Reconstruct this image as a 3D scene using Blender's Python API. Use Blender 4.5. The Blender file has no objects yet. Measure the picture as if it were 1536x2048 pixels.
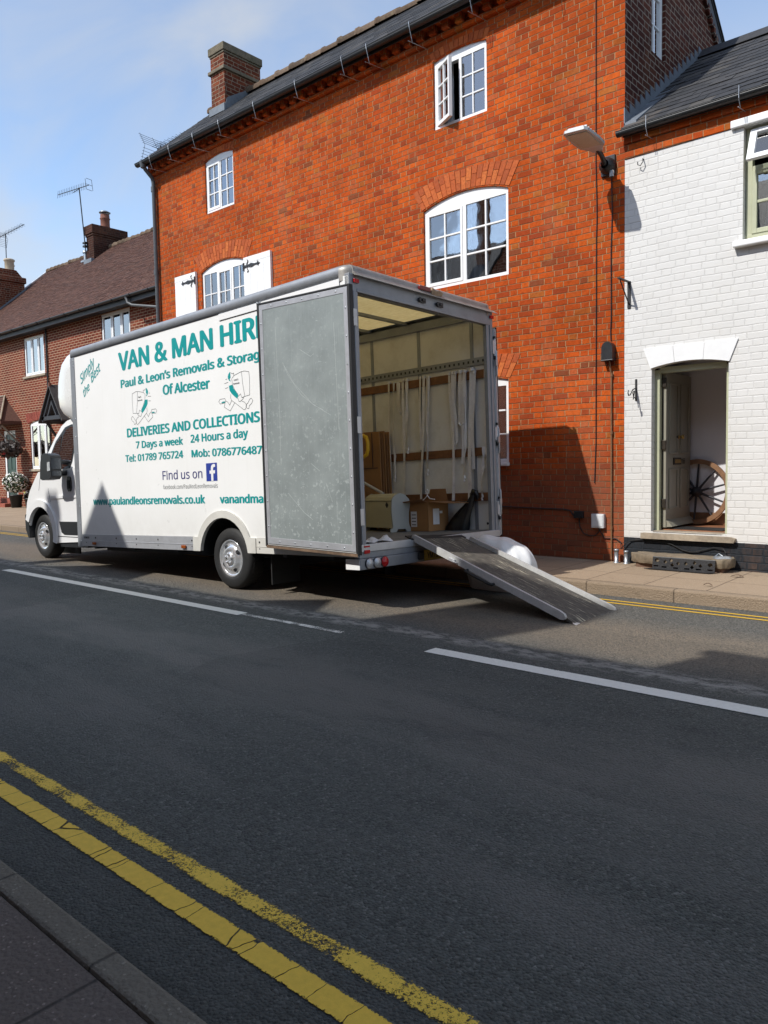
import bpy, bmesh, math, random
from mathutils import Vector, Matrix
from mathutils.geometry import tessellate_polygon
random.seed(7)
R = math.radians
sc = bpy.context.scene
COL = sc.collection

# ------------------------------------------------------------------ camera
cam = bpy.data.cameras.new('camera'); camo = bpy.data.objects.new('camera', cam); COL.objects.link(camo)
cam.sensor_fit = 'VERTICAL'; cam.sensor_height = 36.0; cam.lens = 1523.79 / 2048 * 36
cam.clip_end = 2000; cam.clip_start = 0.05
_y, _p, _r = 0.723452565, -0.0642802027, -0.0179713551
cy, sy, cp, sp = math.cos(_y), math.sin(_y), math.cos(_p), math.sin(_p)
fw = Vector((-sy*cp, cy*cp, sp)); rt = Vector((cy, sy, 0)); up = rt.cross(fw)
r2 = math.cos(_r)*rt + math.sin(_r)*up; u2 = -math.sin(_r)*rt + math.cos(_r)*up
m = Matrix((r2, u2, -fw)).transposed().to_4x4(); m.translation = (0, 0, 1.4)
camo.matrix_world = m
sc.camera = camo

# ------------------------------------------------------------------ sky and sun
SUN = Vector((0.207, 0.655, -0.727)).normalized()          # direction the light travels
EL = math.asin(-SUN.z)
w = bpy.data.worlds.new('World'); sc.world = w; w.use_nodes = True
nt = w.node_tree; nt.nodes.clear()
out = nt.nodes.new('ShaderNodeOutputWorld'); bg = nt.nodes.new('ShaderNodeBackground')
sky = nt.nodes.new('ShaderNodeTexSky'); sky.sky_type = 'NISHITA'; sky.sun_disc = False
sky.sun_elevation = EL; sky.sun_rotation = math.atan2(-SUN.x, -SUN.y)
sky.air_density = 1.0; sky.dust_density = .5; sky.ozone_density = 1.3
tc = nt.nodes.new('ShaderNodeTexCoord')
mp = nt.nodes.new('ShaderNodeMapping'); mp.inputs['Scale'].default_value = (1.1, 2.6, 3.2); mp.inputs['Rotation'].default_value = (0.2, 0.5, 0.4)
mp.inputs['Location'].default_value = (0.35, 0.1, 0.0)
n1 = nt.nodes.new('ShaderNodeTexNoise'); n1.inputs['Scale'].default_value = 1.5; n1.inputs['Detail'].default_value = 6; n1.inputs['Roughness'].default_value = .52; n1.inputs['Distortion'].default_value = .5
rp = nt.nodes.new('ShaderNodeValToRGB'); rp.color_ramp.elements[0].position = .40; rp.color_ramp.elements[1].position = .74
rp.color_ramp.elements[0].color = (0.05, 0.05, 0.05, 1); rp.color_ramp.elements[1].color = (.85, .85, .85, 1)
mx = nt.nodes.new('ShaderNodeMix'); mx.data_type = 'RGBA'
nt.links.new(tc.outputs['Generated'], mp.inputs[0]); nt.links.new(mp.outputs[0], n1.inputs[0]); nt.links.new(n1.outputs[0], rp.inputs[0])
nt.links.new(rp.outputs[0], mx.inputs[0]); nt.links.new(sky.outputs[0], mx.inputs[6]); mx.inputs[7].default_value = (2.7, 2.8, 2.9, 1)
nt.links.new(mx.outputs[2], bg.inputs[0]); bg.inputs[1].default_value = 0.138
nt.links.new(bg.outputs[0], out.inputs[0])
sl = bpy.data.lights.new('sun', 'SUN'); sl.energy = 2.65; sl.angle = R(.6); sl.color = (1, .97, .92)
so = bpy.data.objects.new('sun', sl); COL.objects.link(so); so.rotation_euler = SUN.to_track_quat('-Z', 'Y').to_euler(); so.location = (0, -5, 20)
sc.view_settings.view_transform = 'Standard'; sc.view_settings.look = 'None'; sc.view_settings.exposure = .85; sc.view_settings.gamma = 1
sc.render.engine = 'CYCLES'
sc.cycles.max_bounces = 8; sc.cycles.transparent_max_bounces = 16

# ------------------------------------------------------------------ node helper
class NB:
    def __init__(s, name):
        s.mat = bpy.data.materials.new(name); s.mat.use_nodes = True
        s.t = s.mat.node_tree; s.t.nodes.clear()
        s.out = s.t.nodes.new('ShaderNodeOutputMaterial')
    def n(s, typ, **kw):
        nd = s.t.nodes.new(typ)
        for k, v in kw.items(): setattr(nd, k, v)
        return nd
    def lk(s, a, b): s.t.links.new(a, b)
    def set(s, sock, v):
        if hasattr(v, 'links') or isinstance(v, bpy.types.NodeSocket): s.t.links.new(v, sock)
        else: sock.default_value = v
    def m(s, op, a, b=0.0, c=None, clamp=False):
        nd = s.n('ShaderNodeMath', operation=op); nd.use_clamp = clamp
        s.set(nd.inputs[0], a); s.set(nd.inputs[1], b)
        if c is not None: s.set(nd.inputs[2], c)
        return nd.outputs[0]
    def mix(s, f, a, b, typ='MIX'):
        nd = s.n('ShaderNodeMix', data_type='RGBA', blend_type=typ)
        s.set(nd.inputs[0], f)
        s.set(nd.inputs[6], a if not isinstance(a, tuple) else (*a, 1)[:4]); s.set(nd.inputs[7], b if not isinstance(b, tuple) else (*b, 1)[:4])
        return nd.outputs[2]
    def ramp(s, f, stops, interp='LINEAR'):
        nd = s.n('ShaderNodeValToRGB'); cr = nd.color_ramp; cr.interpolation = interp
        while len(cr.elements) < len(stops): cr.elements.new(.5)
        for e, (p, c) in zip(cr.elements, stops):
            e.position = p; e.color = (*c, 1) if isinstance(c, tuple) else (c, c, c, 1)
        s.set(nd.inputs[0], f); return nd.outputs[0]
    def noise(s, vec, scale, detail=4, rough=.55, dist=0, dim='3D'):
        nd = s.n('ShaderNodeTexNoise'); nd.noise_dimensions = dim
        if vec is not None: s.lk(vec, nd.inputs['Vector'])
        nd.inputs['Scale'].default_value = scale; nd.inputs['Detail'].default_value = detail; nd.inputs['Roughness'].default_value = rough; nd.inputs['Distortion'].default_value = dist
        return nd.outputs[0]
    def vor(s, vec, scale, feature='F1'):
        nd = s.n('ShaderNodeTexVoronoi', feature=feature); s.lk(vec, nd.inputs['Vector']); nd.inputs['Scale'].default_value = scale
        return nd
    def pos(s): return s.n('ShaderNodeNewGeometry').outputs['Position']
    def objc(s): return s.n('ShaderNodeTexCoord').outputs['Object']
    def mapv(s, v, scale=(1,1,1), loc=(0,0,0), rot=(0,0,0)):
        nd = s.n('ShaderNodeMapping'); s.lk(v, nd.inputs[0]); nd.inputs['Scale'].default_value = scale; nd.inputs['Location'].default_value = loc; nd.inputs['Rotation'].default_value = rot
        return nd.outputs[0]
    def xyz(s, v):
        nd = s.n('ShaderNodeSeparateXYZ'); s.lk(v, nd.inputs[0]); return nd.outputs
    def comb(s, x, y, z=0.0):
        nd = s.n('ShaderNodeCombineXYZ'); s.set(nd.inputs[0], x); s.set(nd.inputs[1], y); s.set(nd.inputs[2], z); return nd.outputs[0]
    def bump(s, h, strength=.5, dist=.01, nrm=None):
        nd = s.n('ShaderNodeBump'); nd.inputs['Strength'].default_value = strength; nd.inputs['Distance'].default_value = dist
        s.set(nd.inputs['Height'], h)
        if nrm is not None: s.lk(nrm, nd.inputs['Normal'])
        return nd.outputs[0]
    def pbr(s, col, rough=.6, metal=0.0, nrm=None, spec=.5, coat=0.0, sub=None):
        b = s.n('ShaderNodeBsdfPrincipled')
        s.set(b.inputs['Base Color'], col if not isinstance(col, tuple) else (*col, 1)[:4]); s.set(b.inputs['Roughness'], rough); s.set(b.inputs['Metallic'], metal)
        b.inputs['Specular IOR Level'].default_value = spec; b.inputs['Coat Weight'].default_value = coat
        if nrm is not None: s.lk(nrm, b.inputs['Normal'])
        return b.outputs[0]
    def done(s, sh): s.lk(sh, s.out.inputs[0]); return s.mat

MATS = {}
def simple(name, col, rough=.5, metal=0.0, var=.12, scale=18, bump=0.0, coat=0.0, spec=.5, dirt=None):
    """plain surface with a little tonal variation, roughness variation and grain"""
    b = NB(name); v = b.objc()
    nz = b.noise(v, scale, 5, .6); big = b.noise(v, scale*.12+.6, 3, .6)
    f = b.m('ADD', b.m('MULTIPLY', nz, .5), b.m('MULTIPLY', big, .5))
    lo = tuple(c*(1-var*1.6) for c in col); hi = tuple(min(1, c*(1+var)) for c in col)
    c = b.ramp(f, [(.3, lo), (.7, hi)])
    if dirt:
        c = b.mix(b.m('MULTIPLY', b.ramp(b.noise(v, 3.1, 6, .65), [(.5, 0.0), (.72, 1.0)]), dirt[1]), c, dirt[0])
    rr = b.m('ADD', rough-.08, b.m('MULTIPLY', nz, .16))
    nr = b.bump(nz, bump, .01) if bump else None
    MATS[name] = b.done(b.pbr(c, rr, metal, nr, spec, coat)); return MATS[name]

def brick_mat(name, cols, mortar, h=.0785, s=.225, hd=.1125, joint=.009, wob=.010, bstr=.6, flemish=True, white=False, stain=None, rough=.85, varied=False):
    b = NB(name); geo = b.n('ShaderNodeNewGeometry'); P = geo.outputs['Position']
    X, Y, Z = b.xyz(P); N = b.xyz(geo.outputs['True Normal'])
    side = b.m('GREATER_THAN', b.m('ABSOLUTE', N[0]), .6)
    u = b.m('ADD', b.m('MULTIPLY', X, b.m('SUBTRACT', 1, side)), b.m('MULTIPLY', Y, side))
    uv = b.comb(u, Z, 0.0)
    w1 = b.noise(uv, .55, 2, .5); w2 = b.noise(uv, 9, 3, .6)
    v = b.m('ADD', Z, b.m('ADD', b.m('MULTIPLY', b.m('SUBTRACT', w1, .5), wob*4), b.m('MULTIPLY', b.m('SUBTRACT', w2, .5), wob)))
    w3 = b.noise(b.mapv(uv, loc=(7, 3, 0)), 10, 3, .6)
    u = b.m('ADD', u, b.m('MULTIPLY', b.m('SUBTRACT', w3, .5), wob*1.4))
    row = b.m('FLOOR', b.m('DIVIDE', v, h)); fr = b.m('FRACT', b.m('DIVIDE', v, h))
    par = b.m('FLOORED_MODULO', row, 2)
    wn = b.n('ShaderNodeTexWhiteNoise', noise_dimensions='1D'); b.lk(row, wn.inputs['W'])
    per = s+hd if flemish else s
    off = b.m('ADD', b.m('MULTIPLY', par, per*.5), b.m('MULTIPLY', wn.outputs[0], .06 if flemish else .0))
    t = b.m('DIVIDE', b.m('ADD', u, off), per); cell = b.m('FLOOR', t); ft = b.m('MULTIPLY', b.m('FRACT', t), per)
    if flemish:
        isH = b.m('GREATER_THAN', ft, s)
        xl = b.m('SUBTRACT', ft, b.m('MULTIPLY', isH, s)); wd = b.m('SUBTRACT', s, b.m('MULTIPLY', isH, s-hd))
        cid = b.m('ADD', b.m('MULTIPLY', cell, 2), isH)
    else: xl, wd, cid = ft, s, cell
    dx = b.m('MINIMUM', xl, b.m('SUBTRACT', wd, xl)); dz = b.m('MULTIPLY', b.m('MINIMUM', fr, b.m('SUBTRACT', 1, fr)), h)
    d = b.m('MINIMUM', dx, dz)
    fine = b.noise(P, 60, 4, .65)
    d = b.m('ADD', d, b.m('MULTIPLY', b.m('SUBTRACT', fine, .5), .009))
    mk = b.n('ShaderNodeMapRange', interpolation_type='SMOOTHSTEP'); b.lk(d, mk.inputs[0]); mk.inputs[1].default_value = joint*.35; mk.inputs[2].default_value = joint*.85
    face = mk.outputs[0]
    wid = b.n('ShaderNodeTexWhiteNoise', noise_dimensions='2D'); b.lk(b.comb(cid, row), wid.inputs['Vector'])
    base = b.ramp(wid.outputs[0], cols, 'CONSTANT' if varied else 'LINEAR')
    mott = b.noise(P, 26, 5, .7)
    base = b.mix(b.m('MULTIPLY', b.ramp(mott, [(.42, 0.0), (.72, 1.0)]), .0 if white else .55), base, tuple(c*.42 for c in cols[0][1]))
    if not white:
        base = b.mix(b.m('MULTIPLY', b.ramp(b.noise(P, 45, 4, .7), [(.6, 0.0), (.75, 1.0)]), .16), base, (.58, .22, .08))
    big = b.noise(b.mapv(P, loc=(3, 0, 5)), .9, 4, .6)
    if not white:
        base = b.mix(b.m('MULTIPLY', b.ramp(big, [(.40, 0.0), (.64, 1.0)]), .55), base, tuple(c*.38 for c in cols[0][1]))
        base = b.mix(b.m('MULTIPLY', b.ramp(b.noise(b.mapv(P, scale=(1, 1, .35), loc=(9, 2, 1)), 1.7, 6, .7), [(.52, 0.0), (.70, 1.0)]), .20), base, (.36, .18, .09))
        base = b.mix(b.m('MULTIPLY', b.ramp(b.noise(P, 7.0, 5, .75), [(.52, 0.0), (.72, 1.0)]), .45), base, tuple(c*.30 for c in cols[0][1]))
    mc = b.mix(b.ramp(b.m('ADD', b.m('MULTIPLY', b.noise(P, 2.2, 3, .6), .6), b.m('MULTIPLY', b.noise(P, 17, 3, .6), .4)), [(.40, 0.0), (.60, 1.0)]), mortar[0], mortar[1])
    if varied:                                  # perpends keep pale pointing, bed joints carry their shadow as dark colour
        bed = b.m('LESS_THAN', dz, dx); mc = b.mix(b.m('MULTIPLY', bed, .62), b.mix(.55, mc, mortar[0]), mortar[1])
    col = b.mix(face, mc, base)
    if stain:                                    # grime and efflorescence band near the ground
        zz = b.m('ADD', Z, b.m('MULTIPLY', b.m('SUBTRACT', b.noise(P, 1.7, 4, .6), .5), .9))
        lo = b.n('ShaderNodeMapRange'); b.lk(zz, lo.inputs[0]); lo.inputs[1].default_value = 1.55; lo.inputs[2].default_value = .95
        col = b.mix(b.m('MULTIPLY', lo.outputs[0], .55), col, stain)
    if white:
        col = b.mix(b.m('MULTIPLY', b.ramp(b.noise(P, 1.3, 5, .6), [(.5, 0.0), (.75, 1.0)]), .22), col, (.62, .58, .50))
        lo = b.n('ShaderNodeMapRange'); b.lk(Z, lo.inputs[0]); lo.inputs[1].default_value = .9; lo.inputs[2].default_value = .4
        col = b.mix(b.m('MULTIPLY', lo.outputs[0], b.m('MULTIPLY', fine, .3)), col, (.5, .45, .38))
    hgt = b.m('ADD', face, b.m('ADD', b.m('MULTIPLY', mott, .5), b.m('MULTIPLY', wid.outputs[0], .35)))
    nr = b.bump(hgt, bstr, .012)
    MATS[name] = b.done(b.pbr(col, rough, 0, nr, .25 if white else .08)); return MATS[name]

OR = [(0, (.53, .088, .013)), (.20, (.48, .077, .013)), (.36, (.56, .100, .014)), (.50, (.43, .066, .014)), (.62, (.51, .094, .020)), (.72, (.35, .056, .016)), (.82, (.46, .104, .034)), (.88, (.29, .050, .018)), (.94, (.42, .125, .026)), (.97, (.21, .062, .028))]
brick_mat('orange_brick', OR, ((.42, .24, .12), (.10, .040, .020)), h=.0748, joint=.0082, wob=.015, varied=True, stain=(.15, .075, .05))
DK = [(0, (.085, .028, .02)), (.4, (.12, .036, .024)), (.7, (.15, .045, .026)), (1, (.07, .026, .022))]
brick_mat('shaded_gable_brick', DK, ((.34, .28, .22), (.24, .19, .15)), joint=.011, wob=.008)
CH = [(0, (.13, .036, .022)), (.4, (.19, .048, .024)), (.7, (.22, .062, .030)), (1, (.06, .028, .022))]
brick_mat('chimney_brick', CH, ((.30, .23, .16), (.2, .15, .11)), joint=.010, wob=.008)
RD = [(0, (.17, .036, .022)), (.4, (.22, .044, .024)), (.75, (.20, .048, .028)), (1, (.13, .030, .022))]
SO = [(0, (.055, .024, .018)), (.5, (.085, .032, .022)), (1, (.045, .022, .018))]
brick_mat('dark_shaded_brick', SO, ((.10, .07, .055), (.07, .05, .04)), joint=.010, wob=.008)  # dark chimney brick, with the chimney's shade put into its colour
brick_mat('red_terrace_brick', RD, ((.42, .30, .20), (.36, .25, .17)), h=.078, s=.225, joint=.013, wob=.003, flemish=False, bstr=.4)
WH = [(0, (.64, .63, .605)), (.5, (.66, .65, .625)), (1, (.62, .61, .585))]
brick_mat('white_painted_brick', WH, ((.62, .61, .585), (.55, .54, .515)), joint=.010, h=.076, wob=.016, bstr=.34, white=True, rough=.55)
PL = [(0, (.030, .034, .040)), (.5, (.036, .040, .046)), (1, (.027, .030, .035))]
brick_mat('black_plinth_paint', PL, ((.03, .034, .04), (.026, .03, .035)), joint=.010, wob=.01, bstr=.6, white=False, rough=.6)
YD = [(0, (.22, .09, .05)), (.5, (.28, .12, .07)), (1, (.18, .07, .045))]
brick_mat('buff_house_brick', YD, ((.4, .33, .25), (.35, .28, .22)), joint=.012, wob=.004, flemish=False, bstr=.3)

def island_mat(name, cols, rough=.85, scale=20, moss=None, bstr=.3, dark=.5):
    b = NB(name); geo = b.n('ShaderNodeNewGeometry'); P = geo.outputs['Position']
    c = b.ramp(geo.outputs['Random Per Island'], cols)
    nz = b.noise(P, scale, 5, .65)
    c = b.mix(b.m('MULTIPLY', b.ramp(nz, [(.45, 0.0), (.7, 1.0)]), dark), c, tuple(x*.45 for x in cols[0][1]))
    if moss: c = b.mix(b.m('MULTIPLY', b.ramp(b.noise(P, moss[2], 6, .7), [(moss[3], 0.0), (moss[3]+.14, 1.0)]), moss[1]), c, moss[0])
    MATS[name] = b.done(b.pbr(c, rough, 0, b.bump(nz, bstr, .006), .3)); return MATS[name]
island_mat('slate', [(0, (.030, .031, .034)), (.5, (.045, .045, .048)), (.85, (.060, .058, .058)), (1, (.085, .078, .070))], .7, 14, ((.20, .15, .10), .5, 1.6, .60))
island_mat('clay_tile', [(0, (.070, .034, .026)), (.5, (.105, .048, .034)), (.85, (.125, .062, .044)), (1, (.085, .048, .038))], .9, 22, ((.19, .13, .07), .3, 2.0, .60))
island_mat('arch_brick', [(0, (.36, .075, .02)), (.4, (.47, .105, .026)), (.75, (.55, .145, .034)), (1, (.30, .06, .02))], .85, 30)
island_mat('red_arch_brick', [(0, (.20, .045, .03)), (1, (.30, .07, .045))], .85, 30)
island_mat('ridge_tile', [(0, (.085, .060, .042)), (.5, (.13, .085, .055)), (1, (.17, .12, .085))], .95, 24, ((.20, .17, .10), .5, 9, .55))

simple('white_gloss_paint', (.80, .80, .79), .35, 0, .04, 12, .05)
simple('white_plastic', (.78, .79, .80), .35, 0, .04, 12)
simple('sage_paint', (.43, .44, .30), .42, 0, .06, 14, .05)
simple('sage_door_paint', (.27, .255, .20), .4, 0, .08, 9, .05)
simple('green_door_paint', (.02, .055, .045), .4, 0, .1, 10)
simple('black_iron', (.018, .018, .02), .5, 0, .2, 40, .2)
simple('black_plastic', (.016, .017, .019), .42, 0, .15, 20)
simple('black_rubber', (.014, .014, .014), .7, 0, .25, 30, .2)
simple('gutter_black', (.020, .022, .024), .45, 0, .2, 12, .05)
simple('grey_downpipe', (.075, .08, .085), .45, 0, .12, 12)
simple('lead', (.15, .17, .195), .55, .0, .2, 14, .2)
simple('brass', (.45, .30, .10), .35, .9, .2, 20)
simple('dark_bronze', (.05, .04, .03), .45, .5, .2, 20)
simple('room_dark', (.035, .033, .032), .9, 0, .1, 3)
simple('curtain_white', (.62, .62, .62), .9, 0, .12, 6, .05)
simple('blind_grey', (.30, .29, .27), .8, 0, .1, 6)
simple('hall_plaster', (.72, .71, .73), .75, 0, .03, 5)
simple('timber_brown', (.22, .11, .05), .5, 0, .25, 18, .1)
simple('timber_floor', (.28, .12, .06), .35, 0, .25, 14, .1)
simple('weathered_timber', (.33, .27, .20), .85, 0, .28, 22, .5)
simple('black_timber', (.022, .022, .028), .55, 0, .2, 20, .1)
simple('old_stone', (.22, .17, .115), .9, 0, .32, 16, .8, dirt=((.09, .08, .05), .6))
simple('mossy_stone', (.16, .13, .09), .95, 0, .35, 20, .8, dirt=((.07, .07, .035), .7))
simple('galvanised', (.42, .44, .46), .38, .75, .18, 28, .1)
simple('rail_metal', (.50, .50, .49), .5, .15, .12, 22, .1, dirt=((.25, .24, .22), .4))
simple('mirror_dark', (.10, .11, .12), .12, .6, .1, 6)
simple('brick_support', (.16, .09, .06), .85, 0, .25, 14, .3)
simple('scratch_bright', (.52, .56, .55), .45, .3, .2, 60)
simple('terracotta', (.17, .06, .035), .8, 0, .2, 18, .1)
simple('cream_pot', (.48, .40, .30), .8, 0, .15, 14, .1)
simple('white_cap_flower', (.80, .80, .74), .7, 0, .05, 20)
simple('red_flower', (.42, .03, .03), .7, 0, .2, 20)
simple('yellow_flower', (.75, .65, .18), .7, 0, .1, 20)
simple('leaf_green', (.055, .085, .030), .6, 0, .35, 30)
simple('leaf_dark', (.050, .035, .028), .6, 0, .35, 30)
simple('kerb_red_brick_step', (.28, .075, .045), .8, 0, .2, 14, .2)
simple('meter_grey', (.62, .63, .64), .45, 0, .05, 14)
simple('lamp_grey', (.42, .43, .43), .45, .3, .1, 14)
simple('lamp_lens', (.36, .34, .27), .25, 0, .08, 30)
# van
simple('van_white', (.83, .83, .82), .22, 0, .02, 3, 0, .6)
simple('panel_white', (.79, .79, .76), .34, 0, .025, 2.2, .02, dirt=((.62, .60, .54), .12))
def mk_panel():
    b = NB('panel_white'); v = b.objc(); X, Y, Z = b.xyz(v)
    c = b.ramp(b.noise(v, 1.6, 4, .6), [(.3, (.80, .80, .775)), (.7, (.835, .835, .815))])
    st = b.m('MULTIPLY', b.ramp(b.noise(b.mapv(v, scale=(14, 1, .35)), 1.0, 5, .7), [(.56, 0.0), (.76, 1.0)]), .10); c = b.mix(st, c, (.45, .43, .37))
    lo = b.n('ShaderNodeMapRange'); b.lk(Z, lo.inputs[0]); lo.inputs[1].default_value = .62; lo.inputs[2].default_value = .12
    sp = b.m('MULTIPLY', b.m('MULTIPLY', lo.outputs[0], b.noise(v, 6, 6, .75)), .40); c = b.mix(sp, c, (.36, .33, .27))
    c = b.mix(b.m('MULTIPLY', b.ramp(b.noise(v, 90, 2, .5), [(.70, 0.0), (.76, 1.0)]), .25), c, (.45, .43, .38))
    nr = b.bump(b.noise(v, .9, 2, .5), .10, .02)
    MATS['panel_white'] = b.done(b.pbr(c, b.ramp(b.noise(v, 4, 4, .6), [(.3, .26), (.7, .42)]), 0, nr, .5))
mk_panel()
simple('fairing_white', (.74, .735, .71), .28, 0, .03, 3, 0, .3)
simple('trim_white', (.60, .585, .535), .5, 0, .08, 6, dirt=((.36, .33, .27), .25))
simple('alu_rail', (.30, .315, .335), .48, .45, .08, 10, .03, dirt=((.16, .15, .14), .3))
simple('alu_light', (.52, .53, .55), .42, .5, .08, 14, .03)
simple('alu_frame', (.27, .285, .31), .5, .4, .12, 9, .03, dirt=((.15, .14, .13), .35))
simple('cap_metal', (.34, .325, .30), .5, .45, .14, 12, .08, dirt=((.17, .15, .12), .4))
simple('door_seal', (.012, .012, .013), .6)
simple('interior_cream', (.76, .745, .69), .6, 0, .05, 2.2, .02, dirt=((.34, .29, .19), .3))
simple('floor_grey', (.16, .15, .14), .75, 0, .2, 16, .2)
simple('batten_wood', (.21, .085, .030), .5, 0, .3, 20, .1)
simple('webbing', (.76, .73, .70), .9, 0, .10, 50, .3, dirt=((.50, .43, .39), .4))
simple('cardboard', (.33, .165, .060), .85, 0, .08, 10, .05)
simple('cardboard_dark', (.24, .115, .045), .85, 0, .1, 10, .05)
simple('paper_white', (.72, .70, .70), .7, 0, .06, 40)
simple('cream_cabinet', (.56, .52, .36), .5, 0, .04, 4, .02)
simple('grey_white', (.36, .36, .33), .45, 0, .05, 5)
simple('bin_bag_black', (.006, .0065, .008), .30, 0, .2, 14, .3)
simple('sheet_white', (.70, .70, .70), .45, 0, .08, 7, .9, dirt=((.45, .44, .42), .3))
simple('yellow_plastic', (.75, .45, .02), .4, 0, .06, 10)
simple('red_lens', (.50, .012, .015), .15, 0, .15, 60)
simple('dark_red_lens', (.16, .01, .01), .3, 0, .2, 40)
simple('amber_lens', (.30, .07, .01), .25, 0, .2, 40)
simple('clear_lens', (.62, .63, .64), .12, .4, .3, 90, .5)
simple('plate_yellow', (.62, .40, .04), .4, 0, .08, 20, dirt=((.2, .13, .04), .4))
simple('teal_vinyl', (.004, .29, .29), .35, 0, .04, 8)
simple('navy_vinyl', (.018, .02, .16), .35, 0, .04, 8)
simple('badge_blue', (.03, .055, .30), .35, 0, .04, 8)
simple('grey_vinyl', (.14, .15, .15), .4, 0, .05, 8)
simple('faint_grey', (.030, .031, .034), .6)
simple('ink', (.05, .03, .03), .7)
simple('chrome_dull', (.86, .87, .88), .14, .72, .08, 12, .04)
simple('rust_edge', (.16, .10, .06), .8, 0, .4, 26, .3)
simple('tan_tape', (.30, .20, .11), .6, 0, .3, 30, .4)

def mk_glass(name, tint=(.72, .78, .80), refl=1.0, wav=.10):
    b = NB(name); v = b.objc()
    fr = b.n('ShaderNodeFresnel'); fr.inputs[0].default_value = 1.52
    nr = b.bump(b.noise(v, 2.6, 2, .5), wav, .03)
    b.lk(nr, fr.inputs['Normal'])
    g = b.n('ShaderNodeBsdfGlossy'); g.inputs['Roughness'].default_value = .01; b.lk(nr, g.inputs['Normal']); g.inputs[0].default_value = (1, 1, 1, 1)
    t = b.n('ShaderNodeBsdfTransparent'); t.inputs[0].default_value = (*tint, 1)
    mx = b.n('ShaderNodeMixShader'); b.lk(b.m('MINIMUM', b.m('ADD', b.m('MULTIPLY', fr.outputs[0], refl*1.8), .05), 1.0), mx.inputs[0]); b.lk(t.outputs[0], mx.inputs[1]); b.lk(g.outputs[0], mx.inputs[2])
    MATS[name] = b.done(mx.outputs[0])
mk_glass('window_glass', (.80, .83, .84), 2.1, .03)
mk_glass('cab_glass', (.42, .50, .47), 1.0, .02)

def mk_roof_panel():
    b = NB('translucent_roof'); v = b.objc()
    c = b.ramp(b.noise(b.mapv(v, scale=(1, 6, 1)), 9, 5, .7), [(.35, (.66, .58, .36)), (.68, (.80, .73, .52))])
    d = b.n('ShaderNodeBsdfDiffuse'); b.lk(c, d.inputs[0]); t = b.n('ShaderNodeBsdfTranslucent'); b.lk(c, t.inputs[0])
    mx = b.n('ShaderNodeMixShader'); mx.inputs[0].default_value = .62; b.lk(d.outputs[0], mx.inputs[1]); b.lk(t.outputs[0], mx.inputs[2])
    MATS['translucent_roof'] = b.done(mx.outputs[0])
mk_roof_panel()

def mk_scratched():
    b = NB('scratched_aluminium'); v = b.objc()
    X, Y, Z = b.xyz(v)
    cl = b.noise(v, 2.2, 6, .65)
    c = b.ramp(cl, [(.3, (.225, .255, .25)), (.7, (.305, .34, .33))])
    # vertical brushed streaks and long scratches
    st = b.noise(b.mapv(v, scale=(60, 1, 1.2)), 1.0, 4, .6)
    c = b.mix(b.m('MULTIPLY', b.ramp(st, [(.55, 0.0), (.75, 1.0)]), .30), c, (.42, .46, .45))
    sc_ = b.noise(b.mapv(v, scale=(9, 1, 46), rot=(0, R(38), 0)), 1.0, 5, .7)
    zl = b.n('ShaderNodeMapRange'); b.lk(Z, zl.inputs[0]); zl.inputs[1].default_value = 1.7; zl.inputs[2].default_value = .3
    sc2 = b.noise(v, 22, 6, .75)
    wear = b.m('MULTIPLY', b.ramp(sc2, [(.56, 0.0), (.63, 1.0)]), b.m('ADD', .25, b.m('MULTIPLY', zl.outputs[0], .6)))
    c = b.mix(wear, c, (.48, .52, .51))
    c = b.mix(b.m('MULTIPLY', b.ramp(sc_, [(.66, 0.0), (.70, 1.0)]), .5), c, (.62, .66, .67))
    c = b.mix(b.m('MULTIPLY', b.ramp(b.noise(v, 70, 3, .6), [(.66, 0.0), (.74, 1.0)]), .3), c, (.16, .18, .19))
    rr = b.ramp(cl, [(.3, .42), (.7, .6)])
    MATS['scratched_aluminium'] = b.done(b.pbr(c, rr, .25, b.bump(sc2, .05, .01)))
mk_scratched()

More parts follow.
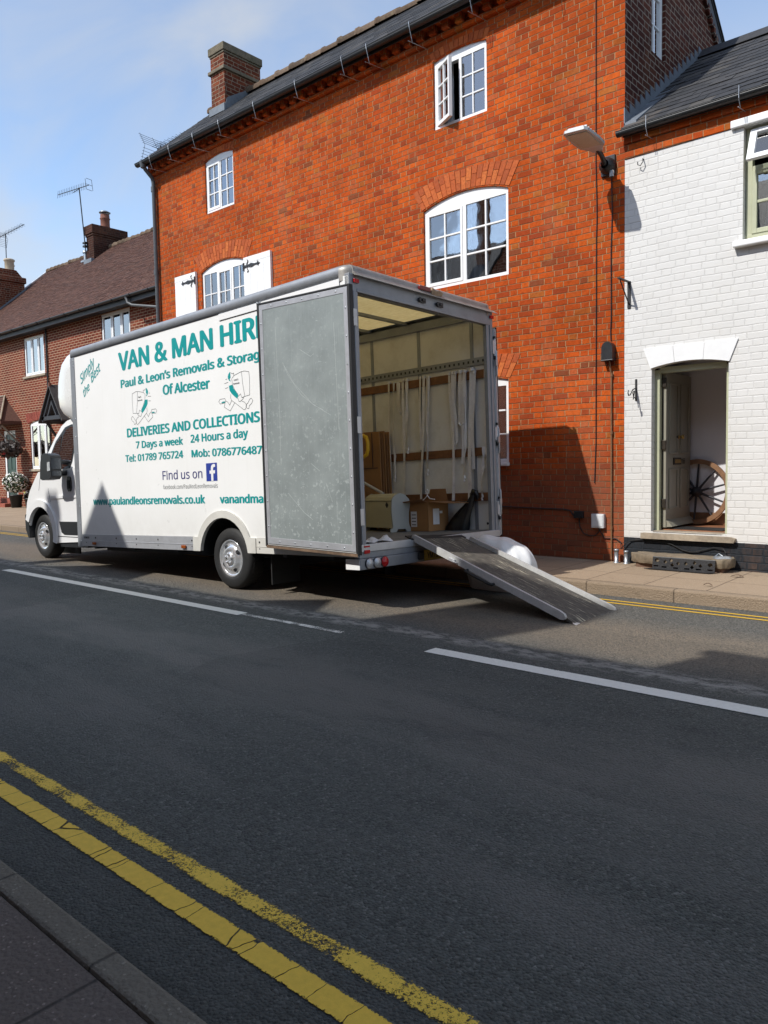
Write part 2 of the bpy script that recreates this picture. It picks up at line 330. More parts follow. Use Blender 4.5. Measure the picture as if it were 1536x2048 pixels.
def mk_asphalt():
    b = NB('asphalt'); P = b.pos(); X, Y, Z = b.xyz(P)
    vo = b.vor(P, 95); fine = b.noise(P, 260, 4, .7); med = b.noise(P, 34, 5, .7)
    c = b.ramp(vo.outputs['Color'], [(0.05, (.064, .070, .062)), (.45, (.108, .116, .103)), (.8, (.165, .174, .156)), (.97, (.29, .29, .26))])
    c = b.mix(b.m('MULTIPLY', b.ramp(med, [(.35, 0.0), (.65, 1.0)]), .45), c, (.060, .063, .056))
    m2 = b.noise(b.mapv(P, scale=(.7, 1, 1)), 7, 6, .72); c = b.mix(b.m('MULTIPLY', b.ramp(m2, [(.44, 0.0), (.62, 1.0)]), .35), c, (.145, .15, .138))
    # far lane is older, browner and dustier; wheel tracks differ
    wy = b.m('ADD', Y, b.m('MULTIPLY', b.m('SUBTRACT', b.noise(P, .7, 4, .6), .5), .8))
    far = b.n('ShaderNodeMapRange', interpolation_type='SMOOTHSTEP'); b.lk(wy, far.inputs[0]); far.inputs[1].default_value = 4.3; far.inputs[2].default_value = 5.2
    c = b.mix(b.m('MULTIPLY', far.outputs[0], .8), c, b.ramp(vo.outputs['Color'], [(0.1, (.075, .072, .066)), (.5, (.125, .120, .108)), (.95, (.22, .205, .18))]))
    trk = b.m('MULTIPLY', b.ramp(b.m('ABSOLUTE', b.m('SUBTRACT', wy, 5.65)), [(.30, 1.0), (.75, 0.0)]), b.ramp(vo.outputs['Color'], [(.15, .25), (.7, 1.0)]))
    c = b.mix(b.m('MULTIPLY', trk, .85), c, (.27, .215, .155))
    # a warmer worn track along the near lane
    t2 = b.ramp(b.m('ABSOLUTE', b.m('SUBTRACT', wy, 3.25)), [(.2, 1.0), (.75, 0.0)])
    c = b.mix(b.m('MULTIPLY', b.m('MULTIPLY', t2, b.ramp(b.noise(b.mapv(P, scale=(.35, 1, 1)), 2.0, 5, .65), [(.32, 0.0), (.55, 1.0)])), .80), c, (.21, .20, .175))
    t3 = b.ramp(b.m('ABSOLUTE', b.m('SUBTRACT', wy, 2.2)), [(.15, 1.0), (.5, 0.0)])
    c = b.mix(b.m('MULTIPLY', b.m('MULTIPLY', t3, b.ramp(b.noise(b.mapv(P, scale=(.25, 1, 1), loc=(4, 0, 0)), 1.6, 5, .65), [(.40, 0.0), (.58, 1.0)])), .75), c, (.195, .188, .168))
    # pale scuffed scar between the lanes (remains of an old line)
    sc_ = b.m('MULTIPLY', b.ramp(b.m('ABSOLUTE', b.m('SUBTRACT', b.m('ADD', Y, b.m('MULTIPLY', b.m('SUBTRACT', b.noise(P, 5, 4, .6), .5), .15)), 4.80)), [(.05, 1.0), (.16, 0.0)]), b.ramp(b.noise(b.mapv(P, scale=(.5, 1, 1)), 12, 6, .75), [(.44, 0.0), (.56, 1.0)]))
    c = b.mix(b.m('MULTIPLY', sc_, .85), c, (.42, .40, .36))
    ghost = b.m('MULTIPLY', b.ramp(b.m('ABSOLUTE', b.m('SUBTRACT', Y, 4.30)), [(.06, 1.0), (.13, 0.0)]), b.ramp(b.noise(P, 16, 6, .75), [(.52, 0.0), (.62, 1.0)]))
    c = b.mix(b.m('MULTIPLY', ghost, .5), c, (.19, .18, .16))
    # repaired strip against the near kerb
    gut = b.n('ShaderNodeMapRange', interpolation_type='SMOOTHSTEP'); b.lk(wy, gut.inputs[0]); gut.inputs[1].default_value = 1.75; gut.inputs[2].default_value = 1.2
    c = b.mix(b.m('MULTIPLY', gut.outputs[0], .5), c, (.064, .067, .062))
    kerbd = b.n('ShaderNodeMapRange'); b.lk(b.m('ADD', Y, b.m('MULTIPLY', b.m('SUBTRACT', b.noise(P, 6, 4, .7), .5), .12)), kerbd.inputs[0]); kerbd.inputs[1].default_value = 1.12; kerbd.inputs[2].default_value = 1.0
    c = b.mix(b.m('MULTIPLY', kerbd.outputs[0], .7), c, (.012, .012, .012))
    # specks of pale stone and chewing gum
    sp = b.vor(P, 30); c = b.mix(b.m('MULTIPLY', b.m('LESS_THAN', sp.outputs['Distance'], .07), b.m('GREATER_THAN', b.xyz(sp.outputs['Color'])[0], .86)), c, (.26, .25, .24))
    pv = b.n('ShaderNodeTexWhiteNoise', noise_dimensions='2D'); b.lk(b.comb(b.m('FLOOR', b.m('DIVIDE', b.m('ADD', X, b.m('MULTIPLY', b.noise(P, .5, 2, .5), 1.2)), 3.7)), b.m('FLOOR', b.m('DIVIDE', wy, 1.45))), pv.inputs['Vector'])
    c = b.mix(b.m('MULTIPLY', pv.outputs[0], .22), c, (.030, .032, .032))
    oil = b.m('MULTIPLY', b.ramp(b.noise(b.mapv(P, scale=(.6, 1.3, 1), loc=(1, 2, 0)), 1.1, 5, .7), [(.58, 0.0), (.72, 1.0)]), .35); c = b.mix(oil, c, (.026, .028, .029))
    cr = b.vor(b.mapv(P, loc=(.3, .7, 0)), .9, 'DISTANCE_TO_EDGE')
    hgt = b.m('ADD', b.m('MULTIPLY', vo.outputs['Distance'], -.7), b.m('ADD', b.m('MULTIPLY', fine, .25), b.m('MULTIPLY', med, .9)))
    MATS['asphalt'] = b.done(b.pbr(c, b.ramp(med, [(.3, .72), (.7, .9)]), 0, b.bump(hgt, 1.0, .022), .35))
mk_asphalt()

def mk_marking(name, col, cover, edge, blotch=10, cracks=False):
    b = NB(name); P = b.pos()
    uv = b.n('ShaderNodeUVMap').outputs[0]; U, V, _ = b.xyz(uv)
    e = b.m('SUBTRACT', .5, b.m('ABSOLUTE', b.m('SUBTRACT', V, .5)))           # 0 at the edges, .5 in the middle
    nz = b.m('ADD', b.m('MULTIPLY', b.noise(P, 105, 5, .8), .60), b.m('MULTIPLY', b.noise(P, blotch, 4, .6), .40))
    t = b.m('ADD', b.m('SUBTRACT', nz, 1-cover), b.m('MULTIPLY', b.m('MINIMUM', e, .2), edge))
    mask = b.ramp(t, [(.0, 0.0), (.035, 1.0)])
    if cracks:
        jv = b.mapv(P, scale=(6.5, 1.3, 1), loc=(.2, 0, 0)); wv = b.noise(P, 6, 3, .6)
        vo = b.vor(b.comb(b.m('ADD', b.xyz(jv)[0], b.m('MULTIPLY', wv, .5)), b.xyz(jv)[1]), 1.0, 'DISTANCE_TO_EDGE')
        mask = b.m('MULTIPLY', mask, b.ramp(vo.outputs['Distance'], [(.004, 0.0), (.012, 1.0)]))
    c = b.mix(b.noise(P, 40, 5, .7), tuple(x*.68 for x in col), col)
    p = b.pbr(c, .75, 0, b.bump(nz, .4, .004), .3)
    tr = b.n('ShaderNodeBsdfTransparent'); mx = b.n('ShaderNodeMixShader'); b.lk(mask, mx.inputs[0]); b.lk(tr.outputs[0], mx.inputs[1]); b.lk(p, mx.inputs[2])
    MATS[name] = b.done(mx.outputs[0])
mk_marking('yellow_paint_solid', (.92, .60, .075), .47, 1.6, 14, True)
mk_marking('yellow_paint_worn', (.92, .62, .085), .425, .62, 4)
mk_marking('yellow_paint_far', (.62, .38, .04), .75, .6, 8)
mk_marking('white_paint', (.84, .81, .72), .56, 1.1, 9)
mk_marking('white_paint_worn', (.80, .77, .69), .47, .35, 6)

def mk_paving(name, c0, c1, joint_x, joint_y, jc, speck):
    b = NB(name); P = b.pos(); X, Y, Z = b.xyz(P)
    def jd(v, per, off=0.0):
        f = b.m('FRACT', b.m('DIVIDE', b.m('ADD', v, off), per)); return b.m('MULTIPLY', b.m('MINIMUM', f, b.m('SUBTRACT', 1, f)), per)
    cell = b.m('FLOOR', b.m('DIVIDE', X, joint_x)); cy_ = b.m('FLOOR', b.m('DIVIDE', Y, joint_y))
    wn = b.n('ShaderNodeTexWhiteNoise', noise_dimensions='2D'); b.lk(b.comb(cell, cy_), wn.inputs['Vector'])
    d = b.m('MINIMUM', jd(X, joint_x), jd(Y, joint_y))
    d = b.m('ADD', d, b.m('MULTIPLY', b.m('SUBTRACT', b.noise(P, 30, 3, .6), .5), .006))
    jm = b.ramp(d, [(.002, 1.0), (.007, 0.0)])
    nz = b.noise(P, 90, 5, .7); big = b.noise(P, 2.4, 5, .65)
    c = b.mix(b.m('ADD', b.m('MULTIPLY', wn.outputs[0], .5), b.m('MULTIPLY', big, .5)), c0, c1)
    c = b.mix(b.m('MULTIPLY', b.ramp(nz, [(.4, 0.0), (.7, 1.0)]), .35), c, tuple(x*.55 for x in c0))
    gum = b.vor(P, 3.1); c = b.mix(b.m('MULTIPLY', b.m('MULTIPLY', b.m('LESS_THAN', gum.outputs['Distance'], .085), b.m('GREATER_THAN', b.xyz(gum.outputs['Color'])[1], .45)), .45), c, tuple(x*.45 for x in c0))
    vo = b.vor(P, 70); c = b.mix(b.m('MULTIPLY', b.m('MULTIPLY', b.m('LESS_THAN', vo.outputs['Distance'], .28), b.m('GREATER_THAN', b.xyz(vo.outputs['Color'])[0], .72)), speck), c, tuple(min(1, x*2.2) for x in c1))
    c = b.mix(b.m('MULTIPLY', b.ramp(b.noise(P, 5, 6, .7), [(.58, 0.0), (.72, 1.0)]), .4), c, tuple(x*.5 for x in c0))
    c = b.mix(b.m('MULTIPLY', jm, .85), c, jc)
    MATS[name] = b.done(b.pbr(c, .85, 0, b.bump(b.m('ADD', b.m('SUBTRACT', b.m('MULTIPLY', nz, .8), jm), b.m('MULTIPLY', vo.outputs['Distance'], -.6)), .8, .010), .3))
mk_paving('tan_paving', (.29, .215, .145), (.37, .28, .195), .62, .62, (.10, .07, .05), .25)
mk_paving('near_paving', (.115, .092, .078), (.150, .124, .106), .60, 30., (.03, .027, .025), .55)
mk_paving('tan_kerb', (.22, .165, .112), (.30, .228, .158), .915, 30., (.08, .06, .045), .2)
mk_paving('near_kerb', (.150, .135, .105), (.185, .165, .130), .62, 30., (.04, .035, .03), .35)

def mk_ramp_deck():
    b = NB('ramp_deck'); v = b.objc()
    nz = b.noise(v, 14, 6, .7)
    c = b.ramp(nz, [(.3, (.055, .049, .042)), (.7, (.125, .112, .095))])
    st = b.noise(b.mapv(v, scale=(1.3, 15, 1)), 2.2, 5, .72)
    m1 = b.m('MULTIPLY', b.ramp(st, [(.575, 0.0), (.60, 1.0)]), b.ramp(b.noise(v, 2.5, 3, .6), [(.38, 0.0), (.55, 1.0)]))
    c = b.mix(m1, c, (.44, .40, .30))
    MATS['ramp_deck'] = b.done(b.pbr(c, .8, 0, b.bump(nz, .3, .006), .3))
mk_ramp_deck()
M = MATS

# ------------------------------------------------------------------ mesh helper
class MB:
    def __init__(s): s.v = []; s.f = []; s.smooth = []
    def add(s, vs, fs, sm=False):
        o = len(s.v); s.v += [Vector(p) for p in vs]; s.f += [tuple(i+o for i in f) for f in fs]; s.smooth += [sm]*len(fs)
        return s
    def box(s, x0, x1, y0, y1, z0, z1, mat=None):
        vs = [(x, y, z) for z in (z0, z1) for y in (y0, y1) for x in (x0, x1)]
        if mat is not None: vs = [mat @ Vector(p) for p in vs]
        return s.add(vs, [(0, 2, 3, 1), (4, 5, 7, 6), (0, 1, 5, 4), (2, 6, 7, 3), (0, 4, 6, 2), (1, 3, 7, 5)])
    def prism(s, poly, fa, fb, sm=False):
        """poly: list of 2D points; fa/fb map a 2D point to 3D for the two ends"""
        n = len(poly); a = [Vector(fa(p)) for p in poly]; c = [Vector(fb(p)) for p in poly]
        tri = tessellate_polygon([[Vector((p[0], p[1], 0)) for p in poly]])
        s.add(a+c, [tuple(t) for t in tri] + [tuple(i+n for i in reversed(t)) for t in tri])
        s.add(a+c, [(i, (i+1) % n, (i+1) % n+n, i+n) for i in range(n)], sm)
        return s
    def prism_xz(s, poly, y0, y1): return s.prism(poly, lambda p: (p[0], y0, p[1]), lambda p: (p[0], y1, p[1]))
    def prism_yz(s, poly, x0, x1): return s.prism(poly, lambda p: (x0, p[0], p[1]), lambda p: (x1, p[0], p[1]))
    def prism_xy(s, poly, z0, z1): return s.prism(poly, lambda p: (p[0], p[1], z0), lambda p: (p[0], p[1], z1))
    def sheet_holes(s, outer, holes, f3, depth=None):
        loops = [[Vector((p[0], p[1], 0)) for p in L] for L in [outer]+holes]
        flat = [p for L in loops for p in L]; tri = tessellate_polygon(loops)
        s.add([f3(p, 0) for p in flat], [tuple(t) for t in tri])
        if depth:
            for L in holes:
                n = len(L); s.add([f3(p, 0) for p in L]+[f3(p, depth) for p in L], [(i, (i+1) % n, (i+1) % n+n, i+n) for i in range(n)])
        return s
    def tube(s, pts, r, n=8, caps=True, radii=None):
        pts = [Vector(p) for p in pts]; rings = []
        t0 = (pts[1]-pts[0]).normalized(); ref = Vector((0, 0, 1)) if abs(t0.z) < .9 else Vector((1, 0, 0)); a = t0.cross(ref).normalized()
        vs = []
        for i, p in enumerate(pts):
            t = ((pts[min(i+1, len(pts)-1)]-pts[max(i-1, 0)])).normalized()
            a = (a-t*a.dot(t)).normalized(); b = t.cross(a); rr = radii[i] if radii else r
            vs += [p+(a*math.cos(2*math.pi*k/n)+b*math.sin(2*math.pi*k/n))*rr for k in range(n)]
        fs = [(i*n+k, i*n+(k+1) % n, (i+1)*n+(k+1) % n, (i+1)*n+k) for i in range(len(pts)-1) for k in range(n)]
        s.add(vs, fs, n > 6)
        if caps: s.add(vs[:n]+vs[-n:], [tuple(reversed(range(n))), tuple(range(n, 2*n))])
        return s
    def cyl(s, p0, p1, r, n=16, r1=None): return s.tube([p0, p1], r, n, True, [r, r if r1 is None else r1])
    def lathe(s, prof, c, ax=(0, 0, 1), n=32, sm=True):
        """prof: (radius, height) along axis ax from centre c"""
        c = Vector(c); ax = Vector(ax).normalized(); ref = Vector((1, 0, 0)) if abs(ax.x) < .9 else Vector((0, 1, 0)); a = ax.cross(ref).normalized(); b = ax.cross(a)
        vs = [c+ax*h+(a*math.cos(2*math.pi*k/n)+b*math.sin(2*math.pi*k/n))*r for r, h in prof for k in range(n)]
        fs = [(i*n+k, i*n+(k+1) % n, (i+1)*n+(k+1) % n, (i+1)*n+k) for i in range(len(prof)-1) for k in range(n)]
        return s.add(vs, fs, sm)
    def grid(s, fn, nu, nv, sm=True):
        vs = [fn(i/nu, j/nv) for j in range(nv+1) for i in range(nu+1)]
        return s.add(vs, [(j*(nu+1)+i, j*(nu+1)+i+1, (j+1)*(nu+1)+i+1, (j+1)*(nu+1)+i) for j in range(nv) for i in range(nu)], sm)
    def xform(s, M4): s.v = [M4 @ p for p in s.v]; return s
    def mesh(s, name, inv=None):
        me = bpy.data.meshes.new(name)
        me.from_pydata([(inv @ p if inv else p)[:] for p in s.v], [], s.f); me.polygons.foreach_set('use_smooth', s.smooth); me.update()
        bm = bmesh.new(); bm.from_mesh(me); bmesh.ops.recalc_face_normals(bm, faces=bm.faces); bm.to_mesh(me); bm.free()
        return me

def tagp(o, label, cat, group=None):
    o['label'] = label; o['category'] = cat
    if group: o['group'] = group
INV = {}
def thing(name, label, cat, loc=(0, 0, 0), group=None, matrix=None, local=False):
    o = bpy.data.objects.new(name, None); COL.objects.link(o); o.empty_display_size = .2
    m4 = matrix if matrix is not None else Matrix.Translation(Vector(loc)); o.matrix_world = m4
    INV[o] = Matrix.Identity(4) if local else m4.inverted()
    tagp(o, label, cat, group); return o
def bev(o, wd, seg=2, ang=35):
    md = o.modifiers.new('bevel', 'BEVEL'); md.width = wd; md.segments = seg; md.limit_method = 'ANGLE'; md.angle_limit = R(ang); return o
def part(name, mb, mat, parent, bevel=0, label=None, seg=2):
    root = parent
    while root.parent: root = root.parent
    o = bpy.data.objects.new(name, mb.mesh(name, INV[root])); COL.objects.link(o); o.parent = parent
    o.data.materials.append(M[mat])
    if bevel: bev(o, bevel, seg)
    if label: o['label'] = label
    return o
def solo(name, mb, mat, label, cat, loc=(0, 0, 0), group=None, bevel=0, matrix=None, local=False):
    m4 = matrix if matrix is not None else Matrix.Translation(Vector(loc))
    o = bpy.data.objects.new(name, mb.mesh(name, None if local else m4.inverted())); COL.objects.link(o); o.matrix_world = m4
    o.data.materials.append(M[mat]); tagp(o, label, cat, group)
    INV[o] = Matrix.Identity(4) if local else m4.inverted()
    if bevel: bev(o, bevel)
    return o
def struct(name, mb, mat):
    o = bpy.data.objects.new(name, mb.mesh(name)); COL.objects.link(o); o.data.materials.append(M[mat]); o['kind'] = 'structure'; return o

def arc_pts(x0, x1, zs, rise, n=12):
    """points of a flat arch from x0 to x1 springing at zs"""
    if rise <= 0: return [(x0, zs), (x1, zs)]
    c = (x1-x0)/2; rad = (c*c+rise*rise)/(2*rise); xm = (x0+x1)/2; zc = zs+rise-rad
    a = math.asin(c/rad)
    return [(xm+rad*math.sin(-a+2*a*i/n), zc+rad*math.cos(-a+2*a*i/n)) for i in range(n+1)]
def opening(x0, x1, z0, z1, rise=0): return [(x0, z0), (x1, z0)] + list(reversed(arc_pts(x0, x1, z1, rise)))

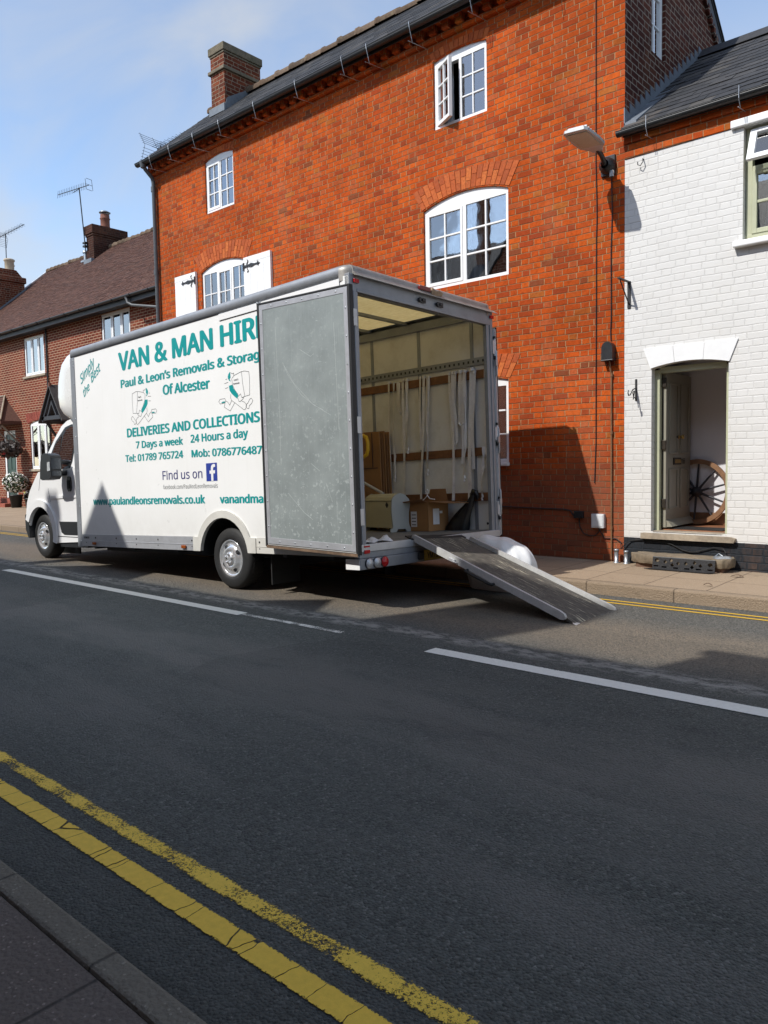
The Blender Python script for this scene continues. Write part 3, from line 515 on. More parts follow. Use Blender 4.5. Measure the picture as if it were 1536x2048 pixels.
# plain sans lettering: outlines of the characters the signs use (units of 1/1000 em)
GLYPHS = {}
for _e in ' 209|;&587|244,581 296,575 337,555 366,524 381,483 383,458 379,426 368,397 350,372 326,349 268,308 423,159 457,216 479,286 550,286 518,191 504,163 468,114 585,0 490,0 420,67 366,28 303,2 252,-7 188,-6 127,10 102,24 81,42 65,63 52,89 45,117 42,149 44,175 57,220 69,239 100,273 166,318 123,372 101,420 96,456 104,504 114,524 144,555 188,575|241,524 279,515 294,505 304,492 313,458 310,437 292,401 253,368 225,350 180,404 167,438 165,457 168,476 175,493 186,506 202,516|190,262 208,273 375,111 337,83 314,71 258,56 194,57 168,66 146,81 129,101 120,124 116,152 121,186 147,227;.215|107,97 120,96 142,85 156,61 157,43 156,26 142,2 120,-10 107,-11 94,-10 72,2 59,26 58,43 59,61 72,85 94,96;/298|221,573 290,573 77,0 8,0;0459|229,581 269,578 304,566 335,547 361,520 382,486 399,446 410,399 417,346 419,287 418,242 409,163 390,97 376,70 339,27 316,12 290,1 229,-8 188,-4 153,8 122,27 97,54 76,88 60,129 48,176 39,287 48,399 58,446 73,486 93,520 119,547 149,566 186,578|202,518 229,521 256,518 279,510 298,495 314,475 326,449 336,417 347,336 347,238 343,194 326,124 314,98 298,78 279,64 256,55 229,52 202,55 178,64 159,78 143,98 131,125 121,156 111,238 111,336 115,380 131,449 143,475 159,495 178,510;1459|226,573 285,573 285,0 216,0 216,415 219,499 108,405 71,452;2459|221,581 285,572 313,562 336,548 356,531 372,510 384,485 391,458 392,399 375,344 344,292 275,214 128,64 417,64 417,0 38,0 38,59 261,287 295,331 315,376 322,424 318,453 309,477 294,496 273,510 249,518 221,520 169,514 126,495 83,466 45,513 94,548 132,565 174,577;3459|218,581 273,576 317,563 352,540 376,511 390,477 395,439 394,414 389,392 370,355 340,326 300,307 277,302 277,298 319,290 353,276 379,255 398,229 409,198 413,163 410,131 403,101 390,74 371,50 348,30 318,14 283,2 241,-6 164,-7 110,-1 85,5 36,23 36,89 87,69 141,56 194,51 241,55 278,65 305,81 324,104 335,132 339,164 337,187 331,206 306,236 288,247 240,261 124,265 124,326 209,327 236,332 259,339 294,362 307,377 321,413 320,460 311,481 295,498 274,511 249,519 219,521 181,519 147,511 117,498 75,473 39,521 87,550 115,563 147,573;4459|17,190 286,576 359,576 359,193 443,193 443,130 359,130 359,0 291,0 291,130 17,130|292,500 295,500 291,400 291,193 86,193 263,446;5459|64,302 86,573 373,573 373,508 146,508 132,342 221,351 292,342 322,331 349,316 371,297 389,274 402,247 410,217 413,183 410,145 402,111 387,81 368,54 343,32 314,15 280,2 242,-5 199,-8 116,0 51,23 51,90 95,70 174,53 227,54 274,65 293,76 323,106 339,149 341,176 337,210 325,239 306,262 279,279 243,289 197,292 99,280;6459|306,581 377,573 377,513 332,522 273,521 242,515 193,491 158,454 134,407 121,352 115,291 119,291 138,315 163,335 213,355 255,358 287,356 316,349 342,338 365,322 384,303 400,279 412,251 419,220 421,184 419,147 411,112 399,82 382,55 361,33 336,15 307,2 275,-5 212,-6 163,7 119,35 84,76 70,103 51,166 46,204 45,278 51,342 64,404 87,461 121,510 143,530 196,562 228,572|217,301 274,300 302,289 324,271 339,247 348,218 351,184 348,143 337,109 320,84 297,66 270,55 219,53 201,57 170,74 137,114 119,163 117,215 131,248 143,263 175,287;7459|35,573 419,573 419,518 187,0 109,0 344,508 35,508;8459|229,581 291,574 341,553 378,519 390,497 398,472 400,443 394,401 385,383 374,367 346,338 291,303 355,265 389,234 411,196 419,148 416,118 408,90 395,65 378,44 356,26 330,11 300,1 231,-8 157,0 126,10 100,24 78,42 61,63 49,87 42,115 39,146 47,194 68,232 99,264 158,299 107,336 81,366 71,383 59,422 58,444 60,472 68,497 80,518 117,552 168,573|200,521 257,521 282,514 302,502 318,486 327,466 329,423 317,392 282,357 232,330 164,367 141,391 128,422 130,466 139,486 155,502 176,514|194,260 217,270 274,246 324,211 343,182 350,148 346,120 336,96 319,76 295,60 265,51 229,48 192,51 161,60 138,76 121,96 112,119 108,145 114,182 121,197 142,225;9459|223,581 275,574 322,553 361,518 391,469 410,406 415,369 416,295 405,199 387,139 358,86 318,42 293,25 232,0 195,-6 143,-8 92,-2 82,0 82,60 115,53 152,50 188,52 218,58 245,68 268,82 303,118 316,141 334,192 346,281 341,281 310,247 266,223 227,215 173,216 144,223 118,235 95,250 76,270 61,294 49,321 42,352 40,387 43,426 50,460 63,491 80,517 101,540 127,557 156,570 188,578|192,518 242,520 277,508 291,499 315,474 338,426 346,374 339,341 318,310 304,296 266,276 220,269 186,273 158,284 137,301 122,325 113,354 110,388 113,429 124,463 142,488 165,507;:215|107,97 120,96 142,85 156,61 157,43 156,26 142,2 120,-10 107,-11 94,-10 72,2 59,26 58,43 59,61 72,85 94,96|107,441 120,440 142,429 156,405 157,387 156,369 142,345 120,333 107,332 94,333 72,345 59,369 58,387 64,419 72,429 94,440;A512|224,575 289,575 512,0 437,0 368,177 141,177 73,0 0,0|252,490 255,500 280,420 346,241 165,241 230,415;B521|78,0 78,573 241,573 307,569 361,558 404,541 434,515 453,478 459,431 453,389 437,354 424,340 392,317 350,304 350,300 415,279 433,267 461,236 476,191 478,163 475,130 467,100 454,74 436,52 413,33 385,19 354,8 279,0|150,511 289,509 324,502 351,490 369,474 380,451 384,423 381,394 372,371 357,352 334,339 300,331 150,329|150,269 293,267 321,263 362,247 388,221 399,188 398,138 388,112 371,91 346,74 311,64 150,61;C507|324,581 409,572 482,547 453,486 394,508 323,517 266,510 217,490 178,456 149,410 131,353 125,286 128,241 135,200 147,164 164,132 186,105 213,83 244,68 281,58 322,55 394,62 460,78 460,15 393,-2 312,-8 257,-4 208,8 166,28 130,56 101,90 78,131 62,178 52,230 49,287 51,329 67,406 98,471 120,499 145,523 174,543 206,559 242,571 281,578;D585|78,0 78,573 254,573 309,569 359,558 404,540 443,516 476,484 502,446 521,402 533,350 536,292 533,231 521,177 501,131 474,91 440,58 399,33 351,15 297,4 237,0|150,511 244,511 287,508 327,500 361,487 391,469 416,444 435,415 449,379 458,337 460,289 454,220 434,164 402,119 357,87 299,68 228,62 150,62;E446|78,0 78,573 398,573 398,509 150,509 150,330 383,330 383,268 150,268 150,63 398,63 398,0;F416|78,0 78,573 398,573 398,509 150,509 150,306 383,306 383,243 150,243 150,0;G584|346,581 437,572 516,547 489,484 421,508 342,517 298,514 259,505 225,489 195,468 170,441 150,409 136,373 127,332 124,286 127,243 134,202 146,166 164,133 187,106 216,84 251,68 292,58 340,55 404,59 452,68 452,238 326,238 326,302 524,302 524,22 462,5 398,-5 323,-8 267,-4 217,8 173,28 136,55 105,89 81,130 63,176 52,229 49,286 53,343 65,395 84,442 111,482 145,517 186,544 233,564 286,577;H594|78,573 150,573 150,330 443,330 443,573 516,573 516,0 443,0 443,267 150,267 150,0 78,0;I272|32,573 239,573 239,531 172,515 172,57 239,42 239,0 32,0 32,42 99,57 99,515 32,531;J219|74,573 146,573 144,-26 138,-56 128,-82 114,-104 96,-122 52,-145 25,-150 -27,-151 -63,-142 -63,-81 -5,-89 33,-81 54,-65 63,-53 73,-19;K496|78,573 150,573 150,290 403,573 488,573 261,323 496,0 411,0 208,273 150,222 150,0 78,0;L420|78,573 150,573 150,64 400,64 400,0 78,0;M727|78,0 78,573 184,573 361,103 364,103 544,573 650,573 650,0 578,0 578,371 584,501 581,501 390,0 330,0 142,502 139,502 144,367 144,0;N609|78,0 78,573 161,573 467,99 470,99 464,232 464,573 532,573 532,0 447,0 141,476 138,476 144,340 144,0;O626|314,581 369,577 417,565 459,545 495,517 524,483 547,442 564,396 574,344 577,287 570,204 561,166 531,101 510,73 486,49 459,29 428,13 393,1 355,-6 314,-8 271,-6 232,1 196,13 165,29 138,49 114,73 94,101 78,132 65,167 51,245 49,288 52,344 62,396 78,442 100,482 130,517 166,545 208,565 258,577|274,515 314,518 373,511 421,491 456,457 481,411 496,354 501,287 499,241 492,200 481,163 465,131 445,104 420,83 390,67 354,58 314,55 273,58 238,67 207,83 182,104 161,131 145,163 134,200 127,241 127,333 134,374 145,411 161,443 182,469 207,490 238,506;P485|78,0 78,573 229,573 297,568 352,553 393,528 421,495 439,454 444,404 443,381 433,336 423,316 395,278 375,262 324,238 256,225 150,223 150,0|150,511 269,508 306,499 334,484 354,462 366,435 370,401 362,352 352,334 338,318 320,306 272,290 242,286 150,285;Q626|314,581 369,577 417,565 459,545 495,517 524,483 547,442 564,396 574,344 577,287 569,200 559,160 544,124 525,92 503,64 476,40 445,21 411,6 548,-136 444,-136 334,-7 271,-6 232,1 196,13 165,29 138,49 114,73 94,101 78,132 65,167 51,245 52,344 62,396 78,442 100,482 130,517 166,545 208,565 258,577|274,515 314,518 373,511 421,491 456,457 481,411 496,354 501,287 499,241 492,200 481,163 465,131 445,104 420,83 390,67 354,58 314,55 273,58 238,67 207,83 182,104 161,131 145,163 134,200 127,241 127,333 134,374 145,411 161,443 182,469 207,490 238,506;R499|78,0 78,573 281,571 320,565 353,555 381,540 404,522 422,500 434,474 442,444 442,381 427,334 401,298 367,274 330,257 487,0 403,0 264,237 150,237 150,0|150,510 232,510 287,505 328,491 343,480 363,450 370,407 366,374 355,347 338,325 312,310 278,301 150,298;S440|231,581 318,572 389,549 366,487 302,508 254,516 207,516 169,507 142,489 126,464 121,434 126,400 143,373 172,351 307,293 353,264 371,247 395,206 401,181 400,121 392,92 378,66 359,44 335,26 307,11 274,1 198,-8 137,-5 83,4 41,19 41,88 86,72 142,59 228,56 252,60 290,74 316,98 329,129 330,147 325,180 308,207 295,218 255,241 172,274 114,305 74,344 52,393 48,435 51,464 58,490 71,513 89,533 110,550 165,573;T446|8,573 437,573 437,509 259,509 259,0 187,0 187,509 8,509;U586|72,573 144,573 144,201 148,158 161,122 182,93 211,72 248,59 294,55 327,57 355,63 379,73 399,88 427,126 440,174 442,202 442,573 513,573 511,164 503,128 489,95 470,65 446,40 416,20 380,4 338,-5 290,-8 225,-2 171,18 128,50 97,93 78,144 72,204;V481|0,573 75,573 215,175 241,80 277,207 405,573 481,573 277,0 204,0;W746|10,573 85,573 180,199 201,87 229,215 333,573 407,573 516,212 544,87 564,191 660,573 735,573 583,0 510,0 399,375 370,488 346,385 234,0 161,0;X470|15,573 95,573 236,348 377,573 453,573 276,300 467,0 385,0 233,249 79,0 3,0 193,298;Y454|0,573 79,573 227,291 376,573 454,573 263,222 263,0 191,0 191,219;Z459|40,573 419,573 419,518 118,64 427,64 427,0 30,0 30,55 332,508 40,508;a450|231,437 279,433 318,422 347,403 368,375 381,338 385,293 385,0 334,0 320,61 317,61 279,22 234,-1 172,-8 124,-2 84,16 68,30 45,68 37,119 42,159 59,192 87,219 127,238 179,251 316,259 313,317 306,342 293,359 275,371 253,378 205,379 163,370 106,347 84,400 151,426|252,208 315,210 311,134 299,103 279,79 253,62 223,52 167,51 132,66 120,79 112,97 110,119 113,144 124,165 141,182 167,195 204,203;b493|68,609 139,609 139,443 135,373 139,373 169,405 189,419 213,429 240,435 272,437 322,431 365,412 401,381 428,338 444,283 449,215 447,168 439,127 427,91 410,61 390,36 365,17 337,3 306,-5 272,-8 213,0 169,24 139,55 133,55 119,0 68,0|260,379 296,374 325,360 348,338 363,306 373,265 376,216 373,166 363,126 348,93 325,69 297,55 261,51 219,55 187,69 165,93 150,125 142,165 139,214 140,252 150,308 172,348 188,361 207,371;c385|245,438 309,431 358,415 337,356 292,370 244,376 193,368 172,358 155,343 131,303 123,277 117,213 123,152 131,126 141,104 172,71 214,55 262,54 302,60 351,78 351,15 304,-2 241,-8 204,-5 170,2 139,15 112,34 88,58 69,87 55,123 47,165 44,213 47,262 56,305 71,342 90,372 114,396 142,415 174,428 208,435;d493|354,609 425,609 425,0 368,0 358,58 354,58 323,24 279,1 221,-8 171,-2 128,17 92,48 65,91 49,146 44,214 50,282 66,338 93,381 128,413 171,432 221,438 262,434 296,423 323,407 354,374 359,374 354,438|196,374 231,379 274,375 306,360 329,336 343,304 352,263 355,200 352,154 343,117 328,88 305,67 273,55 232,51 197,55 168,69 146,93 130,125 120,165 117,213 120,260 130,300 146,334 168,359;e452|234,438 269,435 301,427 329,414 354,396 374,373 390,346 402,315 409,281 411,201 117,201 122,157 134,119 154,90 181,69 215,56 254,52 305,56 348,66 392,82 392,20 327,-1 279,-7 212,-5 176,3 143,17 114,36 90,61 70,91 56,126 47,167 44,212 47,257 55,297 68,333 86,364 108,390 134,411 164,426 198,435|202,376 233,380 256,378 276,373 306,353 326,322 333,302 338,257 119,257 125,293 137,323 154,348 175,366;f276|227,613 274,609 310,599 292,544 251,554 228,556 206,553 189,545 175,532 166,513 160,489 158,430 266,430 266,375 158,375 158,0 87,0 87,375 12,375 12,408 87,432 89,492 95,522 104,547 116,568 132,585 174,606;g493|221,438 248,436 297,422 319,409 355,373 359,373 369,430 425,430 425,-7 423,-46 416,-80 404,-109 388,-135 367,-155 341,-172 310,-183 274,-190 233,-192 147,-186 78,-165 78,-100 149,-125 206,-133 271,-130 300,-119 324,-101 341,-77 352,-48 358,57 320,21 299,8 250,-6 221,-8 170,-2 126,18 91,51 65,95 49,149 44,214 49,278 65,332 91,377 126,411 169,431|207,376 257,377 302,362 319,348 332,331 350,282 355,251 355,173 343,113 336,98 315,74 302,65 271,53 232,50 197,54 169,68 146,92 130,124 120,165 119,247 130,303 153,344 169,359;h496|68,609 139,609 139,420 135,370 140,370 161,397 188,416 221,429 273,437 306,435 360,421 382,408 399,391 413,370 423,344 429,314 431,280 431,0 361,0 358,307 351,333 338,353 319,367 295,376 265,379 210,370 189,360 173,347 160,329 150,308 140,254 139,0 68,0;i207|68,430 139,430 139,0 68,0|104,591 115,590 133,580 144,560 145,546 144,532 133,512 124,506 104,501 83,506 75,512 68,521 63,546 64,560 75,580 93,590;j207|68,430 139,430 137,-90 126,-133 116,-151 87,-177 44,-191 -7,-191 -44,-183 -44,-126 -10,-133 25,-132 51,-120 61,-108 66,-90|104,591 115,590 133,580 144,560 145,546 144,532 133,512 124,506 104,501 83,506 75,512 68,521 63,546 64,560 75,580 93,590;k428|68,609 138,609 138,291 135,221 189,285 326,430 409,430 235,246 421,0 336,0 187,200 138,158 138,0 68,0;l207|68,609 139,609 139,0 68,0;m750|266,438 298,436 349,420 369,406 386,388 398,366 402,366 418,388 438,406 461,420 512,436 540,438 584,434 621,421 649,401 669,371 681,330 685,280 685,0 615,0 613,308 606,333 594,353 577,367 555,376 528,379 490,374 460,362 438,342 423,315 414,280 411,237 411,0 342,0 342,277 337,317 325,347 303,367 289,374 253,379 204,370 185,360 158,329 150,308 140,255 139,0 68,0 68,430 125,430 136,371 140,371 160,398 186,418 217,431;n496|275,438 322,434 361,421 391,401 413,371 426,330 431,280 431,0 361,0 358,307 351,333 338,353 319,367 295,376 265,379 222,374 189,361 166,338 151,308 142,269 139,223 139,0 68,0 68,430 125,430 136,371 140,371 162,398 190,418 222,431;o485|244,438 281,435 316,426 347,412 374,392 398,367 417,336 431,301 439,261 442,216 440,181 428,121 404,71 388,51 369,33 324,7 299,-1 241,-8 188,-1 163,7 119,33 100,51 70,95 59,121 46,181 44,216 47,261 55,301 68,336 87,367 110,392 137,412 169,426 204,435|202,374 242,379 270,376 294,370 314,359 345,325 363,277 367,248 367,184 356,128 331,86 314,71 294,59 270,53 216,53 192,59 172,71 155,86 141,105 123,154 117,216 120,263 130,303 147,335 171,359;p493|273,438 322,432 365,413 401,383 428,339 444,284 449,216 447,170 439,129 427,93 410,62 390,37 365,17 337,3 306,-5 251,-7 213,1 182,15 158,33 139,55 134,55 139,-5 139,-192 68,-192 68,430 126,430 136,371 139,371 170,405 197,422 231,434|260,379 296,374 325,359 348,334 363,302 373,262 376,217 371,157 364,131 341,88 326,72 308,60 286,53 261,51 208,59 188,70 172,85 150,126 144,152 139,216 145,289 161,333 190,362 210,371;q493|221,438 280,429 304,419 341,389 355,371 358,371 369,430 425,430 425,-192 354,-192 355,1 358,58 354,58 340,40 303,11 279,1 219,-8 170,-2 128,17 93,48 66,91 50,146 44,214 47,261 54,302 67,338 83,368 104,393 129,413 157,427 188,435|196,374 231,379 273,375 305,361 328,337 343,305 352,263 355,213 349,140 333,96 320,79 304,67 284,58 233,51 197,55 168,70 146,93 130,126 120,165 117,213 120,260 130,300 145,334 167,359;r331|269,438 319,433 310,368 264,374 232,369 189,346 166,321 149,289 140,251 139,0 68,0 68,430 126,430 134,351 137,351 170,395 198,418 231,433;s384|202,438 275,430 339,409 315,353 258,372 218,379 171,379 149,374 131,366 118,356 111,343 108,328 113,307 139,282 268,226 306,203 321,190 341,159 346,140 346,92 339,69 327,49 292,18 268,6 210,-6 176,-8 99,-1 42,19 42,83 104,60 178,49 236,57 256,66 269,79 277,94 279,123 264,150 222,176 124,217 84,239 57,266 43,302 41,324 46,358 61,386 85,408 118,425 157,435;t289|103,528 144,528 144,430 269,430 269,375 144,375 146,103 153,83 163,69 193,52 222,50 272,59 272,5 263,1 200,-8 178,-7 138,4 104,27 82,66 74,125 74,375 13,375 13,409 75,437;u496|63,430 135,430 137,122 145,96 158,76 176,62 200,53 230,51 285,59 306,69 323,82 336,100 345,121 356,175 357,430 427,430 427,0 370,0 359,57 334,31 306,11 273,-1 238,-7 187,-6 159,-1 134,8 112,21 95,38 81,59 71,85 65,114;v407|0,430 75,430 176,151 201,63 204,63 241,176 332,430 407,430 244,0 163,0;w630|9,431 82,431 149,170 169,73 172,73 199,180 277,431 354,431 440,149 457,74 460,74 477,153 549,431 621,431 502,1 419,1 346,243 316,357 313,357 287,253 207,1 127,1;x424|22,430 102,430 213,268 322,430 402,430 253,220 410,0 330,0 213,172 94,0 14,0 170,220;y409|1,430 76,430 174,171 205,68 208,68 245,186 333,430 409,430 213,-85 188,-130 157,-164 117,-185 94,-191 55,-192 9,-186 9,-130 72,-134 110,-118 138,-87 174,-2;z377|45,430 340,430 340,377 112,55 346,55 346,0 31,0 31,47 262,375 45,375;’140|50,573 125,573 131,564 105,481 62,376 10,376'.split(';'):
    _h, *_c = _e.split('|'); GLYPHS[_h[0]] = (int(_h[1:])/1000, [[tuple(int(q)/1000 for q in pt.split(',')) for pt in c.split(' ')] for c in _c if c])
FONTCACHE = {}
def text2d(s, bold=0.0, shear=0.0):
    if (s, shear) not in FONTCACHE:
        vs, fs, x = [], [], 0.0
        for ch in s:
            adv, cons = GLYPHS[ch]
            if cons:
                loops = [[Vector((px+py*shear, py, 0)) for px, py in c] for c in cons]; flat = [q for c in loops for q in c]; o = len(vs)
                vs += [Vector((q.x+x, q.y)) for q in flat]; fs += [tuple(i+o for i in t) for t in tessellate_polygon(loops)]
            x += adv
        FONTCACHE[(s, shear)] = (vs, fs)
    return FONTCACHE[(s, shear)]
def tb(s, bold=0, shear=0):
    v, _ = text2d(s, bold, shear); return min(p.x for p in v), max(p.x for p in v)
def advance(s, bold, shear=0): return sum(GLYPHS[c][0] for c in s)
def add_text(mb, s, p0, ux, uz, sx, sz, bold=0, shear=0, left=True):
    """flat lettering, text x along ux, y along uz; bold thickens the strokes by layering"""
    v, f = text2d(s, bold, shear); x0 = min(p.x for p in v) if left else 0; ux, uz, p0 = Vector(ux), Vector(uz), Vector(p0); nrm = ux.cross(uz).normalized()
    offs = [(0, 0)] if bold <= 0 else [(-bold, 0), (bold, 0), (0, bold*.5), (0, -bold*.5), (-bold*.6, bold*.4), (bold*.6, -bold*.4), (0, 0)]
    for k, (dx, dy) in enumerate(offs): mb.add([p0+nrm*(.00012*k)+ux*((p.x-x0+dx)*sx)+uz*((p.y+dy)*sz) for p in v], f)
CAPH = max(p.y for p in text2d('H')[0])

# ================================================================== SETTING
YW = 8.9                                                   # plane of the facades across the road
g = MB(); g.box(-400, 400, -400, 400, -.6, -.25); struct('ground', g, 'asphalt')
g = MB(); g.add([(-90, .9, 0), (45, .9, 0), (45, 7.5, 0), (-90, 7.5, 0)], [(0, 1, 2, 3)]); struct('road', g, 'asphalt')
def strip(mb, uvs, x0, x1, y0, y1, z, n=1):
    """road paint with UV: u along, v across"""
    for i in range(n):
        a = x0+(x1-x0)*i/n; b_ = x0+(x1-x0)*(i+1)/n
        mb.add([(a, y0, z), (b_, y0, z), (b_, y1, z), (a, y1, z)], [(0, 1, 2, 3)]); uvs += [(i/n, 0), ((i+1)/n, 0), ((i+1)/n, 1), (i/n, 1)]
def paint(name, mat, x0, x1, y0, y1, z=.004):
    mb = MB(); uvs = []; strip(mb, uvs, x0, x1, y0, y1, z); o = struct(name, mb, mat)
    ul = o.data.uv_layers.new(name='UVMap')
    for lp in o.data.loops:
        co = o.data.vertices[lp.vertex_index].co
        ul.data[lp.index].uv = ((co.x-x0)/(x1-x0), (co.y-y0)/(y1-y0))
    return o
paint('yellow_line', 'yellow_paint_solid', -60, 30, 1.278, 1.362)
paint('yellow_line', 'yellow_paint_worn', -60, 30, 1.430, 1.514)
paint('yellow_line', 'yellow_paint_far', -60, 30, 6.930, 6.975)
paint('yellow_line', 'yellow_paint_far', -60, 30, 7.055, 7.100)
paint('centre_line', 'white_paint', -11.0, -5.72, 4.37, 4.50)
paint('centre_line', 'white_paint_worn', -5.70, -4.40, 4.40, 4.475)
paint('centre_line', 'white_paint', -3.47, 2.5, 4.345, 4.49)
paint('centre_line', 'white_paint', -19.5, -13.6, 4.37, 4.50)
# kerbs and pavements
g = MB(); g.box(-60, 30, .908, .993, -.2, .100); bev(struct('kerb', g, 'near_kerb'), .012)
g = MB(); g.box(-60, 30, -.72, .900, -.2, .096); struct('pavement', g, 'near_paving')
g = MB(); g.box(-60, 30, 7.325, 7.45, -.2, .125); bev(struct('kerb', g, 'tan_kerb'), .018)
g = MB(); g.add([(-60, 7.455, .123), (30, 7.455, .123), (30, 9.1, .135), (-60, 9.1, .135), (-60, 12, .137), (30, 12, .137)], [(0, 1, 2, 3), (3, 2, 5, 4)]); struct('pavement', g, 'tan_paving')

# ------------------------------------------------------------------ roof of single tiles
def tiles(mb, x0, x1, e, r, expo, tw, th, jit, ragged=.0, seed=1):
    rnd = random.Random(seed)
    ev = Vector((0, e[0], e[1])); rv = Vector((0, r[0], r[1])); L = (rv-ev).length; d = (rv-ev)/L
    nrm = Vector((1, 0, 0)).cross(d); 
    if nrm.z < 0: nrm = -nrm
    rows = int(L/expo)
    for i in range(rows+1):
        s0 = i*expo; s1 = min(s0+expo*1.9, L+.02)
        off = (i % 2)*tw*.5; x = x0-off
        while x < x1:
            a = max(x+.002, x0); b_ = min(x+tw-.002, x1)
            if b_-a > .03:
                j = rnd.uniform(-jit, jit); lift = th*1.9+rnd.uniform(0, th*.5*(1+ragged)); sk = rnd.uniform(-jit, jit)*.5
                p = lambda xx, s, h: Vector((xx, 0, 0))+ev+d*s+nrm*h
                vs = [p(a, s0+j, lift-th), p(b_, s0+j+sk, lift-th), p(b_, s1, -.002), p(a, s1, -.002), p(a, s0+j, lift), p(b_, s0+j+sk, lift), p(b_, s1, th-.002), p(a, s1, th-.002)]
                mb.add(vs, [(0, 1, 5, 4), (4, 5, 6, 7), (1, 2, 6, 5), (3, 0, 4, 7), (0, 3, 2, 1)])
            x += tw
    return mb
def ridge_tiles(mb, x0, x1, y, z, ln, r, seed=3):
    rnd = random.Random(seed); x = x0
    while x < x1-.05:
        l2 = min(ln*rnd.uniform(.9, 1.06), x1-x); rr = r*rnd.uniform(.9, 1.12); dz = rnd.uniform(-.012, .012)
        n = 9; prof = []
        vs = []; 
        for xx, k in ((x, 1.12), (x+.05, 1.12), (x+.06, .96), (x+l2, .93)):
            for i in range(n): a = math.pi*(-.08+1.16*i/(n-1)); vs.append((xx, y+math.cos(a)*rr*k, z+dz-.03+math.sin(a)*rr*k))
        mb.add(vs, [(j*n+i, j*n+i+1, (j+1)*n+i+1, (j+1)*n+i) for j in range(3) for i in range(n-1)], True)
        mb.add(vs[:n]+vs[-n:], [tuple(range(n)), tuple(range(n, 2*n))]); x += l2
    return mb
def voussoirs(mb, x0, x1, zs, rise, h, Y, bw=.075, proud=.006, splay=.55):
    c = (x1-x0)/2; xm = (x0+x1)/2
    if rise > 0: rad = (c*c+rise*rise)/(2*rise)
    else: rad = 40.
    zc = zs+rise-rad; a0 = math.asin(min(1, c/rad)); n = max(4, int(2*c/bw))
    rnd = random.Random(int(abs(x0)*100))
    for i in range(n):
        t0 = -a0+2*a0*(i+.06)/n; t1 = -a0+2*a0*(i+.94)/n
        halves = ((0, h*.62), (h*.64, h)) if i % 2 else ((0, h*.35), (h*.37, h))
        if h < .15: halves = ((0, h),)
        for h0, h1 in halves:
            q = [(t0, h0), (t1, h0), (t1, h1), (t0, h1)]
            k = splay
            pts = []
            for t, hh in q:
                bx = xm+rad*math.sin(t); bz = zc+rad*math.cos(t)
                dxn = math.sin(t)+ (bx-xm)/c*k*.35; pts.append((bx+dxn*hh, bz+hh*math.cos(t)*(1-.10*(1-abs(bx-xm)/c))))
            pr = proud+rnd.uniform(-.002, .003)
            mb.prism_xz(pts, YW_(Y)-pr, YW_(Y)+.04)
    return mb
def YW_(y): return y

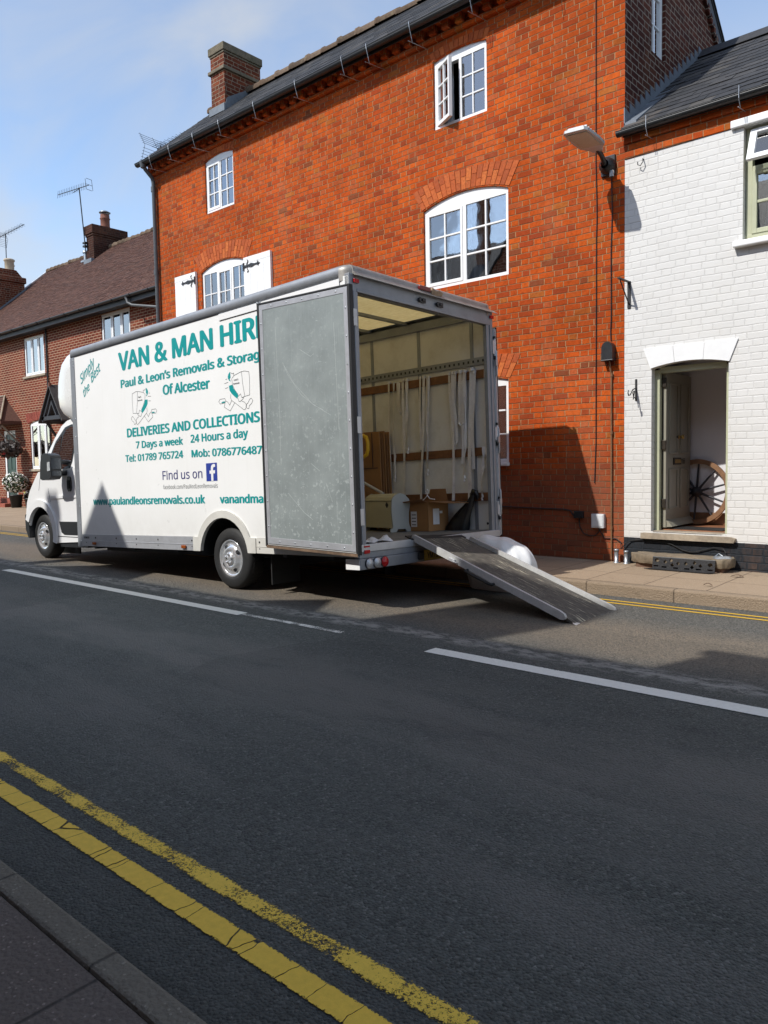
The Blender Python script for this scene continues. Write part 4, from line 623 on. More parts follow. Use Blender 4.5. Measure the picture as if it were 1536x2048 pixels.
def window(parent, x0, x1, z0, z1, rise, Y, lights, rows, set_back=.03, frame='white_gloss_paint', fw_=.055, curtain=None, sash=None, bars=.020, room=.9, head=.09, curtains=None, roomz=None, sill=True, wavy=True):
    """window (frame) > pane, curtain, sill. lights: list of (xa, xb, cols)"""
    y0 = Y+set_back; y1 = y0+.075; b = MB()
    top = z1-head+.0
    poly = [(x0, top), (x1, top)] + list(reversed(arc_pts(x0, x1, z1, rise)))
    b.prism_xz(poly, y0, y1)
    b.box(x0, x0+fw_, y0, y1, z0+.05, top); b.box(x1-fw_, x1, y0, y1, z0+.05, top); b.box(x0, x1, y0-.004, y1, z0, z0+.05)
    xs = [l[0] for l in lights]+[lights[-1][1]]
    for l0, l1 in zip(lights[:-1], lights[1:]):
        b.box(l0[1], l1[0], y0-.002, y1, z0+.05, top)
    o = part('window', b, frame, parent, .004)
    gl = MB(); sb = MB(); has = False
    for k, (xa, xb, cols) in enumerate(lights):
        inset = .035
        za, zb = z0+.05, top
        s = (sash or {}).get(k)
        lm_ = MB(); gm = MB()
        yy0, yy1 = y0-.012, y0+.04
        if s != 'none':
            lm_.box(xa, xa+inset, yy0, yy1, za, zb); lm_.box(xb-inset, xb, yy0, yy1, za, zb); lm_.box(xa+inset, xb-inset, yy0+.001, yy1, za, za+inset*1.4); lm_.box(xa+inset, xb-inset, yy0+.001, yy1, zb-inset, zb)
        else: inset = .008
        for c in range(1, cols):
            xc = xa+inset+(xb-xa-2*inset)*c/cols; lm_.box(xc-bars/2, xc+bars/2, yy0+.006, yy1-.004, za+inset, zb-inset)
        rws = rows[k] if isinstance(rows, list) else rows
        for r_ in range(1, rws):
            zc = za+inset*1.2+(zb-za-2.2*inset)*r_/rws; lm_.box(xa+inset, xb-inset, yy0+.007, yy1-.005, zc-bars/2, zc+bars/2)
        gm.box(xa+inset*.8, xb-inset*.8, yy0+.024, yy0+.028, za+inset*.8, zb-inset*.8)
        if isinstance(s, (int, float)) and s:
            T = Matrix.Translation((xa, y0, 0)) @ Matrix.Rotation(R(-s), 4, 'Z') @ Matrix.Translation((-xa, -y0, 0))
            lm_.xform(T); gm.xform(T)
        if lm_.v: part('sash', lm_, frame, o, .003)
        part('pane', gm, 'window_glass', o)
    # room behind
    if room:
        rm = MB(); ry = y1+room; zt = z1+rise
        vs = [(x0-.25, y1+.01, z0-.4), (x1+.25, y1+.01, z0-.4), (x1+.25, y1+.01, zt+.15), (x0-.25, y1+.01, zt+.15), (x0-.25, ry, z0-.4), (x1+.25, ry, z0-.4), (x1+.25, ry, zt+.15), (x0-.25, ry, zt+.15)]
        rm.add(vs, [(0, 1, 5, 4), (1, 2, 6, 5), (2, 3, 7, 6), (3, 0, 4, 7), (4, 5, 6, 7)])
        part('room', rm, 'room_dark', o)
    for (ca, cb) in (curtains or []):
        cm = MB(); nn = 40
        def fn(u, v, ca=ca, cb=cb): return (ca+(cb-ca)*u, y1+.09+.022*math.sin(u*(cb-ca)*58+v*.6)+.012*math.sin(u*(cb-ca)*131+1), z0+.02+(z1+rise*.3-z0)*v)
        cm.grid(fn, nn, 4); part('curtain', cm, curtain or 'curtain_white', o)
    return o

# ================================================================== BRICK HOUSE
bh = thing('brick_house', 'tall orange brick three storey house with arched white windows behind the van', 'house', (-9, YW, .12))
b = MB()
ops = [opening(-6.785, -5.885, 6.10, 7.03, .055), opening(-6.995, -5.563, 3.885, 5.02, .13), opening(-12.215, -11.36, 6.15, 7.11, .055), opening(-12.43, -11.07, 3.85, 5.10, .13), opening(-6.75, -5.58, 1.38, 2.50, .06)]
b.sheet_holes([(-14.0, .05), (-3.95, .05), (-3.95, 7.60), (-14.0, 7.60)], ops, lambda p, d: (p[0], YW+d, p[1]), .14)
gw = [(9.68, 6.485), (10.115, 6.485), (10.115, 7.95), (9.68, 7.95)]
part('wall', b, 'orange_brick', bh)
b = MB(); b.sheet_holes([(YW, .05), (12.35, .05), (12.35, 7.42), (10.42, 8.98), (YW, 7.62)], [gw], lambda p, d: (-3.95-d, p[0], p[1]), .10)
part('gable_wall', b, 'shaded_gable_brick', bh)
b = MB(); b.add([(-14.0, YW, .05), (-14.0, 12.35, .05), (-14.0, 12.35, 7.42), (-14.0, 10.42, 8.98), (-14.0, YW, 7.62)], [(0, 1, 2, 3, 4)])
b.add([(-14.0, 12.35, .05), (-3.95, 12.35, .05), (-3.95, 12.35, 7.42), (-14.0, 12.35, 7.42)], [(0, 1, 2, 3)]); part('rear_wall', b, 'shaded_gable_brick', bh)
# cornice: string band and dentils
b = MB(); b.box(-14.0, -3.95, YW-.055, YW-.002, 7.285, 7.352); b.box(-14.0, -3.95, YW-.16, YW-.003, 7.47, 7.60)
x = -13.97
while x < -4.0: b.box(x, x+.11, YW-.115, YW-.004, 7.352, 7.47); x += .225
part('cornice', b, 'orange_brick', bh, .006)
for args in ((-7.02, -5.54, 5.035, .13, .30, YW), (-12.46, -11.04, 5.115, .13, .31, YW), (-6.78, -5.55, 2.515, .06, .31, YW, .075, .006, 1.0), (-6.80, -5.87, 7.045, .055, .115, YW), (-12.23, -11.345, 7.125, .055, .115, YW)):
    b = MB(); voussoirs(b, *args); part('window_arch', b, 'arch_brick', bh)
# roof
b = MB(); b.prism_yz([(8.66, 7.525), (8.66, 7.495), (10.42, 8.97), (12.5, 7.29), (12.5, 7.33), (10.42, 9.01)], -13.99, -3.90)
tiles(b, -14.02, -3.88, (8.62, 7.50), (10.42, 9.03), .19, .255, .007, .008, .4, 2); tiles(b, -14.02, -3.88, (12.5, 7.33), (10.42, 9.03), .4, .5, .007, .006, 0, 4)
roof = part('roof', b, 'slate', bh)
b = MB(); ridge_tiles(b, -13.98, -3.9, 10.42, 9.06, .46, .115); part('ridge', b, 'ridge_tile', roof)
b = MB(); b.prism_yz([(8.62, 7.36), (8.62, 7.50), (10.42, 8.93), (12.45, 7.30), (12.45, 7.10), (10.42, 8.72)], -3.95, -3.905)
x = 10.5
part('verge', b, 'black_timber', roof)
b = MB()
for k in range(16):
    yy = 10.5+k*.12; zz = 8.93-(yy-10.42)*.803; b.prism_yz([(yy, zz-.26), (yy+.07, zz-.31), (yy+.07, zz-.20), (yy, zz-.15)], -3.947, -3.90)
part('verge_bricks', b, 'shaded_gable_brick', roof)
# chimney
ch = MB(); cx0, cx1, cy0, cy1 = -13.08, -12.64, 9.75, 10.68
ch.box(cx0, cx1, cy0, cy1, 8.2, 9.64)
chm = part('chimney', ch, 'chimney_brick', roof, .006)
c2 = MB(); c2.box(cx0-.045, cx1+.045, cy0-.045, cy1+.045, 9.27, 9.34); c2.box(cx0-.015, cx1+.015, cy0-.015, cy1+.015, 9.60, 9.64); c2.box(cx0-.035, cx1+.035, cy0-.035, cy1+.035, 9.641, 9.79)
part('chimney_cap', c2, 'mossy_stone', chm if False else roof, .012)
c2 = MB(); c2.box(cx0-.03, cx1+.03, cy0-.045, cy0-.003, 8.46, 8.60)
c2.prism_yz([(cy0-.05, 8.43), (cy0+.05, 8.74), (cy0+.85, 9.22), (cy0+.85, 9.0)], cx1+.002, cx1+.012)
part('flashing', c2, 'lead', roof)
# gutter, stays and downpipe
def half_gutter(mb, x0, x1, y, z, r=.062):
    n = 9; vs = []
    for xx in (x0, x1):
        for rr in (r, r-.008):
            for i in range(n): a = math.pi+math.pi*i/(n-1); vs.append((xx, y+math.cos(a)*rr, z+math.sin(a)*rr))
    fs = [(i, i+1, 2*n+i+1, 2*n+i) for i in range(n-1)] + [(n+i, n+i+1, 3*n+i+1, 3*n+i) for i in range(n-1)]
    fs += [(0, n, 3*n, 2*n), (n-1, 2*n-1, 4*n-1, 3*n-1)]
    mb.add(vs, fs, True); mb.add(vs[:n]+vs[2*n:3*n], [tuple(range(n)), tuple(range(n, 2*n))]); return mb
b = MB(); half_gutter(b, -14.06, -3.98, 8.60, 7.47, .058); b.tube([(-14.06, 8.543, 7.472), (-3.98, 8.543, 7.472)], .007, 8); b.box(-14.0, -3.95, 8.665, 8.685, 7.40, 7.50); part_g = part('gutter', b, 'gutter_black', bh)
for xs in (-13.51, -12.85, -12.07, -11.29, -10.32, -9.28, -8.24, -7.73, -6.92, -5.91, -4.85):
    b = MB(); b.tube([(xs-.02, 8.64, 7.515), (xs-.015, 8.56, 7.525), (xs, 8.532, 7.49), (xs+.01, 8.532, 7.42), (xs+.02, 8.57, 7.28), (xs+.02, 8.585, 7.24)], .0045, 5)
    b.tube([(xs-.01, 8.53, 7.245), (xs+.05, 8.9, 7.245)], .004, 5); part('gutter_stay', b, 'galvanised', part_g)
b = MB(); b.tube([(-13.84, 8.60, 7.42), (-13.84, 8.65, 7.34), (-13.86, 8.81, 7.22), (-13.86, 8.835, 7.12), (-13.86, 8.835, .15)], .040, 12)
for zz in (7.0, 5.35, 3.75, 2.1): b.tube([(-13.87, 8.835, zz-.05), (-13.87, 8.835, zz+.05)], .049, 12)
b.cyl((-13.84, 8.60, 7.48), (-13.84, 8.60, 7.36), .07, 12, .05); part('downpipe', b, 'grey_downpipe', bh)
# windows
W_ = dict(parent=bh, Y=YW)
window(bh, -6.785, -5.885, 6.10, 7.03, .055, YW, [(-6.73, -6.36, 2), (-6.315, -5.94, 2)], 3, curtains=[(-6.73, -6.58), (-6.33, -6.22), (-6.02, -5.93)], sash={0: 27, 1: 'none'}, head=.075)
window(bh, -6.995, -5.563, 3.885, 5.02, .13, YW, [(-6.94, -6.325, 2), (-6.265, -5.615, 2)], 3, curtains=[(-6.92, -6.66), (-6.27, -6.10), (-5.72, -5.63)], sash={1: 'none'}, head=.06, bars=.024)
window(bh, -12.215, -11.36, 6.15, 7.11, .055, YW, [(-12.16, -11.80, 2), (-11.765, -11.41, 2)], 3, curtains=[(-12.15, -11.95), (-11.76, -11.66), (-11.50, -11.42)], sash={1: 'none'}, head=.075)
window(bh, -12.43, -11.07, 3.85, 5.10, .13, YW, [(-12.37, -11.98, 2), (-11.93, -11.54, 2), (-11.49, -11.12, 2)], 3, curtains=[(-12.36, -12.1), (-11.78, -11.62), (-11.46, -11.2)], head=.05, sash={0: 'none', 2: 'none'})
window(bh, -6.75, -5.58, 1.38, 2.50, .06, YW, [(-6.69, -6.19, 2), (-6.14, -5.64, 1)], 3, sash={1: 'none'}, head=.08, bars=.022)
b = MB(); b.box(-6.80, -5.57, YW-.06, YW+.03, 1.33, 1.379); part('sill', b, 'white_gloss_paint', bh, .012)
# small window in the gable
b = MB(); xg = -3.99
for a0, a1, z0, z1 in ((9.68, 9.72, 6.485, 7.95), (10.06, 10.115, 6.485, 7.95), (9.68, 10.115, 6.485, 6.53), (9.86, 9.885, 6.53, 7.95)): b.box(xg-.05, xg+(.0 if a0 != 9.86 else -.01), a0, a1, z0, z1)
for zz in (6.88, 7.24, 7.6): b.box(xg-.045, xg-.012, 9.72, 10.06, zz, zz+.022)
wf = part('window', b, 'white_gloss_paint', bh, .003); b = MB(); b.box(xg-.032, xg-.028, 9.71, 10.07, 6.52, 7.94); part('pane', b, 'window_glass', wf)
b = MB(); b.box(xg-.5, xg-.45, 9.5, 10.3, 6.3, 8.1); part('room', b, 'room_dark', wf)
# shutters
def shutter(x0, x1, hinge_right, z0, z1):
    b = MB(); n = 4; wv = (x1-x0)/n
    for i in range(n): b.box(x0+i*wv+.002, x0+(i+1)*wv-.002, YW-.052, YW-.02, z0, z1)
    b.box(x0, x1, YW-.022, YW-.004, z0+.001, z1-.001); b.box(x0, x1, YW-.055, YW-.0525, z1-.10, z1)
    s = part('shutter', b, 'white_gloss_paint', bh, .003)
    sg = 1 if hinge_right else -1; xh = x1-.01 if hinge_right else x0+.01; zc = z1-.16
    b = MB(); P2 = lambda d, dz: (xh-sg*d, zc+dz)
    arm = [P2(0, -.05), P2(.025, -.02), P2(.12, -.016), P2(.22, -.034), P2(.31, -.012), P2(.38, -.012), P2(.40, -.045), P2(.415, -.012), P2(.455, 0), P2(.415, .012), P2(.40, .045), P2(.38, .012), P2(.31, .012), P2(.22, .034), P2(.12, .016), P2(.025, .02), P2(0, .05)]
    b.prism_xz(arm, YW-.066, YW-.054); b.tube([(xh-sg*.10, YW-.06, zc-.11), (xh-sg*.13, YW-.06, zc-.09), (xh-sg*.09, YW-.06, zc-.03), (xh-sg*.085, YW-.06, zc), (xh-sg*.09, YW-.06, zc+.03), (xh-sg*.13, YW-.06, zc+.09), (xh-sg*.10, YW-.06, zc+.11)], .009, 6)
    b.box(xh-.012, xh+.012, YW-.07, YW-.05, zc-.07, zc+.07)
    part('strap_hinge', b, 'black_iron', s)
shutter(-13.246, -12.56, True, 3.85, 5.14); shutter(-11.08, -10.345, False, 3.85, 5.12)

# ================================================================== WHITE COTTAGE
wc = thing('white_cottage', 'white painted brick cottage with an open sage green front door and slate roof', 'house', (-1.5, YW, .12))
b = MB(); x1c = 3.2
b.sheet_holes([(-3.948, .40), (x1c, .40), (x1c, 4.935), (-3.948, 4.935)], [opening(-3.614, -2.747, .53, 2.452, .055), [(-2.62, 3.72), (-1.45, 3.72), (-1.45, 4.92), (-2.62, 4.92)]], lambda p, d: (p[0], YW+d, p[1]), .10)
part('wall', b, 'white_painted_brick', wc)
b = MB(); b.box(-3.947, x1c, YW-.012, YW+.2, .05, .445)
part('plinth', b, 'black_plinth_paint', wc, .004)
b = MB(); b.box(-3.947, x1c, YW-.014, YW+.1, 4.937, 5.10); b.box(-3.947, x1c, YW-.04, YW+.1, 5.102, 5.21); part('eaves_brick', b, 'orange_brick', wc, .006)
b = MB(); b.add([(x1c, YW, .05), (x1c, 14, .05), (x1c, 14, 5.1), (x1c, 11.45, 7.0), (x1c, YW, 5.2)], [(0, 1, 2, 3, 4)]); part('gable_wall', b, 'white_painted_brick', wc)
b = MB(); b.prism_yz([(8.80, 5.215), (8.80, 5.245), (11.45, 7.05), (14.3, 5.1), (14.3, 5.07), (11.45, 7.0)], -3.94, x1c+.1)
tiles(b, -3.935, x1c+.1, (8.76, 5.228), (11.45, 7.07), .205, .255, .008, .012, 1.2, 9)
rf = part('roof', b, 'slate', wc)
b = MB(); b.prism_yz([(11.25, 6.98), (11.30, 6.98), (11.46, 7.12), (11.62, 6.98), (11.66, 6.98), (11.46, 7.17)], -3.94, x1c+.1); part('ridge', b, 'slate', rf, .01)
b = MB(); n = 17
for k in range(n):
    s0 = k/n; s1 = (k+1)/n; yA = 8.87+2.6*s0; yB = 8.87+2.6*s1; zA = 5.34+1.735*s0; zB = 5.34+1.735*s1
    b.prism_yz([(yA, zA-.02), (yB, zB-.02), (yB, zB+.06), (yA+.015, zA+.185), (yA, zA+.185)], -3.949, -3.938)
b.prism_yz([(8.87, 5.30), (11.47, 7.035), (11.47, 7.07), (8.87, 5.345)], -3.948, -3.80); part('flashing', b, 'lead', rf)
b = MB(); half_gutter(b, -3.99, x1c, 8.775, 5.215, .052); b.tube([(-3.99, 8.724, 5.217), (x1c, 8.724, 5.217)], .006, 8); b.box(-3.947, x1c, 8.826, 8.845, 5.17, 5.235)
gt = part('gutter', b, 'gutter_black', wc)
for xs in (-3.62, -2.62, -1.5):
    b = MB(); b.tube([(xs, 8.80, 5.32), (xs, 8.715, 5.29), (xs, 8.715, 5.16), (xs+.01, 8.74, 5.07)], .0045, 5); b.tube([(xs-.01, 8.73, 5.08), (xs+.02, 8.9, 5.07)], .004, 5); part('gutter_stay', b, 'galvanised', gt)
# door surround
lt = [-3.713, -3.36, -3.005, -2.646]; lb = [-3.624, -3.34, -3.02, -2.737]
ar = arc_pts(-3.624, -2.737, 2.452, .055, 24)
b = MB()
for k in range(3):
    za_ = lambda x: min((abs(q[0]-x), q[1]) for q in arc_pts(-3.624, -2.737, 2.452, .055, 200))[1]
    bot = [(lb[k]+.002, za_(lb[k]+.002))]+[p for p in ar if lb[k]+.015 <= p[0] <= lb[k+1]-.015]+[(lb[k+1]-.002, za_(lb[k+1]-.002))]
    b.prism_xz(bot+[(lt[k+1]-.0015, 2.690), (lt[k]+.0015, 2.690+.004)], YW-.016, YW+.05)
part('lintel', b, 'white_gloss_paint', wc, .004)
b = MB(); b.box(-3.614, -3.555, 9.0, 9.07, .53, 2.44); b.box(-2.80, -2.747, 9.0, 9.07, .53, 2.44); b.box(-3.555, -2.80, 9.001, 9.07, 2.40, 2.47); b.box(-3.645, -3.614, 9.0, 9.07, .53, 2.44)
part('door_frame', b, 'sage_paint', wc, .004)
b = MB(); b.prism_xz([(-3.712, .445), (-2.655, .445), (-2.64, .49), (-2.70, .507), (-3.71, .512)], YW-.075, YW+.18); b.box(-3.60, -2.79, YW+.0, 9.10, .512, .535)
part('threshold', b, 'weathered_timber', wc, .008)
# door leaf, swung in on its left hinges
dl = MB(); X0 = -3.545; dl.box(X0, X0+.04, 9.075, 9.885, .565, 2.42)
door = part('door', dl, 'sage_door_paint', wc, .003)
fx = X0+.04
b = MB()
for (ya, yb, za, zb) in ((9.16, 9.44, .78, 1.27), (9.52, 9.80, .78, 1.27), (9.16, 9.44, 1.45, 2.30), (9.52, 9.80, 1.45, 2.30)):
    for (a0, a1, c0, c1) in ((ya, yb, za, za+.022), (ya, yb, zb-.022, zb), (ya, ya+.022, za+.022, zb-.022), (yb-.022, yb, za+.022, zb-.022)): b.box(fx+.001, fx+.012, a0, a1, c0, c1)
part('panel_moulding', b, 'sage_door_paint', door, .004)
b = MB(); b.prism_yz([(9.08, .565), (9.88, .565), (9.88, .64), (9.08, .64)], fx+.001, fx+.006); b.prism([(0, .57), (.075, .575), (.04, .62), (0, .655)], lambda p: (fx+p[0], 9.09, p[1]), lambda p: (fx+p[0], 9.88, p[1])); part('weather_bar', b, 'sage_door_paint', door, .003)
b = MB(); b.lathe([(.026, 0), (.026, .006), (.010, .010), (.010, .028), (.024, .036), (.029, .050), (.024, .064), (.0, .068)], (fx, 9.48, 1.655), (1, 0, 0), 20); part('door_knob', b, 'brass', door)
b = MB(); b.lathe([(.018, 0), (.018, .012), (.0, .014)], (fx, 9.43, 1.655), (1, 0, 0), 16); part('lock', b, 'dark_bronze', door)
b = MB(); b.box(fx, fx+.012, 9.30, 9.545, 1.315, 1.400); part('letterbox', b, 'dark_bronze', door, .004)
b = MB(); b.box(fx+.0125, fx+.018, 9.33, 9.515, 1.335, 1.38); part('letterbox_flap', b, 'brass', door, .003)
b = MB(); add_text(b, '166', (fx+.006, 9.575, 1.325), (0, 1, 0), (0, 0, 1), .082, .115, .03); part('house_number', b, 'dark_bronze', door)
for zz in (.80, 1.5, 2.24): b = MB(); b.box(-3.556, -3.50, 9.05, 9.073, zz, zz+.11); part('hinge', b, 'dark_bronze', door, .003)
# hallway inside
b = MB(); b.box(-4.1, -1.7, 9.95, 10.05, .4, 2.75); b.box(-1.72, -1.65, 9.1, 9.95, .4, 2.75); b.box(-4.15, -4.08, 9.1, 9.95, .4, 2.75); b.box(-4.1, -1.7, 9.08, 9.95, 2.66, 2.7)
b.box(-4.1, -3.66, 9.075, 9.10, .4, 2.7); b.box(-2.74, -1.7, 9.075, 9.10, .4, 2.7); part('hall_wall', b, 'hall_plaster', wc)
b = MB(); b.box(-4.08, -1.72, 9.08, 9.949, .45, .545); part('hall_floor', b, 'timber_floor', wc)
b = MB(); b.box(-4.07, -1.73, 9.925, 9.949, .546, .70); part('skirting', b, 'timber_brown', wc, .006)
# upstairs window
b = MB(); y0 = 9.0
b.box(-2.615, -2.55, y0-.02, y0+.06, 3.74, 4.92); b.box(-2.62, -1.45, y0-.021, y0+.06, 3.72, 3.80); b.box(-2.55, -1.45, y0-.02, y0+.06, 4.86, 4.92); b.box(-2.55, -1.45, y0-.02, y0+.055, 4.47, 4.515); b.box(-2.05, -2.0, y0-.019, y0+.06, 3.80, 4.86)
b.box(-2.55, -2.50, y0-.03, y0+.03, 3.80, 4.47); b.box(-2.50, -2.05, y0-.031, y0+.03, 3.80, 3.85); b.box(-2.50, -2.05, y0-.03, y0+.03, 4.42, 4.47); b.box(-2.50, -2.05, y0-.02, y0+.02, 4.12, 4.15)
wf = part('window', b, 'sage_paint', wc, .004)
b = MB(); b.box(-2.51, -2.05, y0-.004, y0, 3.82, 4.46); b.box(-2.0, -1.46, y0-.004, y0, 3.80, 4.86); part('pane', b, 'window_glass', wf)
b = MB(); T = Matrix.Translation((0, y0-.03, 4.87)) @ Matrix.Rotation(R(-24), 4, 'X')
for (a, c, z0, z1) in ((-2.56, -2.49, -.39, 0), (-2.10, -2.03, -.39, 0), (-2.49, -2.10, -.39, -.33), (-2.49, -2.10, -.05, 0)): b.box(a, c, -.04, 0, z0, z1, T)
part('top_sash', b, 'white_gloss_paint', wf, .004); b = MB(); b.box(-2.50, -2.09, -.024, -.019, -.36, -.03, T); part('pane', b, 'window_glass', wf)
b = MB(); b.tube([(-2.45, y0-.05, 4.43), (-2.44, y0-.075, 4.435), (-2.30, y0-.075, 4.44), (-2.28, y0-.05, 4.44)], .010, 6); part('stay', b, 'sage_paint', wf)
b = MB(); b.grid(lambda u, v: (-2.38+.28*u-.10*(1-v)*(1-u), 9.12+.02*math.sin(u*34), 3.75+.75*v), 30, 4); part('curtain', b, 'curtain_white', wf)
b = MB(); b.box(-2.9, -1.3, 9.6, 9.65, 3.5, 5.1); part('room', b, 'room_dark', wf)
b = MB(); b.box(-2.745, -1.3, YW-.045, YW+.10, 4.925, 5.005); part('window_lintel', b, 'white_gloss_paint', wc, .008)
b = MB(); b.box(-2.70, -1.3, YW-.085, YW+.10, 3.655, 3.718); part('sill', b, 'white_gloss_paint', wc, .01)
# back wall and far return so that the house is closed
b = MB(); b.box(-3.94, x1c, 13.9, 14.0, .05, 5.1); part('rear_wall', b, 'white_painted_brick', wc)

# ================================================================== RED TERRACE down the street
YT = 11.3
th = thing('terrace_house', 'dark red brick terrace house with brown clay tile roof down the street on the left', 'house', (-23, YT, .13))
b = MB()
b.sheet_holes([(-31.4, .05), (-13.9, .05), (-13.9, 6.0), (-31.4, 6.0)], [opening(-25.74, -24.29, 4.46, 5.70), opening(-20.68, -19.11, 4.52, 5.77), opening(-25.58, -24.11, 1.405, 2.90, .09), opening(-27.66, -26.72, .42, 2.74), opening(-22.9, -22.0, .42, 2.74), opening(-20.6, -19.2, 1.405, 2.9, .09)], lambda p, d: (p[0], YT+d, p[1]), .10)
part('wall', b, 'red_terrace_brick', th)
for xg in (-31.4, -13.9): b = MB(); b.add([(xg, YT, .05), (xg, 18.7, .05), (xg, 18.7, 6), (xg, 15, 9.45), (xg, YT, 6.0)], [(0, 1, 2, 3, 4)]); part('gable_wall', b, 'red_terrace_brick', th)
b = MB(); b.prism_yz([(10.95, 5.93), (10.95, 5.97), (15, 9.53), (19, 6), (19, 5.95), (15, 9.47)], -31.5, -13.9)
tiles(b, -31.55, -13.9, (10.88, 5.93), (15, 9.55), .10, .17, .011, .005, .8, 21)
rf = part('roof', b, 'clay_tile', th)
b = MB(); ridge_tiles(b, -31.5, -13.9, 15, 9.56, .32, .11, 5); part('ridge', b, 'ridge_tile', rf)
b = MB(); b.prism_yz([(10.93, 5.92), (15, 9.50), (15, 9.62), (10.90, 6.02)], -31.60, -31.50); part('verge', b, 'white_gloss_paint', rf)
b = MB(); b.box(-31.4, -13.9, 10.97, YT-.002, 5.80, 5.86); b.box(-31.4, -13.9, 10.955, 10.972, 5.76, 5.96); part('soffit', b, 'black_timber', th)
b = MB(); half_gutter(b, -31.5, -17.05, 10.885, 5.94, .062)
for k in range(16): x = -17.4-k*.9; b.tube([(x-.025, 10.885+.066*math.cos(a), 5.94+.066*math.sin(a)) for a in [math.pi+math.pi*i/8 for i in range(9)]], .012, 6)
gt = part('gutter', b, 'gutter_black', th)
b = MB(); b.tube([(-18.55, 10.885, 5.88), (-18.5, 10.885, 5.74), (-18.35, 10.93, 5.66), (-16.6, 11.22, 5.36), (-16.4, 11.24, 5.2), (-16.4, 11.24, .15)], .038, 10); b.cyl((-18.55, 10.885, 5.93), (-18.55, 10.885, 5.84), .05, 10, .042); part('downpipe', b, 'grey_downpipe', gt)
b = MB(); b.tube([(-24.05, YT-.04, 5.8), (-24.05, YT-.04, .15)], .028, 8); part('downpipe', b, 'gutter_black', gt)
kw = dict(head=.05, frame='white_gloss_paint')
window(th, -25.74, -24.29, 4.46, 5.70, 0, YT, [(-25.68, -25.24, 1), (-25.19, -24.77, 1), (-24.72, -24.35, 1)], 1, curtains=[(-25.66, -25.4), (-25.1, -24.85), (-24.7, -24.36)], curtain='curtain_white', **kw)
window(th, -20.68, -19.11, 4.52, 5.77, 0, YT, [(-20.62, -20.14, 1), (-20.09, -19.63, 1), (-19.58, -19.17, 1)], 1, curtains=[(-20.6, -20.2), (-20.05, -19.7), (-19.55, -19.2)], curtain='curtain_white', **kw)
wv = window(th, -25.58, -24.11, 1.405, 2.90, .09, YT, [(-25.51, -25.05, 1), (-24.98, -24.55, 1), (-24.50, -24.18, 1)], 1, **kw)
b = MB()
for k in range(20):
    z = 1.52+k*.066
    for xa, xb in ((-25.0, -24.56), (-24.48, -24.19)): b.prism_yz([(YT+.13, z), (YT+.16, z+.04), (YT+.165, z+.04), (YT+.135, z)], xa, xb)
b.box(-25.49, -25.07, YT+.15, YT+.16, 1.5, 2.8); part('blind', b, 'blind_grey', wv)
for xa, xb, za in ((-25.83, -24.2, 4.385), (-20.77, -19.02, 4.445), (-25.66, -24.03, 1.33)): b = MB(); b.box(xa, xb, YT-.05, YT+.03, za, za+.073); part('sill', b, 'weathered_timber', th, .01)
b = MB(); voussoirs(b, -25.72, -23.97, 2.915, .09, .30, YT, .075, .012); part('window_arch', b, 'red_arch_brick', th)
# front door under the tiled canopy
b = MB(); b.box(-27.66, -27.55, YT+.02, YT+.1, .42, 2.74); b.box(-26.80, -26.72, YT+.02, YT+.1, .42, 2.74); b.box(-27.55, -26.8, YT+.021, YT+.1, 2.62, 2.74)
part('door_frame', b, 'white_gloss_paint', th, .004)
b = MB(); b.box(-27.55, -26.80, YT+.05, YT+.09, .42, 2.62)
for xa, xb, za, zb in ((-27.46, -27.22, .6, 1.2), (-27.13, -26.89, .6, 1.2), (-27.46, -27.22, 1.4, 2.4), (-27.13, -26.89, 1.4, 2.4)): b.box(xa, xb, YT+.035, YT+.05, za, zb)
part('door', b, 'green_door_paint', th, .006)
b = MB(); b.box(-22.9, -22.0, YT+.05, YT+.09, .42, 2.74); part('door', b, 'white_gloss_paint', th)
b = MB(); b.box(-27.8, -26.5, 10.75, YT+.1, .1, .26); b.box(-27.8, -26.5, 11.0, YT+.1, .26, .42); part('door_step', b, 'kerb_red_brick_step', th, .01)
# tiled canopy (hipped at its right end)
b = MB()
cx_l, cx_r, ye, zc0, zc1 = -29.0, -26.18, 10.62, 3.02, 3.92
b.add([(cx_l, ye, zc0), (cx_r, ye, zc0), (-27.42, YT, zc1), (cx_l, YT, zc1), (cx_l, ye, zc0-.10), (cx_r, ye, zc0-.10), (cx_r, YT, zc0), (cx_r, YT, zc0-.10), (cx_l, YT, zc0-.1)], [(0, 1, 2, 3), (0, 4, 5, 1), (1, 6, 2), (1, 5, 7, 6), (4, 8, 7, 5)])
for i in range(9):
    s = i/9; s2 = (i+1.25)/9; za, zb = zc0+(zc1-zc0)*s, zc0+(zc1-zc0)*min(1, s2); ya, yb = ye+(YT-ye)*s, ye+(YT-ye)*min(1, s2)
    ra = cx_r+(-27.42-cx_r)*s; rb = cx_r+(-27.42-cx_r)*min(1, s2); x = cx_l
    while x < ra-.03:
        x2 = min(x+.2, ra)
        b.add([(x+.003, ya-.02, za+.030), (x2-.003, ya-.02, za+.030), (min(x2, rb)-.003, yb, zb+.012), (min(x, rb)+.003, yb, zb+.012), (x+.003, ya-.02, za+.008), (x2-.003, ya-.02, za+.008)], [(0, 1, 2, 3), (0, 4, 5, 1)]); x += .2
part('canopy', b, 'clay_tile', th)
b = MB(); b.tube([(cx_r+.01, ye-.01, zc0+.04), (-27.41, YT, zc1+.05)], .032, 6); b.tube([(-27.42, YT-.03, zc1+.03), (cx_l, YT-.03, zc1+.03)], .03, 6); part('canopy_hip', b, 'weathered_timber', th)
b = MB(); b.box(-27.35, -27.05, 10.9, 11.0, 2.80, 2.90); part('porch_light', b, 'white_plastic', th, .02)
